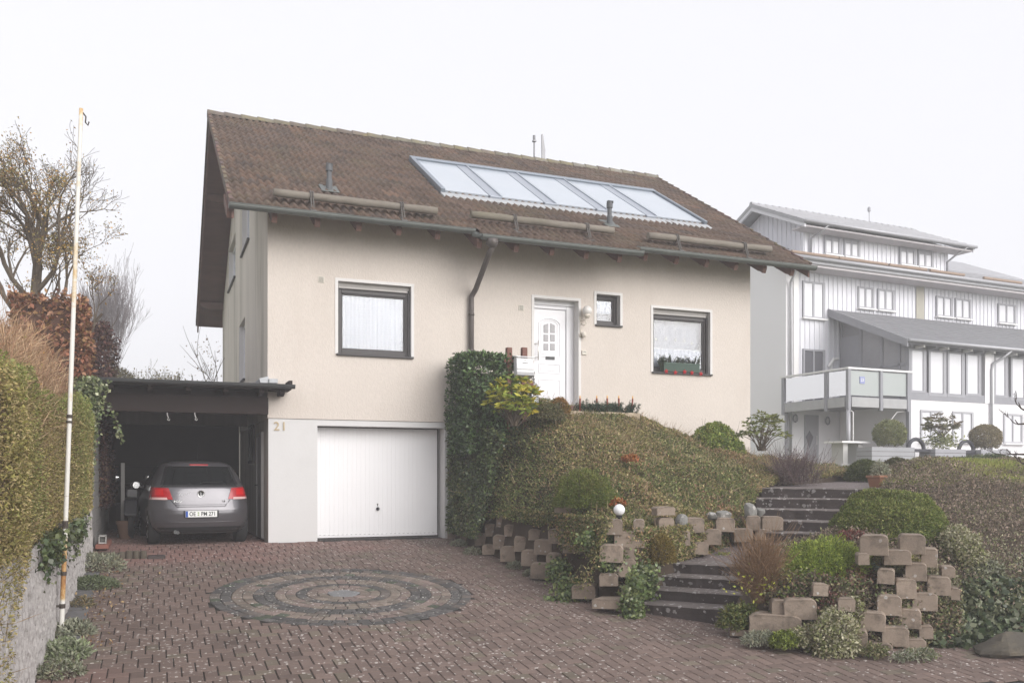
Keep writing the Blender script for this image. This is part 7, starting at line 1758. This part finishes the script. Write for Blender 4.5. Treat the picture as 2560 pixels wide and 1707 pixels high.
# hedges and pot behind the mound
dome_shrub("low_hedge", "low clipped green hedge behind the terracotta pot", "hedge", 2165, 1196, 18.2, (.42, .35, .38), 12000, .04, [(.12, .14, .05), (.09, .115, .04), (.15, .165, .06)], 301, .45, -.1, .07, 1.4, depth=.15)
dome_shrub("low_hedge", "darker clipped hedge right behind the terracotta pot", "hedge", 2240, 1190, 17.4, (.34, .3, .36), 9000, .04, [(.085, .095, .04), (.11, .11, .05), (.13, .10, .065)], 303, .45, -.1, .07, 1.4, depth=.15)
dome_shrub("low_hedge", "pale green hedge along the clad house beyond the mound's crest", "hedge", 2470, 1178, 21, (1.5, .4, .36), 14000, .06, [(.15, .175, .09), (.12, .15, .08), (.18, .19, .10)], 305, .5, -.1, .12, 2.5, depth=.2)
c = at(2200, 1222, 15.4); pot = thing("terracotta_pot", "square terracotta pot with a pale plant beside the path", "flower pot", c); b = MB()
for (z0, z1, w0, w1) in ((0, .19, .115, .15), (.19, .235, .165, .165)):
    vs = [(c[0] + sx * w, c[1] + sy * w, c[2] + z) for z, w in ((z0, w0), (z1, w1)) for sx, sy in ((-1, -1), (1, -1), (1, 1), (-1, 1))]; b.add(vs, [(3, 2, 1, 0), (4, 5, 6, 7), (0, 1, 5, 4), (1, 2, 6, 5), (2, 3, 7, 6), (3, 0, 4, 7)])
b.build("pot", M("terracotta", (.30, .15, .09)), pot, bevel=.008)
dome_shrub("potted_plant", "pale grey-green plant growing in the terracotta pot", "plant", 2200, 1188, 15.4, (.15, .13, .22), 900, .05, SILV, 307, .25, -.1, .2, up=.8, tw=8)
# ball shrubs and leafy shrub in the plant boxes
def boxed(u, z, rad, n, size, pal_, seed, name, label, asp=.5, zc=0, lump=.05, depth=.15):
    w = nb_world(u, OB); dome_shrub(name, label, "shrub", 0, 0, 1, rad, n, size, pal_, seed, asp, -.75, .09, 2.6, c=(w[0], w[1], z), zc=zc, depth=.22)
boxed(pb1[0] + .18, pb1[1], (.50, .5, .46), 11000, .05, [(.25, .265, .11), (.21, .235, .10), (.31, .30, .14)], 311, "ball_shrub", "clipped green ball shrub beside the balcony post", zc=.42)  # both ball palettes lightened, haze put into the leaf colour
boxed(pb3[0] - .12, pb3[1], (.50, .5, .46), 11000, .05, [(.31, .26, .15), (.27, .235, .13), (.36, .29, .18)], 313, "ball_shrub", "clipped brownish ball shrub on the farther plant box", zc=.42)
w = nb_world(pb2[0] - .05, OB); rh = plant("leafy_shrub", "loose leafy shrub between the two ball shrubs", "shrub", (w[0], w[1], pb2[1])); rosettes(rh, np.array([w[0], w[1], pb2[1] + .72]), (.72, .5, .42), 60, .16, [(.16, .15, .09), (.22, .18, .12), (.2, .2, .10)], 315, 8, -.2); 
r = rng(316); P = np.array([w[0], w[1], pb2[1] + .28]) + r.normal(0, 1, (500, 3)) * [.28, .2, .14]; leaf_mesh("low_leaves", P, np.tile([0, -1, .4], (500, 1)), .12, colours(P, [(.22, .26, .09), (.28, .29, .12), (.18, .2, .08)], 317), leafM, rh, .4)
# gnarled branches entering at the right edge
c = at(2600, 1150, 15.5); gn = plant("gnarled_tree", "bare gnarled dark tree reaching in at the right edge", "tree", (c[0], c[1], c[2] - .5)); b = MB(); rr = random.Random(321); tips = []
b.tube([c - np.array([0, 0, .6]), c + np.array([-.02, 0, .2]), c + np.array([.05, 0, .8]), c + np.array([0, 0, 1.1])], [.06, .055, .045, .03], 7)
for (px, py), (qx, qy) in (((2600, 1130), (2528, 1135)), ((2595, 1080), (2545, 1060)), ((2590, 1030), (2552, 1020)), ((2600, 1160), (2552, 1155))):
    A_, B_ = at(px, py, 15.5), at(qx, qy, 15.4); mid = (A_ + B_) / 2 + np.array([0, 0, rr.uniform(-.06, .08)]); b.tube([A_, mid, B_, B_ + (B_ - mid) * .3 + np.array([0, 0, .08])], [.028, .02, .014, .006], 5)
    grow(b, tips, Vector(B_), Vector((B_ - mid) / np.linalg.norm(B_ - mid)), .22, .010, 2, rr, .15, .2, (2, 2), .7, .6, 4)
b.build("branches", M("gnarled_bark", (.06, .045, .04), rough=.9, var=.3, scale=9), gn, recalc=False)
# ================================================================ small things at the front door
# letter box on its brown timber stand
YS = -1.35
def s_(px, py): q = onY(px, py, YS); return float(q[0]), float(q[2])
m_stain = M("red_brown_timber", (.175, .085, .065), rough=.75, var=.2, scale=5, stretch=(3, 3, .6))
x0, zt = s_(1272, 868); st = thing("letterbox_stand", "red-brown timber stand carrying the white letter box", "stand", (x0 + .2, YS, 2.2))
for px in (1272, 1310):
    x, z = s_(px, 869); MB().box(x - .05, YS - .05, 2.0, x + .05, YS + .05, z).build("post", m_stain, st, bevel=.006)
for pa, pb, pt, pb_ in ((1257, 1330, 899, 910), (1290, 1330, 925, 936), (1300, 1330, 954, 965)):
    xa, za = s_(pa, pt); xb, zb = s_(pb, pb_); MB().box(xa, YS - .085, zb, xb, YS - .052, za).build("rail", m_stain, st, bevel=.005)
xa, za = s_(1279, 895); xb, zb = s_(1321, 934)
lb = thing("letter_box", "white metal letter box with slanted bottom on the brown stand", "letter box", ((xa + xb) / 2, YS - .2, zb))
ym = YS - .09; m_lb = M("letterbox_white", (.72, .72, .73), rough=.4, var=.03)
b = MB(); b.prism([(ym, zb - .06), (ym, za), (ym - .15, za - .02), (ym - .17, zb - .01), (ym - .12, zb - .06)], 'x', xa, xb); b.build("box", m_lb, lb, bevel=.008)
b = MB(); b.prism([(ym, za + .012), (ym - .18, za - .012), (ym - .18, za + .006), (ym, za + .035)], 'x', xa - .015, xb + .015); b.build("lid", m_lb, lb, bevel=.005)
b = MB(); b.box(xa + .005, ym - .176, zb + .045, xb - .005, ym - .165, zb + .052); b.box((xa + xb) / 2 - .05, ym - .176, zb + .16, (xa + xb) / 2 + .05, ym - .163, zb + .165); b.lathe([(.001, 0), (.01, 0), (.01, .01), (.001, .01)], ((xa + xb) / 2, ym - .155, za - .06), 10, Matrix.Rotation(PI / 2, 4, 'X')); b.build("seams", M("grey_metal", (.4, .39, .37)), lb)
b = MB(); b.prism([(ym - .001, zb - .061), (ym - .12, zb - .061), (ym - .172, zb - .012), (ym - .172, zb - .06), (ym - .10, zb - .10), (ym - .001, zb - .10)], 'x', xa + .005, xb - .005); b.build("newspaper_tray", M("tray_grey", (.40, .40, .41), rough=.45, var=.05), lb)
# lantern on the doorstep
la0 = onY(1334, 1019, -1.3); c = (float(la0[0]), -1.3, float(la0[2])); ln = thing("lantern", "pale metal garden lantern with glass sides at the left of the doorstep", "lantern", c); b = MB(); w, h = .062, .36
for sx in (-1, 1):
    for sy in (-1, 1): b.box(c[0] + sx * w - .007, c[1] + sy * w - .007, c[2] + .02, c[0] + sx * w + .007, c[1] + sy * w + .007, c[2] + h)
b.box(c[0] - w - .015, c[1] - w - .015, c[2], c[0] + w + .015, c[1] + w + .015, c[2] + .02)
b.prism([(c[0] - w - .02, c[2] + h), (c[0] + w + .02, c[2] + h), (c[0] + .03, c[2] + h + .09), (c[0] - .03, c[2] + h + .09)], 'y', c[1] - w - .015, c[1] + w + .015)
b.lathe([(.02, 0), (.035, .02), (.012, .05), (.03, .08), (.008, .11), (.02, .14), (.001, .17)], (c[0], c[1], c[2] + h + .09), 12); b.tube([(c[0], c[1], c[2] + h + .24), (c[0] + .03, c[1], c[2] + h + .27), (c[0] + .01, c[1], c[2] + h + .31)], .007, 6)
b.build("frame", M("lantern_metal", (.30, .30, .29), rough=.5, metal=.3, var=.15), ln)
b = MB()
for sx in (-1, 1): b.quad((c[0] + sx * w, c[1] - w, c[2] + .02), (c[0] + sx * w, c[1] + w, c[2] + .02), (c[0] + sx * w, c[1] + w, c[2] + h), (c[0] + sx * w, c[1] - w, c[2] + h)); b.quad((c[0] - w, c[1] + sx * w, c[2] + .02), (c[0] + w, c[1] + sx * w, c[2] + .02), (c[0] + w, c[1] + sx * w, c[2] + h), (c[0] - w, c[1] + sx * w, c[2] + h))
b.build("glass", m_glass, ln, recalc=False); MB().lathe([(.001, 0), (.03, 0), (.03, .15), (.001, .155)], (c[0], c[1], c[2] + .02), 12).build("candle", M("candle_cream", (.7, .66, .56), var=0), ln)
# globe lamp on the corner of the drive wall
c = at(1548, 1274, 12.0); gl = thing("globe_lamp", "white opal globe garden lamp on the corner of the drive wall", "lamp", (c[0], c[1], c[2] - .25)); MB().ball(c, .078, 20).build("globe", M("white_globe", (.82, .82, .83), rough=.2, var=.02, spec=.5), gl, smooth=True)
b = MB(); b.lathe([(.04, 0), (.045, .03), (.03, .04)], (c[0], c[1], c[2] - .105), 14); b.tube([(c[0], c[1], c[2] - .1), (c[0], c[1], c[2] - .4)], .02, 8); b.build("stem", m_blk, gl)
# stone trough with fir twigs and electric candles before the wall
YT = -1.15; xa, za = onY(1492, 1040, YT)[0], onY(1492, 1030, YT)[2]; xb = onY(1592, 1030, YT)[0]
m_sandst = M("pale_sandstone", (.42, .34, .25), rough=.9, var=.15, scale=5, bump=.4)
b = MB(); b.box(4.95, YT - .14, za - .32, float(xb), YT + .16, za); tag(b.build("stone_trough", m_sandst, bevel=.02), "pale sandstone trough edging the door terrace, filled with fir twigs", "trough")
fz = float(za); fi = thing("fir_twigs", "dark fir twigs set in the stone trough below the cream wall", "fir twigs", (5.75, YT, fz))
xl, xr = float(onY(1440, 1010, YT)[0]), float(onY(1584, 1010, YT)[0]); r = rng(331); PP, NN_ = [], []; b = MB(); rr = random.Random(332)
for k in range(90):
    x = rr.uniform(xl, xr); p = Vector((x, YT + rr.uniform(-.12, .10), fz - .03)); d = Vector((rr.gauss(0, .4), rr.gauss(-.3, .35), 1)).normalized(); L_ = rr.uniform(.10, .25) * (1.15 if k % 5 == 0 else .85)
    q = [p, p + d * L_ * .5, p + d * L_ + Vector((0, 0, .02))]; b.tube(q, [.006, .005, .003], 4, cap=False)
    m = 120; u = r.random(m)[:, None]; PP.append(np.array(q[0]) * (1 - u) + np.array(q[2]) * u); NN_.append(np.tile(np.array(d), (m, 1)) * .5)
P = np.vstack(PP); leaf_mesh("needles", P, np.vstack(NN_), .05, colours(P, [(.045, .08, .05), (.06, .10, .06), (.085, .125, .08), (.04, .06, .04)], 333, 3, .25), leafM, fi, .20, .5, 0, 334, 0); b.build("twigs", TWIG(), fi, recalc=False)
m_red = M("candle_red", (.24, .05, .03), rough=.45, var=.08); m_fl = M("flame_bulb", (.75, .40, .10), rough=.25, var=.1)
for k, (px, py) in enumerate(((1450, 1000), (1492, 1000), (1518, 1000), (1547, 1002), (1580, 1004))):
    q = onY(px, py, YT - .05); x, zt = float(q[0]), float(onY(px, 996 if k not in (4,) else 997, YT - .05)[2]); lean = .015 if k == 4 else 0
    cdl = thing("electric_candle", f"red electric candle with orange bulb, {['leftmost', 'second from the left', 'middle one', 'second from the right', 'rightmost'][k]} in the fir trough", "candle", (x, YT - .05, fz), "red electric candles in the fir twigs")
    MB().tube([(x - lean, YT - .05, fz - .02), (x + lean, YT - .05, zt)], .018, 12).build("stick", m_red, cdl)
    MB().lathe([(.008, 0), (.014, .015), (.012, .035), (.001, .07)], (x + lean, YT - .05, zt), 10).build("bulb", m_fl, cdl, smooth=True)
# flower box with fir twigs and red stars on the right window's sill
x0, zb = float(onY(1650, 935, -.05)[0]), W3[2] + .006; x1 = float(onY(1753, 935, -.05)[0]); fb = thing("flower_box", "green ribbed flower box of fir twigs on the right window sill", "flower box", ((x0 + x1) / 2, .02, zb))
b = MB(); zt = zb + .20; n = 34; pts = []
for k in range(n):
    xa = x0 + .10 + (x1 - x0 - .13) * k / n; w = (x1 - x0 - .13) / n; pts += [(xa, -.055), (xa + w * .55, -.055), (xa + w * .56, -.040), (xa + w * .98, -.040)]
b.grid([[(x, y, zb + .02) for x, y in pts], [(x, y, zt) for x, y in pts]]); b.box(x0 + .10, -.045 + .01, zb + .01, x1 - .03, .10, zt - .01); b.box(x0 + .09, -.06, zt - .012, x1 - .02, .11, zt + .004)
b.build("box", M("box_green", (.10, .15, .12), rough=.6, var=.1), fb, recalc=False)
r = rng(341); PP, NN_ = [], []; b = MB(); rr = random.Random(342)
for k in range(52):
    x = rr.uniform(x0 + .02, x1 - .04); p = Vector((x, rr.uniform(-.02, .07), zt - .03)); d = Vector((rr.gauss(0, .3), rr.gauss(-.12, .25), 1)).normalized(); L_ = rr.uniform(.10, .21); q = [p, p + d * L_]
    if k < 8: p = Vector((x0 + rr.uniform(0, .12), -.03, zb + rr.uniform(.02, .2))); q = [p, p + Vector((rr.gauss(-.02, .03), -.02, .1))]
    b.tube(q, [.005, .003], 4, cap=False); m = 90; u = r.random(m)[:, None]; PP.append(np.array(q[0]) * (1 - u) + np.array(q[1]) * u); NN_.append(np.tile(np.array(d), (m, 1)) * .5)
P = np.vstack(PP); leaf_mesh("fir_needles", P, np.vstack(NN_), .042, colours(P, [(.045, .07, .04), (.06, .09, .05), (.09, .12, .075), (.035, .05, .03)], 343, 3, .25), leafM, fb, .14, .5, 0, 344, 0); b.build("fir_twigs", TWIG(), fb, recalc=False)
b = MB(); b.tube([(x0 + .1, -.062, zb + .12), ((x0 + x1) / 2, -.066, zb + .015), (x1 - .03, -.062, zb + .13)], .004, 4)
m_star = M("star_red", (.55, .03, .035), rough=.5, var=.08)
for k, (px, py) in enumerate(((1666, 928), (1688.5, 931), (1712, 929.5), (1730, 932), (1752.5, 934.5))):
    q = onY(px, py, -.075); pts = []; a0 = rr.uniform(-.2, .2)
    for j in range(10): a = PI / 2 + a0 + j * PI / 5; R_ = .062 if j % 2 == 0 else .027; pts.append((q[0] + R_ * math.cos(a), q[2] + R_ * math.sin(a)))
    bb = MB(); vs = [(x, -.075, z) for x, z in pts]; bb.add(vs + [(q[0], -.10, q[2]), (q[0], -.058, q[2])], [(i, (i + 1) % 10, 10) for i in range(10)] + [((i + 1) % 10, i, 11) for i in range(10)])
    tag(bb.build("star_ornament", m_star), f"red star ornament, {['leftmost', 'second from the left', 'middle one', 'second from the right', 'rightmost'][k]} of the five on the flower box", "star", "red stars on the flower box")
# ================================================================ fog: one closed box of even thin air round everything
hm = bpy.data.materials.new("fog"); hm.use_nodes = True; hn = hm.node_tree.nodes; hn.remove(hn["Principled BSDF"])
pv = hn.new("ShaderNodeVolumePrincipled"); pv.inputs["Color"].default_value = (.97, .965, 1.0, 1); pv.inputs["Density"].default_value = HAZE_DENSITY; pv.inputs["Anisotropy"].default_value = .0
hm.node_tree.links.new(pv.outputs[0], hn["Material Output"].inputs["Volume"])
hz = MB().box(-215, -215, -2.2, 215, 215, 20).build("haze", hm, loc=(0, 0, 0)); tag(hz, kind="stuff")
